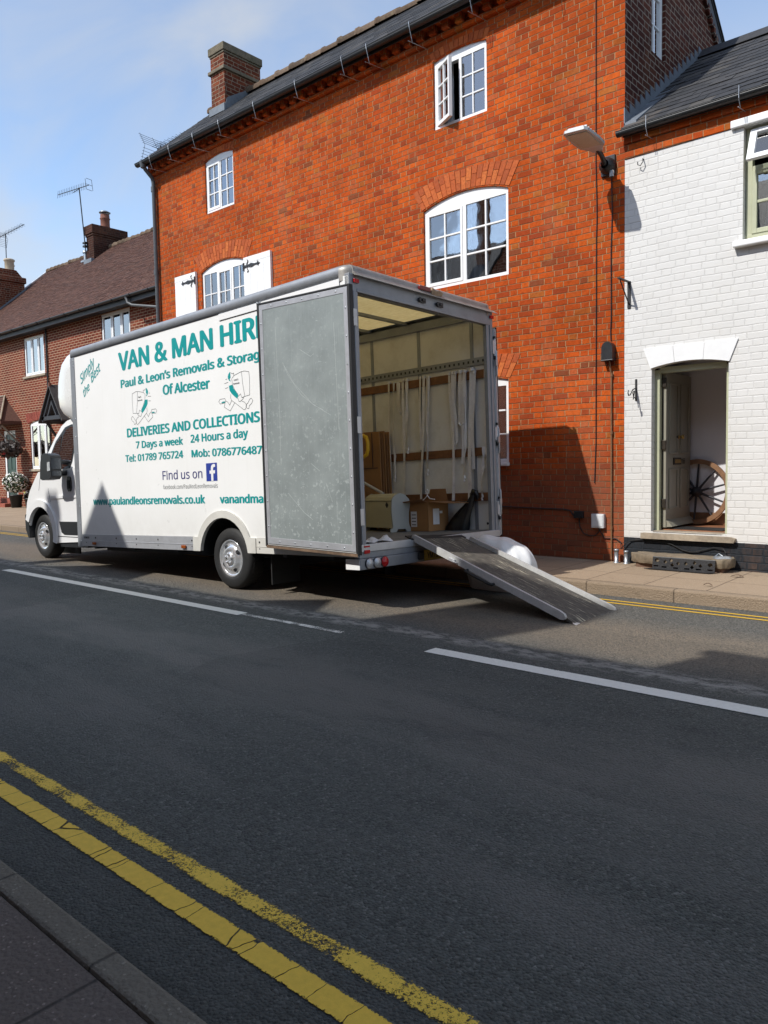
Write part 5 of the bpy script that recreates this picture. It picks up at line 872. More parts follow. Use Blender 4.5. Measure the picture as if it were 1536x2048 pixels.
b = MB(); b.tube([(-26.75, YT-.02, 2.2), (-27.2, 10.75, 2.85), (-27.25, 10.7, 2.9)], .025, 6); part('canopy_bracket', b, 'weathered_timber', th)
b = MB(); b.tube([(-26.35, YT-.02, 2.25), (-26.35, 10.72, 2.88)], .03, 6); part('canopy_bracket', b, 'weathered_timber', th)
# black timber gable porch
b = MB(); px, py0 = -22.46, 10.58
for sg in (-1, 1):
    b.prism_xz([(px, 3.80), (px+sg*.66, 2.86), (px+sg*.60, 2.80), (px, 3.66)], py0, py0+.08)
    b.prism_xz([(px, 3.44), (px+sg*.30, 2.98), (px+sg*.24, 2.98), (px, 3.33)], py0+.005, py0+.075)
    b.tube([(px+sg*.58, YT-.03, 1.95), (px+sg*.58, py0+.08, 2.86)], .045, 4); b.box(px+sg*.58-.045, px+sg*.58+.045, YT-.07, YT, 1.85, 2.95); b.box(px+sg*.58-.045, px+sg*.58+.045, py0, YT, 2.86, 2.95)
b.box(px-.62, px+.62, py0, py0+.08, 2.86, 2.98)
part('porch', b, 'black_timber', th, .006)
b = MB()
for sg in (-1, 1): b.prism_xz([(px, 3.84), (px+sg*.76, 2.78), (px+sg*.76, 2.83), (px, 3.90)], py0-.06, YT)
part('porch_roof', b, 'slate', th)
b = MB(); b.cyl((px, py0-.02, 3.83), (px, py0-.02, 3.96), .05, 8, .03); part('porch_finial', b, 'terracotta', th)
# chimneys
b = MB(); b.box(-27.0, -26.5, 14.32, 15.62, 8.4, 10.0); cm = part('chimney', b, 'dark_shaded_brick', rf, .008)
b = MB(); b.box(-27.03, -26.47, 14.29, 15.65, 9.86, 9.93); b.box(-27.06, -26.44, 14.26, 15.68, 9.93, 10.24); part('chimney_cap', b, 'dark_shaded_brick', rf, .01)
b = MB(); b.lathe([(.16, 0), (.18, .04), (.165, .10), (.165, .34), (.19, .37), (.165, .40), (.16, .52), (.14, .53)], (-26.75, 14.95, 10.24)); part('chimney_pot', b, 'terracotta', rf)
b = MB(); b.lathe([(.0, .18), (.10, .16), (.21, .10), (.20, .08), (.0, .09)], (-26.75, 14.95, 10.74))
for k in range(4): a = k*math.pi/2; b.cyl((-26.75+.15*math.cos(a), 14.95+.15*math.sin(a), 10.74), (-26.75+.15*math.cos(a), 14.95+.15*math.sin(a), 10.84), .008, 5)
part('cowl', b, 'galvanised', rf)
b = MB(); b.box(-27.04, -26.49, 14.2, 14.32, 8.86, 9.02); part('flashing', b, 'lead', rf)
b = MB(); b.cyl((-27.55, 14.55, 9.0), (-27.55, 14.55, 9.44), .065, 12); b.lathe([(.10, 0), (.11, .03), (.09, .09), (.0, .1)], (-27.55, 14.55, 9.44)); b.box(-27.68, -27.42, 14.42, 14.6, 9.1, 9.16); part('vent_pipe', b, 'galvanised', rf)
# neighbour beyond: its chimney stands above the lower roof
nb = thing('neighbour_house', 'further house beyond the terrace with a broad brick chimney and cream pots', 'house', (-36, YT, .13))
b = MB(); b.box(-42, -31.65, YT+.1, 19, .05, 5.6); part('wall', b, 'red_terrace_brick', nb)
b = MB(); b.prism_yz([(10.9, 5.5), (15, 8.9), (19.3, 5.5)], -42, -31.65); nr_ = part('roof', b, 'clay_tile', nb)
b = MB(); b.box(-32.5, -30.98, 12.1, 13.75, 5.2, 8.75); part('chimney', b, 'chimney_brick', nr_, .01)
b = MB(); b.box(-32.56, -30.92, 12.04, 13.81, 8.75, 8.98); b.prism_yz([(12.1, 8.98), (13.75, 8.98), (13.5, 9.26), (12.35, 9.26)], -32.4, -31.1); part('chimney_cap', b, 'chimney_brick', nr_, .03)
b = MB(); b.prism_yz([(12.0, 6.85), (13.8, 8.43), (13.8, 8.60), (12.0, 7.02)], -30.979, -30.95); part('flashing', b, 'lead', nr_)
def pot(x, y, z, h, r, mat): b = MB(); b.lathe([(r, 0), (r*1.02, h*.8), (r*1.2, h*.84), (r*1.2, h*.95), (r*.9, h), (r*.8, h*.9)], (x, y, z)); part('chimney_pot', b, mat, nr_)
pot(-31.35, 13.35, 9.2, .52, .17, 'cream_pot'); pot(-31.75, 13.55, 9.2, .42, .14, 'cream_pot'); pot(-31.7, 12.7, 9.2, .85, .15, 'terracotta')
# aerials
def rod(mb, a, c, r=.008): mb.tube([a, c], r, 5)
t = thing('tv_aerial', 'tall mast aerial with a long comb yagi beside the terrace chimney', 'aerial', (-26.95, 14.25, 9.4), group='television aerials')
b = MB(); rod(b, (-26.95, 14.25, 9.35), (-27.05, 14.15, 11.62), .022); b.box(-27.08, -26.9, 14.2, 14.33, 9.5, 9.56); b.box(-27.08, -26.9, 14.2, 14.33, 9.62, 9.68); part('mast', b, 'gutter_black', t)
b = MB(); A = Vector((-28.6, 14.1, 11.72)); B = Vector((-26.25, 14.1, 11.50)); rod(b, A, B, .014)
for k in range(17): p = A+(B-A)*(k/18); rod(b, p+Vector((0, -.02, -.13)), p+Vector((0, .02, .15)), .006)
for dy in (-.12, .12): rod(b, B+Vector((.05, dy, -.18)), B+Vector((-.02, dy, .2)), .008)
for dz in (-.18, .0, .2): rod(b, B+Vector((.05, -.12, dz)), B+Vector((.0, .12, dz)), .008)
rod(b, (-27.4, 14.1, 11.52), (-26.9, 14.1, 11.55), .012); part('antenna', b, 'gutter_black', t)
def yagi(name, label, base, top, A, B, n, el, mesh_at, ms):
    t = thing(name, label, 'aerial', base, group='television aerials'); b = MB(); rod(b, base, top, .018); part('mast', b, 'gutter_black', t)
    A, B = Vector(A), Vector(B); b = MB(); rod(b, A, B, .012); d = (B-A).normalized(); s = d.cross(Vector((0, 0, 1))).normalized(); u_ = s.cross(d)
    for k in range(n): p = A+(B-A)*((k+.3)/n); q = s*el*(1-.35*k/n)*.5; rod(b, p-q, p+q, .006); rod(b, p-q*.8+u_*.05, p+q*.8+u_*.05, .005); rod(b, p-u_*.06, p+u_*.06, .006)
    for sgn in (-1, 1):
        for k in range(5):
            f = (.04+k*.045)*ms; q = s*.28*ms; p = A-d*.02+u_*sgn*f-d*f*.5; rod(b, p-q, p+q, .005)
        for m_ in (-1, 0, 1): rod(b, A+s*.26*m_*ms, A+s*.26*m_*ms+u_*sgn*.24*ms-d*.12*ms, .005)
    part('antenna', b, 'gutter_black', t)
yagi('tv_aerial', 'aerial with a wire mesh reflector above the far left chimney', (-31.5, 13.3, 9.1), (-31.45, 13.3, 10.72), (-31.75, 13.2, 10.62), (-30.2, 13.5, 10.85), 9, .34, 0, 1.3)
yagi('tv_aerial', 'aerial behind the left end of the brick house roof', (-17.8, 11.6, 7.2), (-17.8, 11.6, 9.78), (-17.95, 11.6, 9.72), (-16.35, 11.75, 9.80), 11, .42, 0, 1.5)

# ------------------------------------------------------------------ flowers and pots by the terrace door
def blob_cloud(mb, c, r, n, size, seed, zsq=1.0, shell=.55):
    rnd = random.Random(seed)
    for _ in range(n):
        d = Vector((rnd.gauss(0, 1), rnd.gauss(0, 1), rnd.gauss(0, 1))).normalized(); rr = r*(shell+(1-shell)*rnd.random()**.6)
        p = Vector(c)+Vector((d.x*rr, d.y*rr, d.z*rr*zsq)); s = size*rnd.uniform(.6, 1.3)
        a = Vector((rnd.gauss(0, 1), rnd.gauss(0, 1), rnd.gauss(0, 1))).normalized(); n_ = (d+a*.7).normalized(); e1 = n_.cross(Vector((.3, .2, .9))).normalized(); e2 = n_.cross(e1)
        mb.add([p+e1*s, p+(e1+e2)*s*.55, p+e2*s*.7, p+(e2-e1)*s*.55, p-e1*s, p-(e1+e2)*s*.5, p-e2*s*.7, p+(e1-e2)*s*.5], [tuple(range(8))])
    return mb
def flower_pot(base, rt, rb, h, label, fl, leaf, rad, flc, nf, nl, fz, seed, zsq=1):
    t = thing('potted_plant', label, 'potted plant', base, group='planted pots by the terrace door')
    b = MB(); b.lathe([(0, 0), (rb, 0), (rt, h*.92), (rt*1.06, h*.92), (rt*1.06, h), (rt*.95, h), (rt*.93, h*.9), (0, h*.9)], base); part('pot', b, 'black_plastic', t)
    c = (base[0], base[1], base[2]+fz); b = MB(); blob_cloud(b, c, rad*.95, nl, .055, seed, zsq, .2); part('foliage', b, leaf, t)
    if nf < 20:
        for q in range(nf): b = MB(); blob_cloud(b, c, rad, 1, .045, seed+1+q*7, zsq, .86); part('flower', b, flc, t)
    else: b = MB(); blob_cloud(b, c, rad, nf, .032, seed+1, zsq, .86); part('flowers', b, flc, t)
    return t
flower_pot((-25.95, 10.9, .125), .21, .15, .44, 'black pot overflowing with a round ball of white flowers', 1, 'leaf_green', .40, 'white_cap_flower', 420, 900, .84, 5, .9)
flower_pot((-25.0, 10.95, .125), .17, .13, .34, 'dark pot with a pale yellow flower in front of the red wall', 1, 'leaf_dark', .20, 'yellow_flower', 14, 240, .44, 11)
flower_pot((-27.3, 10.55, .125), .16, .12, .3, 'dark leafy pot at the left edge beside the brick steps', 1, 'leaf_dark', .3, 'red_flower', 3, 500, .6, 15, 1.3)
t = thing('hanging_basket', 'hanging basket of red flowers and dark leaves beside the green door', 'hanging basket', (-26.1, 10.8, 1.75))
b = MB(); b.lathe([(0, 0), (.15, .05), (.22, .16), (.24, .22)], (-26.1, 10.8, 1.85))
for k in range(3): a = k*2.1; b.tube([(-26.1+.23*math.cos(a), 10.8+.23*math.sin(a), 2.07), (-26.1, 10.8, 2.62)], .006, 4)
part('basket', b, 'black_iron', t)
b = MB(); blob_cloud(b, (-26.1, 10.8, 2.08), .42, 1100, .05, 31, .72, .25); part('foliage', b, 'leaf_dark', t)
b = MB(); blob_cloud(b, (-26.2, 10.72, 1.98), .34, 60, .045, 33, .7, .85); part('flowers', b, 'red_flower', t)
b = MB(); b.tube([(-26.1, YT, 2.66), (-26.1, 10.76, 2.66)], .012, 6); b.tube([(-26.1, YT-.01, 2.35), (-26.1, 10.9, 2.65)], .010, 6); part('bracket', b, 'black_iron', t)

# ------------------------------------------------------------------ things fixed to the facades
t = thing('street_lamp', 'grey street lamp head on a black wall bracket at the brick house corner', 'street lamp', (-4.15, YW, 4.9))
b = MB(); b.box(-4.24, -4.06, YW-.03, YW-.001, 4.80, 5.03)
b.lathe([(.10, 0), (.09, .05), (.05, .09)], (-4.15, YW-.03, 4.91), (0, -1, 0), 16); b.tube([(-4.15, YW-.10, 4.91), (-4.15, YW-.20, 4.99), (-4.152, YW-.30, 5.03)], .03, 8); part('bracket', b, 'black_plastic', t, .006)
b = MB(); b.lathe([(.028, 0), (.028, .07), (.0, .075)], (-4.09, YW-.05, 4.765), (0, 0, 1), 12); b.cyl((-4.09, YW-.05, 4.83), (-4.12, YW-.04, 4.87), .015, 8); part('sensor', b, 'lamp_grey', t)
def lamp_tilt(q): 
    # head runs out from the bracket over the pavement, tilted slightly up
    return Matrix.Translation((-4.155, YW-.28, 5.005)) @ Matrix.Rotation(R(-5), 4, 'X') @ Matrix.Rotation(R(4), 4, 'Y') @ Vector(q)
hd = [(-.06, 0), (.06, 0), (.075, -.06), (.155, -.15), (.165, -.30), (.15, -.56), (.12, -.60), (-.12, -.60), (-.15, -.56), (-.165, -.30), (-.155, -.15), (-.075, -.06)]
b = MB(); b.prism(hd, lambda p: lamp_tilt((p[0], p[1], 0)), lambda p: lamp_tilt((p[0], p[1], .03)))
b.prism([(p[0]*.86, p[1]*.93-.02) for p in hd], lambda p: lamp_tilt((p[0], p[1], .03)), lambda p: lamp_tilt((p[0]*.9, p[1], .055)))
for k in range(8): yy = -.14-k*.055; b.prism([(-.12, yy), (.12, yy), (.12, yy-.012), (-.12, yy-.012)], lambda p: lamp_tilt((p[0], p[1], .055)), lambda p: lamp_tilt((p[0], p[1], .075)))
part('lamp_head', b, 'lamp_grey', t, .006)
b = MB(); b.prism([(-.125, -.17), (.125, -.17), (.125, -.54), (-.125, -.54)], lambda p: lamp_tilt((p[0], p[1], -.006)), lambda p: lamp_tilt((p[0], p[1], -.001))); part('lamp_lens', b, 'lamp_lens', t, .003)
b = MB(); b.tube([(-4.31, YW-.012, 7.29), (-4.312, YW-.012, 5.0), (-4.30, YW-.012, 4.55), (-4.298, YW-.012, 4.32), (-4.305, YW-.012, 4.1), (-4.31, YW-.012, 2.5), (-4.312, YW-.012, 1.6), (-4.33, YW-.012, 1.1)], .0055, 6)
solo('cable', b, 'black_rubber', 'thin black cable running down the brick wall from the eaves', 'cable', (-4.31, YW, 1.1), group='cables clipped to the walls')
b = MB(); b.tube([(-4.11, YW-.012, 4.80), (-4.10, YW-.012, 4.4), (-4.115, YW-.012, 3.9), (-4.112, YW-.012, 3.1), (-4.12, YW-.012, 2.95), (-4.115, YW-.014, 2.84)], .0062, 6)
solo('cable', b, 'black_rubber', 'black cable from the street lamp down to the domed cable box', 'cable', (-4.11, YW, 2.85), group='cables clipped to the walls')
b = MB(); b.prism_xz([(-4.195, 2.60), (-4.055, 2.60), (-4.055, 2.74)]+[(-4.125+.07*math.cos(a), 2.74+.075*math.sin(a)) for a in [math.pi*i/10 for i in range(1, 10)]]+[(-4.195, 2.74)], YW-.11, YW-.004)
b.box(-4.205, -4.045, YW-.115, YW-.003, 2.585, 2.602)
solo('cable_box', b, 'black_plastic', 'black domed plastic cable box on the corner of the brick house', 'cable box', (-4.125, YW, 2.6), bevel=.012)
b = MB(); b.tube([(-4.12, YW-.05, 2.59), (-4.115, YW-.03, 2.5), (-4.105, YW-.022, 2.42), (-4.10, YW-.022, .16)], .0115, 8)
for zz in (2.42, 1.72, .55): b.tube([(-4.10, YW-.022, zz-.02), (-4.10, YW-.022, zz+.02)], .016, 8)
solo('conduit', b, 'timber_brown', 'dark brown conduit pipe down the corner below the domed cable box', 'pipe', (-4.10, YW, .16))
b = MB(); b.box(-4.352, -4.188, YW-.06, YW-.003, .545, .718); b.box(-4.34, -4.20, YW-.066, YW-.06, .562, .705)
solo('meter_box', b, 'meter_grey', 'pale grey plastic meter box low on the brick wall', 'meter box', (-4.27, YW, .63), bevel=.008)
b = MB(); b.box(-4.60, -4.475, YW-.05, YW-.003, .655, .745); solo('junction_box', b, 'black_plastic', 'small black junction box left of the pale meter box', 'junction box', (-4.54, YW, .7), bevel=.006)
b = MB(); b.tube([(-6.4, YW-.014, .80), (-5.685, YW-.014, .775), (-5.11, YW-.014, .767), (-4.755, YW-.014, .764), (-4.66, YW-.014, .748), (-4.62, YW-.016, .69), (-4.59, YW-.02, .68)], .008, 6)
solo('cable', b, 'black_rubber', 'black cable running level along the brick wall into the junction box', 'cable', (-5.5, YW, .77), group='cables clipped to the walls')
b = MB(); b.tube([(-4.536, YW-.02, .66), (-4.53, YW-.016, .552), (-4.482, YW-.016, .467), (-4.40, YW-.016, .438), (-4.32, YW-.016, .445), (-4.262, YW-.02, .50), (-4.258, YW-.03, .56)], .0065, 6)
solo('cable', b, 'black_rubber', 'loop of black cable between the junction box and the meter box', 'cable', (-4.4, YW, .45), group='cables clipped to the walls')
b = MB(); b.tube([(-4.26, YW-.03, .53), (-4.20, YW-.016, .42), (-4.05, YW-.016, .421), (-3.98, YW-.02, .38), (-3.965, YW-.05, .30), (-3.90, YW-.045, .38), (-3.848, YW-.03, .408), (-3.669, YW-.03, .436), (-3.47, YW-.03, .422), (-3.349, YW-.03, .387), (-3.229, YW-.03, .328), (-3.14, YW-.03, .312), (-3.054, YW-.03, .323), (-2.884, YW-.03, .378), (-2.773, YW-.05, .379), (-2.73, YW-.08, .33)], .0065, 6)
solo('cable', b, 'black_rubber', 'black cable sagging along the black plinth above the stone step', 'cable', (-3.4, YW, .4), group='cables clipped to the walls')
# wrought iron bracket and hook
t = thing('wall_bracket', 'black iron shelf bracket on the white wall beside the brick corner', 'bracket', (-3.89, YW, 3.4)); b = MB()
b.box(-3.91, -3.87, YW-.012, YW-.001, 3.19, 3.51); part('wall_plate', b, 'black_iron', t, .002); b = MB(); b.box(-3.905, -3.875, YW-.30, YW-.012, 3.492, 3.507); b.tube([(-3.89, YW-.26, 3.49), (-3.89, YW-.012, 3.24)], .008, 6); part('arm', b, 'black_iron', t)
t = thing('basket_hook', 'black wrought iron scroll hook on the white wall left of the door', 'hook', (-3.8, YW, 2.2)); b = MB()
b.box(-3.812, -3.788, YW-.010, YW-.001, 2.09, 2.345); part('wall_plate', b, 'black_iron', t, .002)
b = MB(); b.tube([(-3.8, YW-.01, 2.24), (-3.8, YW-.10, 2.215), (-3.8, YW-.17, 2.15), (-3.8, YW-.215, 2.14), (-3.8, YW-.235, 2.17), (-3.8, YW-.22, 2.20)], .007, 6); b.tube([(-3.8, YW-.01, 2.11), (-3.8, YW-.07, 2.13), (-3.8, YW-.10, 2.18), (-3.8, YW-.06, 2.20)], .006, 6); b.tube([(-3.8, YW-.05, 2.20), (-3.8, YW-.085, 2.10)], .006, 6); part('scroll', b, 'black_iron', t)
b = MB(); b.box(-2.06, -1.96, YW-.04, YW-.002, .66, .80); solo('door_entry_box', b, 'meter_grey', 'small grey box on the white wall at the right edge', 'box', (-2.0, YW, .7), bevel=.008)
for x, z, l in ((-3.72, 4.83, 'small iron hook under the eaves of the white cottage'),):
    b = MB(); b.tube([(x, YW, z+.05), (x, YW-.03, z+.05), (x+.01, YW-.045, z+.01), (x-.02, YW-.05, z-.03), (x-.05, YW-.05, z-.01), (x-.05, YW-.05, z+.02)], .006, 6); solo('hook', b, 'black_iron', l, 'hook', (x, YW, z))
# pipes at the corner
for x, y, h, lab in ((-4.0, 8.80, .175, 'galvanised pipe stub against the brick corner, left of its pair'), (-3.868, 8.785, .165, 'galvanised pipe stub with a cap at the plinth, right of its pair')):
    t = thing('pipe_stub', lab, 'pipe', (x, y, .125), group='galvanised pipe stubs at the corner')
    b = MB(); b.lathe([(0, 0), (.040, 0), (.040, .012), (.026, .016), (.026, h-.03)], (x, y, .128), n=16); part('pipe', b, 'galvanised', t); b = MB(); b.lathe([(.026, h-.03), (.031, h-.03), (.031, h-.006), (.024, h), (0, h)], (x, y, .128), n=16); part('cap', b, 'galvanised', t)
# stone step and iron plate
rnd = random.Random(4)
t = thing('stone_step', 'rough worn stone slab step on bricks below the cottage door', 'step', (-3.2, 8.72, .13))
out_ = [(-3.77, 8.70), (-3.70, 8.60), (-3.55, 8.565), (-3.2, 8.555), (-2.85, 8.56), (-2.70, 8.575), (-2.63, 8.65), (-2.62, 8.80), (-2.66, 8.875), (-3.2, 8.884), (-3.68, 8.88), (-3.74, 8.82)]
b = MB(); zs_ = [.185, .195, .235, .272, .285]; sc_ = [.93, .975, 1.0, .995, .965]; c0 = Vector((-3.2, 8.72)); n = 72; per = []
for i in range(n):
    f = i/n*len(out_); k = int(f); p = Vector(out_[k]).lerp(Vector(out_[(k+1) % len(out_)]), f-k); per.append(p)
vs = []
for z, s in zip(zs_, sc_): vs += [((c0.x+(p.x-c0.x)*(s+ (1-s)*.7))+rnd.uniform(-.006, .006), c0.y+(p.y-c0.y)*s+rnd.uniform(-.007, .007)*(1 if p.y < 8.86 else 0), z+rnd.uniform(-.005, .005)) for p in per]
b.add(vs, [(j*n+i, j*n+(i+1) % n, (j+1)*n+(i+1) % n, (j+1)*n+i) for j in range(len(zs_)-1) for i in range(n)], True)
b.add(vs[-n:]+[(c0.x, c0.y, .287)], [(i, (i+1) % n, n) for i in range(n)], True); b.add(vs[:n], [tuple(range(n))])
part('slab', b, 'old_stone', t)
for x0, x1 in ((-3.68, -3.46), (-2.90, -2.70)): b = MB(); b.box(x0, x1, 8.62, 8.86, .12, .19); part('support_brick', b, 'brick_support', t, .008)
t = thing('iron_plate', 'dark ornamental cast iron plate leaning on the stone step', 'iron plate', (-3.2, 8.52, .13))
b = MB(); holes = []; rnd = random.Random(12)
def hole(cx, cz, kind):
    if kind == 0: return [(cx+.026*math.cos(a), cz+.022*math.sin(a)) for a in [2*math.pi*i/10 for i in range(10)]]
    if kind == 1: return [(cx-.028, cz-.008), (cx+.028, cz-.008), (cx+.028, cz+.008), (cx-.028, cz+.008)]
    return [(cx, cz+.026), (cx-.022, cz), (cx, cz-.020), (cx+.022, cz)]
for k, (cx, cz, kk) in enumerate([(.05, .10, 0), (.04, .035, 1), (.145, .085, 2), (.135, .028, 1), (.21, .105, 2), (.225, .055, 2), (.265, .025, 1), (.29, .075, 2), (.39, .025, 1), (.375, .08, 2), (.445, .045, 2), (.47, .095, 2), (.515, .028, 1), (.535, .065, 2), (.64, .085, 0), (.64, .03, 1)]): holes.append(hole(cx, cz, kk))
f3 = lambda p, d: (-3.445+p[0], 8.535-d+p[1]*.14, .137+p[1])
b.sheet_holes([(0, 0), (.69, 0), (.69, .135), (0, .135)], holes, f3, .008); b.sheet_holes([(0, 0), (.69, 0), (.69, .135), (0, .135)], holes, lambda p, d: f3(p, .008)); b.prism_xy([(-3.52, 8.47), (-2.80, 8.47), (-2.755, 8.53), (-3.445, 8.53)], .1375, .146)
b.tube([(-3.445, 8.553, .272), (-2.755, 8.553, .272)], .007, 6); part('plate', b, 'black_iron', t)
b = MB(); 
for k in range(3): b.lathe([(0, .03), (.05, .02), (.07, .0)], (-2.76+.03*k, 8.68+.02*k, .286), n=8)
b.tube([(-2.80, 8.66, .30), (-2.77, 8.70, .335), (-2.72, 8.68, .31), (-2.70, 8.66, .295), (-2.74, 8.64, .30), (-2.79, 8.68, .30)], .008, 6); solo('rag', b, 'galvanised', 'scrunched grey wire and rag on the right end of the stone step', 'rag', (-2.75, 8.67, .286))
for (x, y, l, s) in ((-2.49, 8.42, 'curled brown dry leaf on the pavement below the step', .055), (-2.55, 7.70, 'flat dry leaf near the kerb', .035)):
    b = MB(); b.grid(lambda u, v: (x+(u-.5)*s*2.4, y+(v-.5)*s*(1.2-abs(u-.5)*2), .134+.02*math.sin(u*3.1)+.012*abs(v-.5)), 8, 4); solo('leaf', b, 'rust_edge', l, 'leaf', (x, y, .13), group='dry leaves on the pavement')
# wagon wheel in the hall
t = thing('wagon_wheel', 'old wooden wagon wheel leaning against the white hall wall inside the doorway', 'wheel', (-3.42, 9.85, .55)); wcn = Vector((-3.42, 9.87, .965)); b = MB()
TW = Matrix.Translation(wcn) @ Matrix.Rotation(R(-5), 4, 'X')
wheel = []
b.lathe([(.355, -.02), (.412, -.02), (.412, .02), (.355, .02), (.355, -.02)], (0, 0, 0), (0, 1, 0), 48, False); b.xform(TW); part('rim', b, 'timber_brown', t)
for k in range(10):
    a = 2*math.pi*k/10+.27; b = MB(); b.tube([(.06*math.cos(a), 0, .06*math.sin(a)), (.36*math.cos(a), 0, .36*math.sin(a))], .013, 8, True, [.016, .011]); b.xform(TW); part('spoke', b, 'black_timber', t)
b = MB(); b.lathe([(0, -.06), (.03, -.06), (.035, -.03), (.062, -.028), (.066, .028), (.0, .03)], (0, 0, 0), (0, 1, 0), 20); b.xform(TW); part('hub', b, 'black_timber', t)
b = MB(); b.box(-3.48, -2.86, 9.12, 9.45, .546, .556); solo('door_mat', b, 'black_rubber', 'dark door mat just inside the cottage doorway', 'mat', (-3.2, 9.3, .55))

# ================================================================== HOUSES ON THE CAMERA'S SIDE (behind the camera)
nh = thing('near_house', 'buff brick house on the near side of the road, mirrored in the upstairs panes', 'house', (-10, -.7, .1))
b = MB(); b.box(-26, -3.8, -8.5, -.7, .05, 5.98); part('wall', b, 'buff_house_brick', nh)
b = MB(); b.prism_yz([(-.5, 5.93), (-.5, 6.05), (-4.4, 8.75), (-8.7, 6.0), (-8.7, 5.9), (-4.4, 8.6)], -26.1, -3.75)
nr2 = part('roof', b, 'slate', nh)
for (xc, hw, pk) in ((-7.48, .54, 6.72), (-11.5, 1.15, 7.60), (-18.0, 1.15, 7.6)):
    b = MB(); b.prism_xz([(xc-hw, 6.0), (xc+hw, 6.0), (xc, pk-.04)], -.62, -3.2); part('gable', b, 'buff_house_brick', nr2)
    b = MB()
    for sg in (-1, 1): b.prism_xz([(xc, pk), (xc+sg*(hw+.06), 5.98), (xc+sg*(hw+.06), 5.90), (xc, pk-.07)], -.55, -3.3)
    part('gable_roof', b, 'slate', nr2)
for (xa, xb, yc, top, hd_) in ((-7.05, -5.95, -3.0, 10.35, .35), (-14.17, -13.84, -3.0, 10.15, .12)):
    b = MB(); b.box(xa, xb, yc-hd_, yc+hd_, 6.5, top); b.box(xa-.02, xb+.02, yc-hd_-.02, yc+hd_+.02, top-.15, top-.02); part('chimney', b, 'buff_house_brick', nr2)
for k, xw in enumerate((-5.4, -8.2, -13.2, -16.4)):
    for z0 in (1.2, 3.9):
        b = MB(); b.box(xw-.55, xw+.55, -.705, -.66, z0, z0+1.3); wn_ = part('window', b, 'white_gloss_paint', nh); b = MB(); b.box(xw-.47, xw+.47, -.712, -.68+.04, z0+.08, z0+1.22); 
nh2 = thing('near_house', 'taller buff brick house on the near side, right of its neighbour', 'house', (2, -.7, .1))
b = MB(); b.box(-3.79, 12, -8.5, -.72, .05, 6.78); part('wall', b, 'buff_house_brick', nh2)
b = MB(); b.prism_yz([(-.5, 6.70), (-.5, 6.84), (-4.4, 9.6), (-8.7, 6.8), (-8.7, 6.7), (-4.4, 9.45)], -3.80, 12.1); part('roof', b, 'slate', nh2)

# ================================================================== THE REMOVAL VAN  (built in its own axes: x rearward, y to the far side, z up)
def vmat():
    yw, pt, rl = .001, .0374, -.01735
    Rz = Matrix.Rotation(yw, 3, 'Z'); Ry = Matrix(((math.cos(pt), 0, -math.sin(pt)), (0, 1, 0), (math.sin(pt), 0, math.cos(pt)))); Rx = Matrix.Rotation(rl, 3, 'X')
    m4 = (Rz @ Ry @ Rx).to_4x4(); m4.translation = (-4.921, 5.2, .527); return m4
VM = vmat(); L, WD, HT = 5.449, 2.42, 2.757
van = thing('removal_van', 'white removal van with lettered box body, its back open and side door folded flat', 'van', matrix=VM, local=True)
ARC = (-2.07, -.07, .47)                                   # rear wheel arch centre x, z and inner radius
def arch_pts(r, z0, n=16):
    xc, zc, _ = ARC; a0 = math.asin((z0-zc)/r)
    return [(xc+r*math.cos(a0+(math.pi-2*a0)*i/n), zc+r*math.sin(a0+(math.pi-2*a0)*i/n)) for i in range(n+1)]
# side panel (near) with the arch cut out; far side wall; front wall
b = MB(); R1 = .505
b.prism_xz([(-L, .15), (-L, 2.64), (-.01, 2.64), (-.01, .15)]+arch_pts(R1, .15), 0, .035)
pn = part('side_panel', b, 'panel_white', van)
b = MB(); b.prism_xz([(-L, -.01), (-L, 2.64), (-.01, 2.64), (-.01, -.01)], WD-.035, WD); part('side_panel', b, 'panel_white', van)
b = MB(); b.box(-L, -L+.04, .036, WD-.036, .0, 2.64); part('front_panel', b, 'panel_white', van)
# aluminium roof rails with rounded shoulders
def rail(y0, sg):
    prof = [(0, 2.628), (0, 2.70)]+[(.055-.055*math.cos(a), 2.70+.057*math.sin(a)) for a in [math.pi/2*i/6 for i in range(1, 7)]]+[(.13, 2.757), (.13, 2.735), (.05, 2.735), (.03, 2.70), (.03, 2.628)]
    b = MB(); b.prism([(p[0], p[1]) for p in prof], lambda p: (-L-.004, y0+sg*(p[0]-.006), p[1]), lambda p: (-.10, y0+sg*(p[0]-.006), p[1]), True); return b
part('roof_rail', rail(0, 1), 'alu_rail', van); part('roof_rail', rail(WD, -1), 'alu_rail', van)
b = MB(); b.box(-2.0, -.12, -.012, -.0065, 2.555, 2.625); part('rain_strip', b, 'van_white', van, .002)
b = MB(); b.box(-1.31, -1.27, -.022, -.012, 2.575, 2.625); b.box(-1.30, -1.28, -.05, -.012, 2.60, 2.62); part('door_catch', b, 'galvanised', van, .003)
# front corner rail with rivets
b = MB(); b.box(-L-.012, -L+.105, -.009, .02, -.03, 2.625); fr = part('corner_rail', b, 'alu_rail', van, .006)
b = MB()
for k in range(11): b.lathe([(.010, 0), (.009, .004), (.0, .006)], (-L+.085, -.009, 2.50-k*.245), (0, -1, 0), 8)
for zz in (2.58, 2.54): b.lathe([(.011, 0), (.009, .004), (.0, .006)], (-L+.075, -.009, zz), (0, -1, 0), 8)
part('rivets', b, 'chrome_dull', fr)
# roof skin and roof bars
b = MB(); b.box(-L, -.08, .07, WD-.07, 2.738, 2.744); part('roof_skin', b, 'translucent_roof', van)
for xb in (-.62, -1.25, -1.87, -2.5, -3.1, -3.7, -4.3, -4.9):
    b = MB(); b.box(xb-.022, xb+.022, .06, WD-.06, 2.70, 2.736); part('roof_bar', b, 'alu_frame', van)
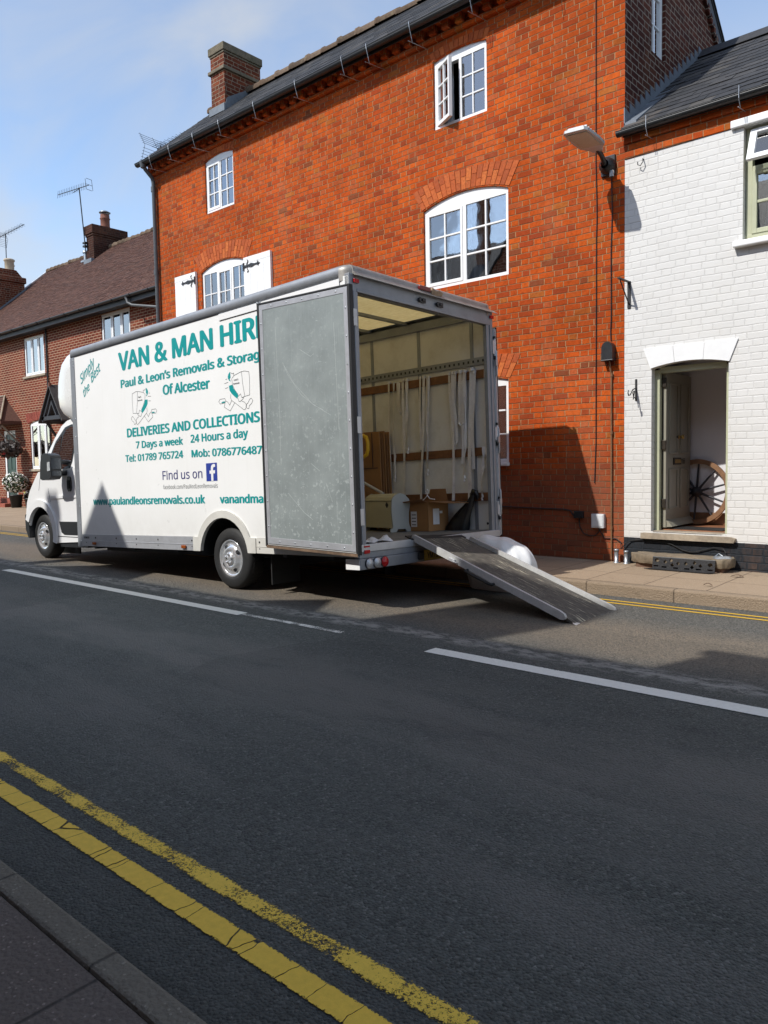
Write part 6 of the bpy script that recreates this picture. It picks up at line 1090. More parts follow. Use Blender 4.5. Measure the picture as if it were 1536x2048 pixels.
# skirts and arch trim
b = MB(); b.box(-L+.11, -2.59, -.012, .012, -.015, .147); b.box(-L+.11, -2.59, -.016, -.012, .055, .063); part('skirt', b, 'alu_light', van, .003)
b = MB(); b.box(-1.545, .0, -.012, .012, -.015, .147); b.box(-1.545, .0, -.016, -.012, .055, .063); part('skirt', b, 'trim_white', van, .003)
b = MB()
for xx in (-5.2, -4.95, -4.4, -3.9, -3.4, -2.68, -1.44): b.lathe([(.013, 0), (.010, .004), (.0, .006)], (xx, -.012, .105), (0, -1, 0), 8); b.lathe([(.008, 0), (.006, .004), (.0, .005)], (xx, -.012, .035), (0, -1, 0), 8)
part('skirt_bolts', b, 'black_iron', van)
def archband(r0, r1, zb, y0, y1):
    inn = arch_pts(r0, zb); outr = arch_pts(r1, .15)
    poly = [(inn[0][0], zb), (ARC[0]+r1+.05, zb), (ARC[0]+r1+.05, .15)]+outr+[(ARC[0]-r1-.05, .15), (ARC[0]-r1-.05, zb)]+list(reversed(inn))[:-1]
    b = MB(); b.prism_xz(poly, y0, y1); return b
part('wheel_arch_trim', archband(.44, .523, -.015, -.022, .02), 'trim_white', van, .008)
b = MB(); r_ = .47; n = 16
b.grid(lambda u, v: (ARC[0]+r_*math.cos(math.pi*u), .02+.4*v, ARC[1]+r_*math.sin(math.pi*u)), n, 2); b.box(ARC[0]-.5, ARC[0]+.5, .42, .44, -.1, .45); part('wheel_well', b, 'black_plastic', van)
for xx in (-4.966, -2.833): b = MB(); b.box(xx-.045, xx+.045, -.035, -.0165, .008, .048); part('marker_lamp', b, 'amber_lens', van, .008)
# chassis, floor and underside
b = MB(); b.prism_xy([(-L+.02, .04), (-2.62, .04), (-2.62, .46), (-1.50, .46), (-1.50, .04), (-.02, .04), (-.02, WD-.04), (-L+.02, WD-.04)], .055, .104); part('load_floor', b, 'floor_grey', van)
b = MB(); b.box(-L-.6, -.3, .75, .85, -.16, .05); b.box(-L-.6, -.3, 1.57, 1.67, -.16, .05)
for xx in (-5.2, -4.2, -3.2, -1.2, -.5): b.box(xx, xx+.06, .1, WD-.1, -.06, .05)
b.box(-2.15, -2.0, .3, WD-.3, -.26, -.14); part('chassis', b, 'black_plastic', van)
b = MB(); b.box(-1.40, -1.385, .10, .50, -.36, -.02); mf = part('mudflap', b, 'black_rubber', van); b = MB(); add_text(b, 'MaxiMover', (-1.383, .13, -.25), (0, 1, 0), (0, 0, 1), .062, .075, .01, .3); part('lettering', b, 'faint_grey', mf)
b = MB(); b.box(-1.40, -1.385, WD-.5, WD-.1, -.48, -.02); part('mudflap', b, 'black_rubber', van)
# rear frame
b = MB(); b.box(-.05, .0, .0, .115, .10, 2.50); b.box(-.005, .012, .045, .075, .10, 2.50); fp = part('rear_post', b, 'alu_frame', van, .006)
b = MB(); b.box(-.05, .0, 2.285, WD, .06, 2.50); b.box(-.005, .012, 2.345, 2.375, .06, 2.50); part('rear_post', b, 'alu_frame', van, .006)
b = MB(); b.box(-.06, .0, .0, WD, 2.495, 2.66); b.box(-.03, .006, .10, WD-.10, 2.495, 2.53); hdr = part('rear_header', b, 'alu_frame', van, .006)
prof = [(.035, 2.645), (.030, 2.66), (-.0, 2.69)]+[(-.055+.055*math.cos(a), 2.70+.057*math.sin(a)) for a in [math.pi/2*i/6 for i in range(0, 7)]]+[(-.14, 2.757), (-.14, 2.73), (-.04, 2.73), (-.012, 2.70), (-.01, 2.67), (.02, 2.645)]
b = MB(); b.prism(prof, lambda p: (p[0], .06, p[1]), lambda p: (p[0], WD-.07, p[1]), True); part('rear_roof_cap', b, 'cap_metal', van)
b = MB(); b.prism([(.004, 2.668), (.052, 2.635), (.052, 2.641), (.004, 2.676)], lambda p: (p[0], .06, p[1]), lambda p: (p[0], WD+.03, p[1])); part('drip_hood', b, 'cap_metal', van)
for y0, sg in ((0, 1), (WD, -1)):
    b = MB()
    def corner(u, v, y0=y0, sg=sg):
        # rounded cast corner: quarter turn in plan, quarter turn upwards
        a = math.pi/2*u; t = math.pi/2*max(0, (v-.45)/.55); rr = .13; k = .13*(1-math.cos(t))*.55
        hx = (rr-k)*math.sin(a); hy = (rr-k)*(1-math.cos(a)) + k*1.0
        cx = -.13+(rr-k)*math.sin(a)*1.0; cyy = .13-(rr-k)*math.cos(a)
        return (cx+.004, y0+sg*(cyy-.010), 2.60+.10*min(1, v/.45)+.060*math.sin(t))
    b.grid(corner, 10, 12); vs_top = [corner(i/10, 1) for i in range(11)]; b.add(vs_top+[(-.13, y0+sg*.13, 2.76)], [(i, i+1, 11) for i in range(10)], True); part('corner_cap', b, 'cap_metal', van)
for yy in (.085, WD-.035): b = MB(); b.box(.001, .022, yy-.035, yy+.035, 2.575, 2.612); part('marker_lamp', b, 'red_lens', hdr, .006)
b = MB(); b.box(.003, .03, 1.03, 1.22, 2.68, 2.725); part('brake_lamp', b, 'dark_red_lens', hdr, .01)
b = MB(); b.prism_yz([(1.22, 2.66), (1.30, 2.65), (1.40, 2.665), (1.42, 2.70), (1.36, 2.72), (1.30, 2.70), (1.24, 2.735)], .01, .035); part('torn_tape', b, 'tan_tape', hdr, .008)
for yy in (1.087, 1.388):
    b = MB(); b.box(.0065, .022, yy-.05, yy+.05, 2.55, 2.60); b.box(.022, .034, yy-.02, yy+.035, 2.565, 2.588); b.box(.010, .03, yy-.07, yy-.05, 2.56, 2.59); part('door_keeper', b, 'black_iron', hdr, .004)
for yy, sg in ((.02, 1), (WD-.02, -1)):
    for zz in (2.247, 1.236, .364):
        b = MB(); b.box(.0, .022, yy-.02, yy+.055*1 if sg > 0 else yy+.02, zz-.08, zz+.08); b.cyl((.012, yy-sg*.03, zz-.10), (.012, yy-sg*.03, zz+.10), .014, 10); part('hinge', b, 'alu_light', fp, .003)
        b = MB(); b.cyl((.012, yy-sg*.03, zz-.14), (.012, yy-sg*.03, zz-.10), .017, 8); b.cyl((.012, yy-sg*.03, zz+.10), (.012, yy-sg*.03, zz+.13), .015, 8); part('hinge_pin', b, 'black_iron', fp)
b = MB(); b.box(-.06, .02, .0, WD, .03, .1035); sill = part('rear_sill', b, 'alu_light', van, .005)
b = MB(); b.box(-.06, .012, .0, WD, -.03, .029); b.box(-.16, .03, -.016, WD+.016, -.135, -.031); bp = part('rear_bumper', b, 'alu_frame', van, .006)
b = MB(); b.box(-.155, .027, -.020, -.0165, -.133, -.033); part('bumper_end', b, 'van_white', bp, .002)
for yy, mt in ((.105, 'clear_lens'), (.215, 'clear_lens'), (.325, 'red_lens')):
    b = MB(); b.lathe([(.050, 0), (.050, .012), (.044, .022), (.0, .030)], (.030, yy, -.08), (1, 0, 0), 24); part('tail_lamp', b, mt, bp); b = MB(); b.lathe([(.050, 0), (.054, 0), (.054, .010), (.050, .012)], (.030, yy, -.08), (1, 0, 0), 24); part('lamp_ring', b, 'black_plastic', bp)
for yy, mt in ((WD-.105, 'clear_lens'), (WD-.215, 'clear_lens'), (WD-.325, 'red_lens')): b = MB(); b.lathe([(.050, 0), (.050, .012), (.044, .022), (.0, .030)], (.030, yy, -.08), (1, 0, 0), 24); part('tail_lamp', b, mt, bp)
b = MB(); b.box(.021, .026, .055, .135, .015, .05); part('reflector', b, 'red_lens', bp, .003); b = MB(); b.box(.021, .026, .055, .135, .075, .09); part('reflector', b, 'red_lens', bp, .002)
b = MB(); b.box(.031, .036, .95, 1.47, -.130, -.018); np_ = part('number_plate', b, 'plate_yellow', bp, .004)
b = MB(); add_text(b, 'YM13', (.0375, 1.0, -.108), (0, 1, 0), (0, 0, 1), .085, .105, .02); part('plate_lettering', b, 'ink', np_)
b = MB(); b.box(.031, .06, .84, .92, -.11, -.03); part('plate_lamp', b, 'black_plastic', bp, .008)
# interior lining
yf = WD-.036
b = MB(); b.box(-L+.045, -.05, yf-.012, yf, .105, 2.62); ln = part('far_lining', b, 'interior_cream', van)
b = MB(); b.box(-L+.045, -.05, .036, .045, .40, 2.62); part('near_lining', b, 'interior_cream', van)
b = MB(); b.box(-L+.041, -L+.05, .05, yf, .105, 2.7); part('front_lining', b, 'interior_cream', van)
b = MB(); b.box(-L+.045, -.06, yf-.05, yf-.012, 2.60, 2.70); part('lining_cornice', b, 'alu_frame', van)
for xx in (-.27, -1.075, -1.87, -2.67, -3.47, -4.27): b = MB(); b.box(xx-.022, xx+.022, yf-.022, yf-.0125, .105, 2.60); part('wall_post', b, 'alu_rail', ln)
b = MB(); b.box(-L+.05, -.055, yf-.035, yf-.0225, 2.06, 2.15); trl = part('tie_rail', b, 'alu_rail', ln, .003)
b = MB()
for k in range(74): xx = -.10-k*.07; b.box(xx-.012, xx+.012, yf-.0375, yf-.0352, 2.09, 2.12)
part('rail_slots', b, 'black_iron', trl)
for zz in (1.95, 1.035, .50): b = MB(); b.box(-L+.05, -.055, yf-.040, yf-.0225, zz-.05, zz+.05); part('batten', b, 'batten_wood', ln, .004)
b = MB()
for xx in (-.12, -.075): b.lathe([(.016, 0), (.012, .004), (0, .005)], (xx, yf-.012, .18), (0, -1, 0), 10)
part('lining_bolts', b, 'black_iron', ln)
# side door folded flat against the near side (it hangs slightly off square)
def sh(q): return Vector((q[0], q[1], q[2]-.046*q[0]))
def door_mb(x0, x1, y0, y1, z0, z1): b = MB(); b.box(x0, x1, y0, y1, z0, z1); b.v = [sh(p) for p in b.v]; return b
z0d, z1d = .030, 2.513
sd = part('rear_door', door_mb(-1.205, .085, -.098, -.062, z0d, z1d), 'panel_white', van, .004)
b = MB()
for x0, x1, za, zb in ((-1.225, -1.195, z0d-.012, z1d+.012), (.072, .098, z0d-.012, z1d+.012), (-1.195, .072, z1d-.008, z1d+.012), (-1.195, .072, z0d-.012, z0d+.008)): b.box(x0, x1, -.108, -.055, za, zb)
b.v = [sh(p) for p in b.v]; part('door_seal', b, 'door_seal', sd, .004)
part('inner_skin', door_mb(-1.175, .055, -.103, -.099, z0d+.03, z1d-.03), 'scratched_aluminium', sd)
b = MB()
for x0, x1, za, zb in ((-1.190, -1.140, z0d+.02, z1d-.012), (.020, .068, z0d+.02, z1d-.012), (-1.140, .020, z1d-.065, z1d-.012), (-1.140, .020, z0d+.02, z0d+.085)): b.box(x0, x1, -.1065, -.1032, za, zb)
b.v = [sh(p) for p in b.v]; df = part('door_edging', b, 'alu_light', sd, .0015)
b = MB()
for k in range(9):
    zz = z0d+.2+k*.26
    for xx in (-1.165, .044): b.lathe([(.010, 0), (.008, .003), (0, .004)], (xx, -.1065, zz-.046*xx), (0, -1, 0), 8)
for k in range(5):
    xx = -1.0+k*.23
    for zz in (z1d-.038, z0d+.05): b.lathe([(.010, 0), (.008, .003), (0, .004)], (xx, -.1065, zz-.046*xx), (0, -1, 0), 8)
part('screws', b, 'galvanised', df)
b = MB()
for pts in (((-.845, 1.905), (-.70, 1.70), (-.45, 1.475), (-.20, 1.34)), ((-.86, 1.93), (-.79, 1.80), (-.60, 1.575), (-.42, 1.455), (-.30, 1.40)), ((-.60, 2.02), (-.45, 1.93), (-.40, 1.95)), ((-.12, 2.2), (-.10, 1.2)), ((-.95, 2.3), (-.93, 1.4), (-.94, .9)), ((-.85, .62), (-.62, .42), (-.50, .35)), ((-.5, .9), (-.38, .82)), ((-.3, .7), (-.22, .52))):
    for q0, q1 in zip(pts[:-1], pts[1:]):
        A, C_ = Vector(q0), Vector(q1); d = (C_-A).normalized(); nn = Vector((-d.y, d.x))*.0016
        b.add([(q.x, -.1034, q.y) for q in (A+nn, C_+nn, C_-nn, A-nn)], [(0, 1, 2, 3)])
part('scratches', b, 'scratch_bright', sd)
part('door_bottom', door_mb(-1.21, .09, -.1085, -.0985, z0d-.026, z0d+.004), 'rust_edge', sd, .003)
# other rear door, folded along the far side
b = MB(); b.box(-1.16, .012, WD+.012, WD+.036, .04, 2.47); fd = part('rear_door', b, 'panel_white', van, .004)
b = MB(); b.box(-1.17, .020, WD+.037, WD+.050, .03, 2.485); part('door_seal', b, 'door_seal', fd); b = MB(); b.box(.0125, .018, WD+.013, WD+.034, .05, 2.46); part('door_edging', b, 'alu_light', fd)
for zz in (2.05, 1.15, .42):
    b = MB(); b.tube([(.018, WD+.018, zz+.16), (.026, WD+.02, zz+.15), (.026, WD+.02, zz-.12), (.018, WD+.018, zz-.14)], .013, 8); b.box(.018, .04, WD-.01, WD+.03, zz-.02, zz+.05); part('lock_bar', b, 'galvanised', fd, .003)

# ------------------------------------------------------------------ lettering on the side panel
UX, UZ = Vector((1, 0, 0)), Vector((0, 0, 1)); YL = -.0015
def line(txt, x0, z0, x1, z1, cap, mat='teal_vinyl', bold=.022, ref=None, shear=0):
    """txt from (x0,z0); ref (a leading part of txt, default the whole) ends at (x1,z1)"""
    d = Vector((x1-x0, 0, z1-z0)); ln_ = d.length; d /= ln_
    a = advance(ref, bold, shear)-tb(txt, bold, shear)[0] if ref else tb(txt, bold, shear)[1]-tb(txt, bold, shear)[0]
    b = MB(); add_text(b, txt, (x0, YL, z0), d, Vector((-d.z*.0, 0, 1)), ln_/a, cap/CAPH, bold, shear); return part('lettering', b, mat, pn)
line('VAN & MAN HIRE', -4.155, 2.282, -2.018, 2.270, .226, bold=.042, ref='VAN & MAN ')
line("Paul & Leon’s Removals & Storage", -4.128, 2.060, -1.892, 2.047, .098, bold=.048, ref="Paul & Leon’s Removals & ")
line('Of Alcester', -3.165, 1.866, -2.229, 1.838, .112, bold=.048)
line('DELIVERIES AND COLLECTIONS', -4.026, 1.415, -1.376, 1.388, .106, bold=.048)
line('7 Days a week', -3.828, 1.259, -2.799, 1.241, .084, bold=.042); line('24 Hours a day', -2.633, 1.250, -1.581, 1.240, .088, bold=.042)
line('Tel: 01789 765724', -4.095, 1.100, -2.805, 1.084, .084, bold=.042); line('Mob: 07867764870', -2.625, 1.079, -1.27, 1.045, .082, bold=.042)
line('Find us on', -3.255, .837, -2.435, .829, .106, 'navy_vinyl', .006)
line('facebook.com/PaulAndLeonRemovals', -3.251, .723, -2.149, .708, .050, 'grey_vinyl', 0)
line('www.paulandleonsremovals.co.uk', -4.980, .556, -2.408, .538, .092, bold=.048); line('vanandman', -2.115, .534, -1.275, .525, .088, bold=.048, ref='vanandma' if False else None)
b = MB(); b.box(-2.355, -2.151, -.003, -.001, .789, .993); bd = part('emblem', b, 'badge_blue', pn)
b = MB(); fpts = [(-2.262, .789), (-2.222, .789), (-2.222, .872), (-2.190, .872), (-2.184, .908), (-2.222, .908), (-2.222, .928), (-2.214, .942), (-2.200, .946), (-2.182, .946), (-2.182, .978), (-2.212, .980), (-2.240, .972), (-2.257, .955), (-2.262, .930), (-2.262, .908), (-2.290, .908), (-2.290, .872), (-2.262, .872)]
b.prism_xz(fpts, -.0045, -.0032); part('emblem_letter', b, 'van_white', bd)
def slant(txt, x0, z0, ang, cap, wd):
    a = R(ang); d = Vector((math.cos(a), 0, math.sin(a))); u = Vector((-math.sin(a), 0, math.cos(a))); v = tb(txt, .01, .45); b = MB(); add_text(b, txt, (x0, YL, z0), d, u, wd/(v[1]-v[0]), cap/CAPH, .022, .45); part('lettering', b, 'teal_vinyl', pn)
slant('Simply', -5.175, 2.230, 29, .125, .47); slant('the', -5.105, 2.045, 30, .11, .20); slant('Best', -4.885, 2.215, 29, .12, .31)
# the two running figures with a box, drawn in thin line
def z2l(q, flip):
    # drawing units to panel metres
    x = -1.822+(q[0]-585)*(.3/545); z = 1.975-(q[1]-340)*(.441/1160)
    return ((-5.39-x, z+.022) if flip else (x, z))
LINES = [[(600, 540), (660, 480), (780, 440), (890, 410), (980, 405), (1130, 450), (1145, 640), (1130, 1105), (980, 1120), (930, 770), (905, 420)], [(585, 550), (610, 740), (680, 900), (770, 1030)], [(980, 1120), (890, 1145)],
 [(770, 1090), (850, 1030), (870, 1100), (890, 1150), (940, 1140), (930, 1180), (820, 1250), (790, 1230), (760, 1140)], [(540, 1000), (530, 1100), (555, 1170), (660, 1255), (920, 1480), (960, 1500), (1000, 1460), (1010, 1350), (960, 1280), (880, 1240)],
 [(555, 1180), (490, 1300), (430, 1200), (370, 1160), (345, 1200), (310, 1330), (500, 1470), (650, 1260)], [(370, 1160), (340, 1085), (180, 1085), (135, 1150), (180, 1220), (340, 1210)], [(1030, 1340), (1060, 1330), (1120, 1230), (1170, 1200), (1220, 1270), (1180, 1350), (1110, 1400), (1090, 1480), (1040, 1470), (1010, 1430), (1030, 1340)],
 [(350, 655), (470, 635)], [(390, 545), (435, 535)], [(370, 800), (460, 785)], [(560, 375), (610, 415), (660, 405), (655, 470)]]
FILLS = [[(540, 340), (490, 400), (462, 470), (466, 520), (500, 590), (552, 632), (540, 585), (520, 560), (550, 510), (548, 420)], [(490, 740), (600, 725), (640, 850), (700, 940), (770, 1040), (770, 1090), (740, 1150), (660, 1080), (560, 970), (505, 880)], [(220, 1180), (270, 1165), (345, 1165), (330, 1205), (250, 1215)]]
for flip, word in ((False, "Leon’s"), (True, "Paul’s")):
    b = MB()
    for P_ in LINES:
        for a, c in zip(P_[:-1], P_[1:]):
            A, C_ = Vector(z2l(a, flip)), Vector(z2l(c, flip)); d = (C_-A).normalized(); nn = Vector((-d.y, d.x))*.0026; A2 = A-d*.002; C2 = C_+d*.002
            b.add([(q.x, YL, q.y) for q in (A2+nn, C2+nn, C2-nn, A2-nn)], [(0, 1, 2, 3)])
    x0, z0 = z2l((660 if not flip else 880, 630), flip); add_text(b, word, (x0, YL-.0004, z0), UX, UZ, .034, .034, .01); add_text(b, 'Removals', (x0-.012, YL-.0004, z0-.04), UX, UZ, .030, .034, .01)
    em = part('emblem', b, 'grey_vinyl', pn)
    b = MB()
    for P_ in FILLS: b.prism_xz([z2l(q, flip) for q in P_], -.0012, -.0008)
    part('emblem_fill', b, 'teal_vinyl', em)
b = MB(); add_text(b, 'maxi low', (-5.28, -.0125, .095), UX, UZ, .05, .04, .01, .3) if False else b.box(-5.27, -5.12, -.0135, -.0122, .09, .12); part('maker_badge', b, 'grey_vinyl', van, .004)

# ------------------------------------------------------------------ cab
CY0, CY1 = .12, WD-.12
wx, wz = -6.87, .118                                       # front wheel centre (van axes)
ra = .43
def arch2(r, a0, a1, n=14): return [(wx+r*math.cos(R(a0+(a1-a0)*i/n)), wz+r*math.sin(R(a0+(a1-a0)*i/n))) for i in range(n+1)]
lower = [(-L-.01, .03), (-6.34, .0)]+arch2(ra, -12, 158)+[(-7.34, .10), (-7.39, .25), (-7.385, .45), (-7.34, .62), (-7.22, .80), (-7.04, .97), (-6.90, 1.085), (-6.72, 1.10), (-L-.01, 1.10)]
b = MB(); b.prism_xz(lower, CY0, CY1); cab = part('cab_body', b, 'van_white', van, .07, seg=4)
# upper cab: tapered greenhouse
def upper(t, z):                                           # inset with height
    return CY0+.02+.09*max(0, (z-1.05)/.75)
ut = [(-6.90, 1.06), (-6.65, 1.38), (-6.46, 1.59), (-6.28, 1.75), (-6.11, 1.82), (-5.90, 1.845), (-L-.01, 1.86), (-L-.01, 1.06)]
b = MB(); b.prism(ut, lambda p: (p[0], upper(0, p[1]), p[1]), lambda p: (p[0], WD-upper(0, p[1]), p[1])); part('cab_roof', b, 'van_white', van, .045, seg=3)
def side_at(x, z, off): return (x, (upper(0, z) if z > 1.06 else CY0)-off, z)
def sidep(mb, poly, off0, off1): return mb.prism(poly, lambda p: side_at(p[0], p[1], off0), lambda p: side_at(p[0], p[1], off1))
b = MB(); sidep(b, [(-6.68, 1.17), (-6.42, 1.03), (-6.10, .99), (-5.95, 1.06), (-5.85, 1.2), (-5.80, 1.42), (-5.80, 1.735), (-5.95, 1.755), (-6.15, 1.725), (-6.42, 1.53)], -.02, .005); gl = part('seal_dark_fill', b, 'black_plastic', van, .003)  # black seal filled right across, standing in for the dark cab inside
b = MB(); sidep(b, [(-6.29, 1.05), (-6.1, 1.02), (-5.97, 1.08), (-5.88, 1.2), (-5.83, 1.42), (-5.83, 1.70), (-5.95, 1.72), (-6.10, 1.69), (-6.18, 1.60)], .0055, .009); part('side_glass', b, 'cab_glass', gl)
b = MB(); sidep(b, [(-6.62, 1.19), (-6.42, 1.06), (-6.27, 1.30), (-6.23, 1.61), (-6.40, 1.49)], .0055, .009); part('quarter_glass', b, 'cab_glass', gl)
b = MB(); b.prism([(CY0+.2, 0), (CY1-.2, 0), (CY1-.3, 1), (CY0+.3, 1)], lambda p: (-6.82+p[1]*.60-.012, p[0], 1.10+p[1]*.56), lambda p: (-6.82+p[1]*.60-.02, p[0], 1.10+p[1]*.56+.012)); part('windscreen', b, 'cab_glass', van)
# door lines, mouldings, step, handle
def groove(mb, pts, wdt=.008, off=.0015):
    for a, c in zip(pts[:-1], pts[1:]):
        a, c = Vector(a), Vector(c); d = (c-a).normalized(); n2 = Vector((-d.y, d.x))*wdt*.5
        mb.prism([tuple(a+n2), tuple(c+n2), tuple(c-n2), tuple(a-n2)], lambda p: side_at(p[0], p[1], off), lambda p: side_at(p[0], p[1], off+.001))
b = MB(); groove(b, [(-6.60, 1.10), (-6.58, .80), (-6.52, .62)]); groove(b, [(-5.74, 1.0), (-5.70, .60), (-5.70, .33)]); groove(b, [(-6.42, .10), (-5.70, .09)], .010); groove(b, [(-6.82, 1.05), (-6.9, .80)], .005); part('door_gap', b, 'black_plastic', cab)
b = MB(); b.prism_xz([(-6.52, .71), (-5.5, .70), (-5.5, .67), (-6.50, .665)], CY0-.012, CY0+.01); part('waist_crease', b, 'van_white', cab, .009)
b = MB(); b.prism_xz([(-6.26, .32), (-5.46, .315), (-5.46, .12), (-6.12, .125), (-6.20, .16)], CY0-.006, CY0+.01); part('door_step', b, 'black_plastic', cab, .012)
b = MB(); b.prism_xz([(-5.935, .80), (-5.93, .94), (-5.91, .975), (-5.87, .985), (-5.83, .96), (-5.82, .82), (-5.85, .765), (-5.90, .76)], CY0-.022, CY0+.01); dh = part('door_handle', b, 'black_plastic', cab, .015); b = MB(); b.box(-5.90, -5.855, CY0-.045, CY0-.02, .80, .93); part('handle_grip', b, 'black_rubber', dh, .012)
b = MB(); r0, r1 = ra+.002, ra+.11
poly = [(wx+r0*math.cos(R(a)), wz+r0*math.sin(R(a))) for a in range(-14, 160, 8)]+[(wx+r1*math.cos(R(a))*1.02, wz+r1*math.sin(R(a))) for a in range(154, -16, -8)]
b.prism_xz(poly, CY0-.026, CY0+.02); part('wheel_arch_flare', b, 'van_white', cab, .018, seg=3)
b = MB(); b.grid(lambda u, v: (wx+.425*math.cos(R(-14+176*u)), CY0+.03+.35*v, wz+.425*math.sin(R(-14+176*u))), 16, 2); b.box(wx-.45, wx+.45, CY0+.38, CY0+.40, -.2, .55); part('wheel_well', b, 'black_plastic', cab)
b = MB(); b.prism_xz([(-7.31, .06), (-7.40, .20), (-7.405, .42), (-7.36, .44), (-7.28, .28), (-7.26, .06)], CY0-.012, CY1+.01); part('front_bumper', b, 'black_plastic', cab, .03, seg=3)
for y0, y1 in ((CY0+.04, CY0+.36), (CY1-.36, CY1-.04)): b = MB(); b.prism_xz([(-7.40, .58), (-7.22, .86), (-7.14, .86), (-7.30, .58)], y0, y1); part('headlight', b, 'clear_lens', cab, .02)
b = MB(); b.box(-6.3, -5.47, CY0+.02, CY1-.02, -.06, .03); part('sill_underside', b, 'black_plastic', cab)
# big van mirrors on arms, near one with white indicator
for y0, sg in ((CY0, -1), (CY1, 1)):
    t0 = lambda q: (q[0], y0+sg*q[1], q[2])
    b = MB(); b.prism([(-6.24, 1.0), (-6.21, 1.20), (-6.17, 1.30), (-6.08, 1.325), (-5.93, 1.30), (-5.88, 1.24), (-5.89, .99), (-5.95, .945), (-6.16, .935), (-6.23, .955)], lambda p: t0((p[0]+.06, .30, p[1])), lambda p: t0((p[0]+.06, .14, p[1]))); mr = part('mirror', b, 'black_plastic', van, .035, seg=4)
    b = MB(); b.box(-6.12, -5.95, *sorted((y0-sg*.04, y0+sg*.16)), 1.0, 1.07); b.box(-6.12, -5.95, *sorted((y0-sg*.04, y0+sg*.16)), 1.17, 1.23); part('mirror_arm', b, 'black_plastic', mr, .02)
    b = MB(); b.prism([(0, 1.09), (0, 1.24), (.13, 1.25), (.13, 1.09)], lambda p: t0((-5.824, .15+p[0], p[1])), lambda p: t0((-5.816, .17+p[0], p[1]))); b.prism([(0, .99), (0, 1.06), (.12, 1.06), (.12, .99)], lambda p: t0((-5.824, .15+p[0], p[1])), lambda p: t0((-5.818, .17+p[0], p[1]))); part('mirror_glass', b, 'mirror_dark', mr, .003)
    b = MB(); b.prism([(-5.925, 1.06), (-5.92, 1.19), (-5.84, 1.19), (-5.84, 1.065)], lambda p: t0((p[0], .308, p[1])), lambda p: t0((p[0], .298, p[1]))); part('indicator', b, 'clear_lens', mr, .004)
# wind deflector moulded over the cab
b = MB(); zs = [1.80, 1.84, 1.90, 2.0, 2.15, 2.32, 2.48, 2.60, 2.69, 2.74, 2.757]; bl = [.40, .56, .68, .78, .84, .82, .74, .62, .46, .30, .10]
n = 28; rows = []
for z, d in zip(zs, bl):
    hw = (WD/2-.02)*(1 if z < 2.6 else 1-.06*((z-2.6)/.157)**2)*(1-.05*max(0, (1.95-z)/.15))
    for i in range(n+1):
        th_ = math.pi*i/n; e = .42; c = math.cos(th_); s_ = math.sin(th_)
        yy = WD/2-hw*math.copysign(abs(c)**.34, c); xx = -L-d*abs(s_)**.52; rows.append((xx, yy, z))
b.add(rows, [(j*(n+1)+i, j*(n+1)+i+1, (j+1)*(n+1)+i+1, (j+1)*(n+1)+i) for j in range(len(zs)-1) for i in range(n)], True)
b.add(rows[:n+1], [tuple(range(n+1))]); b.add(rows[-n-1:], [tuple(range(n+1))]); part('wind_deflector', b, 'fairing_white', van)

# ------------------------------------------------------------------ wheels (set upright on the road)
VI = VM.inverted()
def wheel(cxw, ycontact, zc, sg, dual=0):
    c = Vector((cxw, ycontact+sg*0, zc)); r = .353; wd = .225; ax = (0, -sg, 0)
    # profile along the outward axis: outer face at 0, inner at -wd
    b = MB(); b.lathe([(.205, -.02), (.215, -.004), (.25, .0), (.31, -.006), (.338, -.024), (.350, -.05), (.354, -.09), (.354, -.14), (.350, -.18), (.335, -.21), (.24, -.225), (.20, -.20)], c, ax, 48); b.xform(VI)
    w_ = part('wheel', b, 'black_rubber', van)
    b = MB()
    for k in range(46):
        a = 2*math.pi*k/46
        for o in (-.06, -.10, -.14, -.175):
            p = lambda da, h, rr: c+Vector(ax)*h+Vector((math.cos(a+da), 0, math.sin(a+da)))*rr
            b.add([p(.01, o+.012, .3545), p(.055, o+.006, .3545), p(.055, o-.014, .3545), p(.01, o-.008, .3545), p(.01, o+.012, .358), p(.055, o+.006, .358), p(.055, o-.014, .358), p(.01, o-.008, .358)], [(4, 5, 6, 7), (0, 1, 5, 4), (1, 2, 6, 5), (2, 3, 7, 6), (3, 0, 4, 7)])
    b.xform(VI); part('tyre_tread', b, 'black_rubber', w_)
    b = MB(); b.lathe([(.206, -.03), (.213, -.008), (.205, -.004), (.190, -.020), (.172, -.030), (.150, -.012), (.118, .012), (.098, .016), (.090, .006), (.072, .002), (.066, .022), (.0, .026)], c, ax, 48); b.xform(VI); part('hub_trim', b, 'chrome_dull', w_)
    b = MB()
    for k in range(5): a = 2*math.pi*k/5+.3; p = c+Vector((math.cos(a)*.052, 0, math.sin(a)*.052)); b.lathe([(.015, .020), (.015, .036), (.009, .042), (.0, .043)], p, ax, 6, False)
    b.xform(VI); part('wheel_nuts', b, 'chrome_dull', w_)
    for k in range(4):
        a = 2*math.pi*k/4+.55; q = []
        for i in range(10): t = 2*math.pi*i/10; rr = .150+.020*math.sin(t); aa = a+.20*math.cos(t); q.append((rr*math.cos(aa), rr*math.sin(aa), -.012-(.150-rr)*0))
        b = MB(); vs = [c+Vector((x, 0, z))+Vector(ax)*(-.0102+.012*(math.hypot(x, z) < .15)) for x, z, _ in q]; vs2 = [c+Vector((x*.985, 0, z*.985))+Vector(ax)*(-.03) for x, z, _ in q]
        b.add([v+Vector(ax)*.004 for v in vs], [tuple(range(10))]); b.xform(VI); part('trim_slot', b, 'black_plastic', w_)
wheel(-6.974, 5.262, .355, 1); wheel(-11.90, 5.385, .355, 1); wheel(-6.974, 5.2+2.30, .355, -1); wheel(-11.90, 5.2+2.22, .355, -1)

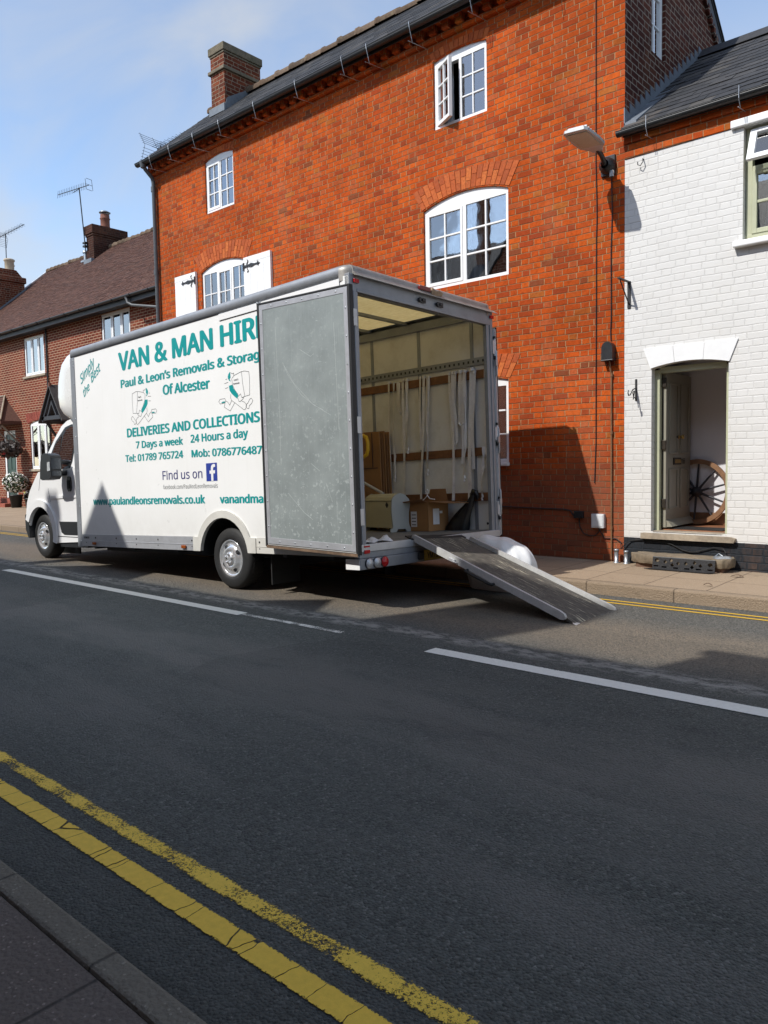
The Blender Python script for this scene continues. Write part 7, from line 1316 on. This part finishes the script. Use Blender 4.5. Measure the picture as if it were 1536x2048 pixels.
# ================================================================== THINGS IN AND BEHIND THE VAN
def vthing(name, label, cat, at, group=None):              # stands on the load floor, van axes
    m4 = VM @ Matrix.Translation(Vector(at)); t = thing(name, label, cat, matrix=m4, group=group); INV[t] = Matrix.Translation(-Vector(at)); return t
FL = .105
# cream chest with bowed ends
t = vthing('chest', 'cream wooden chest with a rounded lid and bowed grey end in the van', 'chest', (-1.42, 1.95, FL))
F = Vector((-1.08, 1.71, 0)); a_ = Vector((-.69, .28, 0)).normalized(); b_ = Vector((.28, .69, 0)).normalized()
def cp(u, v, z): return F+a_*u+b_*v+Vector((0, 0, z))
prof = [(.03, FL+.045), (.03, .492), (.045, .53), (.085, .562), (.14, .572), (.20, .55), (.245, .50), (.25, .43), (.235, .33), (.235, .20), (.25, FL+.045)]
b = MB(); b.prism(prof, lambda p: cp(.012, p[0], p[1]), lambda p: cp(.75, p[0], p[1])); part('body', b, 'cream_cabinet', t, .004)
b = MB(); b.prism([(.0, 0), (.75, 0), (.75, .004), (0, .004)], lambda p: cp(p[0], .026, .480+p[1]), lambda p: cp(p[0], .03, .480+p[1])); part('lid_line', b, 'room_dark', t)
ep = [(.0, FL), (.0, FL+.03), (.035, FL+.06), (.03, .20), (.018, .33), (.02, .42), (.028, .50), (.055, .54), (.13, .578), (.20, .56), (.262, .50), (.275, .44), (.255, .33), (.25, .22), (.26, .17), (.30, FL+.03), (.30, FL), (.22, FL), (.20, FL+.035), (.10, FL+.035), (.08, FL)]
for u0 in (-.012, .75): b = MB(); b.prism(ep, lambda p: cp(u0, p[0], p[1]), lambda p: cp(u0+.024, p[0], p[1])); part('end_panel', b, 'grey_white', t, .004)
b = MB(); b.prism([(.09, .435), (.125, .47), (.16, .435), (.125, .40)], lambda p: cp(p[0], .022, p[1]), lambda p: cp(p[0], .030, p[1])); part('escutcheon', b, 'black_iron', t, .004)
# open carton
t = vthing('carton', 'open brown cardboard carton with paper labels standing at the back of the van', 'box', (-.82, 2.1, FL))
F2 = Vector((-.680, 1.94, 0)); al = Vector((-1.015, 1.964, 0))-F2; ar = Vector((-.616, 2.263, 0))-F2
def bp2(u, v, z): return F2+al*u+ar*v+Vector((0, 0, z))
H2 = .455; b = MB(); tk = .012
for (u0, v0, u1, v1) in ((0, 0, 1, tk*2), (0, 1-tk*2, 1, 1), (0, 0, tk*2, 1), (1-tk*2, 0, 1, 1)):
    b.prism([(u0, v0), (u1, v0), (u1, v1), (u0, v1)], lambda p: bp2(p[0], p[1], FL+.002), lambda p: bp2(p[0], p[1], H2))
b.prism([(0.03, 0.03), (.97, .03), (.97, .97), (.03, .97)], lambda p: bp2(p[0], p[1], FL+.003), lambda p: bp2(p[0], p[1], FL+.02)); part('body', b, 'cardboard', t)
def flap(pts): b = MB(); vs = [bp2(*q) for q in pts]; b.add(vs+[v+Vector((0, 0, .006)) for v in vs], [(0, 1, 2, 3), (4, 5, 6, 7), (0, 1, 5, 4), (1, 2, 6, 5), (2, 3, 7, 6), (3, 0, 4, 7)]); part('flap', b, 'cardboard_dark', t)
flap([(0, 0, H2), (1, 0, H2+.01), (1.08, -.32, H2-.0), (.15, -.22, H2+.035)]); flap([(0, 0, H2), (0, 1, H2), (-.95, 1.02, H2-.025), (-.9, -.02, H2-.015)]); flap([(0, 1, H2), (1, 1, H2), (.86, 1.02, H2+.15), (.14, 1.05, H2+.15)]); flap([(1, 0, H2), (1, 1, H2), (1.40, .98, H2+.0), (1.42, .05, H2+.015)])
def lbl(u0, u1, z0, z1, face): 
    b = MB(); 
    f = (lambda p, o: bp2(p[0], -.006-o, p[1])) if face == 0 else (lambda p, o: bp2(-.006-o, p[0], p[1]))
    b.prism([(u0, z0), (u1, z0), (u1, z1), (u0, z1)], lambda p: f(p, 0), lambda p: f(p, .004)); part('paper_label', b, 'paper_white', t)
lbl(.53, .82, .16, .345, 0); lbl(.24, .54, .185, .375, 1); lbl(.56, .70, .315, .345, 1)
b = MB()
for k in range(4): b.prism([(.57, .18+k*.04), (.78, .18+k*.04), (.78, .19+k*.04), (.57, .19+k*.04)], lambda p: bp2(p[0], -.012, p[1]), lambda p: bp2(p[0], -.011, p[1]))
part('print', b, 'ink', t)
b = MB(); c = bp2(.42, .42, H2+.03); b.tube([c+Vector((-.09, .0, -.02)), c+Vector((-.03, 0, .02)), c+Vector((0, 0, .05)), c+Vector((.0, 0, .075)), c+Vector((-.02, 0, .10)), c+Vector((0, 0, .125)), c+Vector((.022, 0, .105)), c+Vector((.012, 0, .085))], .006, 6); b.tube([c+Vector((0, 0, .05)), c+Vector((.04, 0, .01)), c+Vector((.10, .02, .0))], .006, 6)
part('hanger', b, 'white_plastic', t)
# flattened cartons, leaning
for k, (x0, dz) in enumerate(((-2.62, 0), (-2.60, -.02), (-2.58, .01), (-2.61, -.03), (-2.59, .0))):
    t = vthing('flat_carton', ['flattened brown carton at the front of the stack against the far wall', 'second flattened carton from the front of the stack', 'middle flattened carton of the stack against the wall', 'fourth flattened carton from the front of the stack', 'flattened carton at the back of the stack, against the lining'][k], 'box', (x0+.5, 2.18+k*.034, FL), group='flattened cartons stacked upright in the van')
    b = MB(); y0 = 2.165+k*.034
    b.prism([(x0, FL), (-1.625+k*.012, FL), (-1.615+k*.012, 1.375+dz), (x0, 1.40+dz)], lambda p: (p[0], y0+.03*(1-(p[1]-FL)/1.3), p[1]), lambda p: (p[0], y0+.018+.03*(1-(p[1]-FL)/1.3), p[1])); bb = part('board', b, 'cardboard' if k % 2 == 0 else 'cardboard_dark', t, .003)
    if k == 0:
        b = MB(); b.box(x0+.01, -1.66, y0+.004, y0+.0085, .905, .915); b.box(-1.745, -1.737, y0-.004, y0+.004, .92, 1.37); part('crease', b, 'ink', t)
# sack truck: yellow grip and steel tube
t = vthing('sack_truck', 'sack truck with a yellow loop grip and grey steel tubes beside the flat cartons', 'sack truck', (-1.9, 2.05, FL))
b = MB(); b.tube([(-1.95, 2.05, 1.345), (-1.80, 2.05, 1.338), (-1.735, 2.05, 1.31), (-1.712, 2.05, 1.25), (-1.712, 2.05, 1.15), (-1.735, 2.05, 1.085), (-1.80, 2.05, 1.055), (-1.95, 2.05, 1.05)], .024, 10); part('grip', b, 'yellow_plastic', t)
b = MB(); b.tube([(-1.95, 2.05, 1.345), (-2.0, 2.05, 1.2), (-1.95, 2.05, 1.05)], .018, 8); b.tube([(-1.98, 2.05, 1.2), (-2.02, 2.05, .75), (-1.97, 2.05, FL)], .016, 8); part('frame', b, 'alu_light', t)
b = MB(); b.tube([(-1.97, 2.05, .80), (-1.475, 2.05, .575)], .020, 8); part('toe_bar', b, 'alu_light', t)
# black bag hooked against the wall
t = vthing('rubbish_bag', 'black plastic bag tied at the neck and slumped against the far wall', 'bag', (-.47, 2.3, FL)); b = MB(); rnd = random.Random(3)
lv = [(-.50, 2.26, FL, .165, .085), (-.485, 2.265, .16, .16, .085), (-.45, 2.27, .23, .135, .075), (-.40, 2.28, .31, .105, .06), (-.345, 2.29, .39, .075, .05), (-.300, 2.295, .46, .045, .04), (-.272, 2.295, .51, .034, .035), (-.255, 2.295, .55, .048, .04), (-.235, 2.295, .575, .04, .035)]
n = 30; vs = []
for j, (x, y, z, rx, ry) in enumerate(lv):
    for i in range(n): a = 2*math.pi*i/n; k = 1+.07*math.sin(7*a+j*.5)+.05*math.sin(12*a-j); vs.append((x+rx*k*math.cos(a), min(y+ry*k*math.sin(a), 2.36), z+(.01*math.sin(3*a) if j else 0)))
b.add(vs, [(j*n+i, j*n+(i+1) % n, (j+1)*n+(i+1) % n, (j+1)*n+i) for j in range(len(lv)-1) for i in range(n)], True); b.add(vs[-n:], [tuple(range(n))]); part('body', b, 'bin_bag_black', t)
b = MB(); b.tube([(-.27, 2.28, .545), (-.24, 2.262, .57), (-.20, 2.262, .55), (-.185, 2.27, .50), (-.20, 2.29, .47)], .022, 8, True, [.02, .03, .03, .026, .012]); part('neck', b, 'bin_bag_black', t)
# white rag by the sill
t_m = VM @ Matrix.Translation((-.10, .30, FL)); b = MB()
def rag(u, v):
    return (-.19+.16*v+.02*math.sin(u*9), .13+.40*u, FL+.004+.045*abs(math.sin(u*7.5+v*2))*math.sin(math.pi*v)*(.5+u*.7)+.012*math.sin(v*11+u*5)**2)
b.grid(rag, 26, 10); b.grid(lambda u, v: tuple(Vector(rag(u, v))-Vector((0, 0, .003))), 26, 10)
o = solo('cloth', b, 'sheet_white', 'crumpled white rag on the load floor by the rear post', 'cloth', matrix=VM, local=True)
# webbing straps on the top batten
ST = [(-1.562, 1.985, -1.593, .60, .022, 0), (-1.478, 1.965, -1.511, .77, .020, 1), (-1.415, 1.96, -1.405, 1.62, .020, 2), (-1.321, 1.985, -1.345, .50, .026, 0), (-1.258, 1.985, -1.285, 1.12, .028, 1), (-1.036, 1.985, -1.067, 1.11, .022, 0), (-.977, 1.985, -1.08, .49, .026, 0), (-.905, 1.975, -.976, .83, .022, 1), (-.930, 1.975, -.965, .95, .018, 0), (-.584, 1.98, -.535, 1.17, .026, 2), (-.537, 1.98, -.544, 1.08, .030, 0), (-.500, 1.98, -.590, .46, .026, 0), (-.417, 1.98, -.444, 1.39, .036, 2), (-.363, 1.98, -.432, .90, .024, 0), (-.335, 1.98, -.402, .73, .022, 1), (-.255, 1.985, -.345, .47, .042, 0), (-.223, 1.95, -.281, .83, .030, 0), (-.114, 1.062, -.169, .50, .034, 1), (-.079, 1.06, -.075, .92, .020, 0), (-.062, 1.985, -.085, 1.10, .020, 0)]
ORD = ['first', 'second', 'third', 'fourth', 'fifth', 'sixth', 'seventh', 'eighth', 'ninth', 'tenth', 'eleventh', 'twelfth', 'thirteenth', 'fourteenth', 'fifteenth', 'sixteenth', 'seventeenth', 'eighteenth', 'nineteenth', 'last']
rnd = random.Random(9); YS = yf-.045
for k, (x0, z0, x1, z1, wd, kind) in enumerate(ST):
    wd *= 1.45
    b = MB(); ph = rnd.uniform(0, 6); nseg = 26
    def ctr(v, x0=x0, z0=z0, x1=x1, z1=z1, ph=ph, kind=kind):
        q = math.sin(v*math.pi); return (x0+(x1-x0)*v**1.2+.008*math.sin(v*7+ph)+(.006*math.sin(v*40+ph) if kind == 1 and v > .6 else 0), YS-.010-.010*q-.006*math.sin(v*9+ph), z0+.03+(z1-z0-.03)*v)
    def tape(xo, ys, b=b):
        def f(u, v, dy):
            x, y, z = ctr(v); tw = .9*math.sin(v*5+ph*1.3)*(.35+.65*(kind == 1)); ww = wd*(1 if kind != 1 else .8+.35*math.sin(v*16+ph)); return (x+xo+(u-.5)*ww*math.cos(tw), y+ys+dy+(u-.5)*ww*math.sin(tw)*.6, z)
        b.grid(lambda u, v: f(u, v, 0), 2, nseg); b.grid(lambda u, v: f(u, v, .0025), 2, nseg)
    tape(0, 0)
    if kind == 2: tape(wd*1.2, -.006); b.tube([Vector(ctr(1))+Vector((-.005, 0, 0)), Vector(ctr(1))+Vector((wd*.6, -.004, -.03)), Vector(ctr(1))+Vector((wd*1.25, -.006, 0))], wd*.30, 6)
    if kind == 1: e = Vector(ctr(1)); b.tube([e+Vector((0, 0, .03)), e+Vector((.012, -.004, .0)), e+Vector((-.004, -.004, -.02)), e+Vector((.004, 0, -.045))], .012, 6)
    if z0 > 1.5: x, y, z = ctr(0); b.tube([(x, y, z-.02), (x, y+.002, z+.004), (x, yf-.03, z+.006), (x, yf-.02, z-.01)], wd*.42, 6)
    lab = 'pale webbing strap, %s from the left on the wall batten' % ORD[k]
    if kind == 2: lab = 'looped pale webbing strap, %s from the left on the batten' % ORD[k]
    if z0 < 1.5: lab = 'short pale webbing strap on the middle batten, %s along' % ('left one' if k == 17 else 'right one')
    m4 = VM @ Matrix.Translation((x0, YS, z0)); o = solo('webbing_strap', b, 'webbing', lab, 'strap', matrix=m4, local=True, group='webbing straps hanging on the van wall'); o.data.transform(Matrix.Translation((-x0, -YS, -z0)))

# ------------------------------------------------------------------ loading ramp
TL = Vector((-4.935, 6.02, .630)); BL = Vector((-3.02, 5.845, .012)); TR = Vector((-4.925, 6.83, .598))
ux = (BL-TL).normalized(); uy = (TR-TL); uy = (uy-ux*uy.dot(ux)).normalized(); uz = ux.cross(uy); RL = (BL-TL).length; RW = .80
RM = Matrix((ux, uy, uz)).transposed().to_4x4(); RM.translation = TL
rp_ = thing('loading_ramp', 'scuffed black loading ramp with pale metal side rails from van to road', 'ramp', matrix=RM, local=True)
b = MB(); b.box(-.03, RL-.10, .022, RW-.022, -.028, 0); b.prism([(RL-.10, -.028), (RL+.0, -.028), (RL+.035, -.022), (RL+.0, -.012), (RL-.10, 0)], lambda p: (p[0], .022, p[1]), lambda p: (p[0], RW+.03, p[1])); part('deck', b, 'ramp_deck', rp_)
b = MB(); b.prism([(RL-.02, .0), (RL+.02, -.0), (RL+.02, .12), (RL-.05, .03)], lambda p: (p[0], p[1], -.011), lambda p: (p[0], p[1]+.01, -.009)); b.prism([(RL-.07, RW-.05), (RL+.02, RW-.04), (RL+.03, RW+.03), (RL-.03, RW+.03)], lambda p: (p[0], p[1], -.010), lambda p: (p[0], p[1], -.006)); part('lip_plate', b, 'alu_light', rp_)
for y0, xs0, xe in ((0, -.01, RL-.10), (RW, .10, RL-.07)):
    b = MB(); pr = [(xs0, -.026), (xs0+.02, .040), (xe-.07, .040), (xe-.02, .032), (xe, .010), (xe-.005, -.016), (xe-.04, -.026)]
    b.prism(pr, lambda p: (p[0], y0-.016, p[1]), lambda p: (p[0], y0+.016, p[1])); part('side_rail', b, 'rail_metal', rp_, .008)
b = MB(); b.tube([(.80, -.022, -.02), (.80, -.055, -.028), (.83, -.06, -.03), (1.10, -.06, -.03), (1.13, -.055, -.028), (1.13, -.022, -.02)], .013, 8); part('grab_handle', b, 'black_rubber', rp_)
b = MB(); b.box(.55, .63, -.034, -.017, -.02, .012); b.box(.60, .66, -.04, -.018, -.012, -.002); part('latch', b, 'alu_light', rp_, .004)
b = MB(); b.box(-.06, .04, -.05, RW+.02, -.012, .003); part('hinge_plate', b, 'black_iron', rp_, .003)
# white sheeted bundle beside the kerb
b = MB()
def sackf(u, v):
    th_ = 2*math.pi*u; ph = math.pi/2*(1-v*1.0); e1 = .62
    def pw(x, e): return math.copysign(abs(x)**e, x)
    cu_, su_ = pw(math.cos(th_), .8), pw(math.sin(th_), .8); r = pw(math.cos(math.pi/2*v), .50); zz = pw(math.sin(math.pi/2*v), .85)
    wr = 1+.030*math.sin(5*th_+3*v)+.022*math.sin(11*th_-6*v)+.012*math.sin(23*th_+9*v)*v
    x = .44*cu_*r*wr; y = .25*su_*r*wr
    z = (.575-.20*max(0, x+.12)+.0*x)*zz
    taper = .84+.16*min(1, z/.3)
    return (-4.53+x*taper, 7.05+y*taper, .006+z+.010*math.sin(x*23+y*9)*zz+.007*math.sin(y*41-x*13)*zz)
b.grid(sackf, 96, 30); solo('white_bundle', b, 'sheet_white', 'white plastic sheeted bundle on the road under and beside the ramp', 'bundle', (-4.53, 7.05, 0))
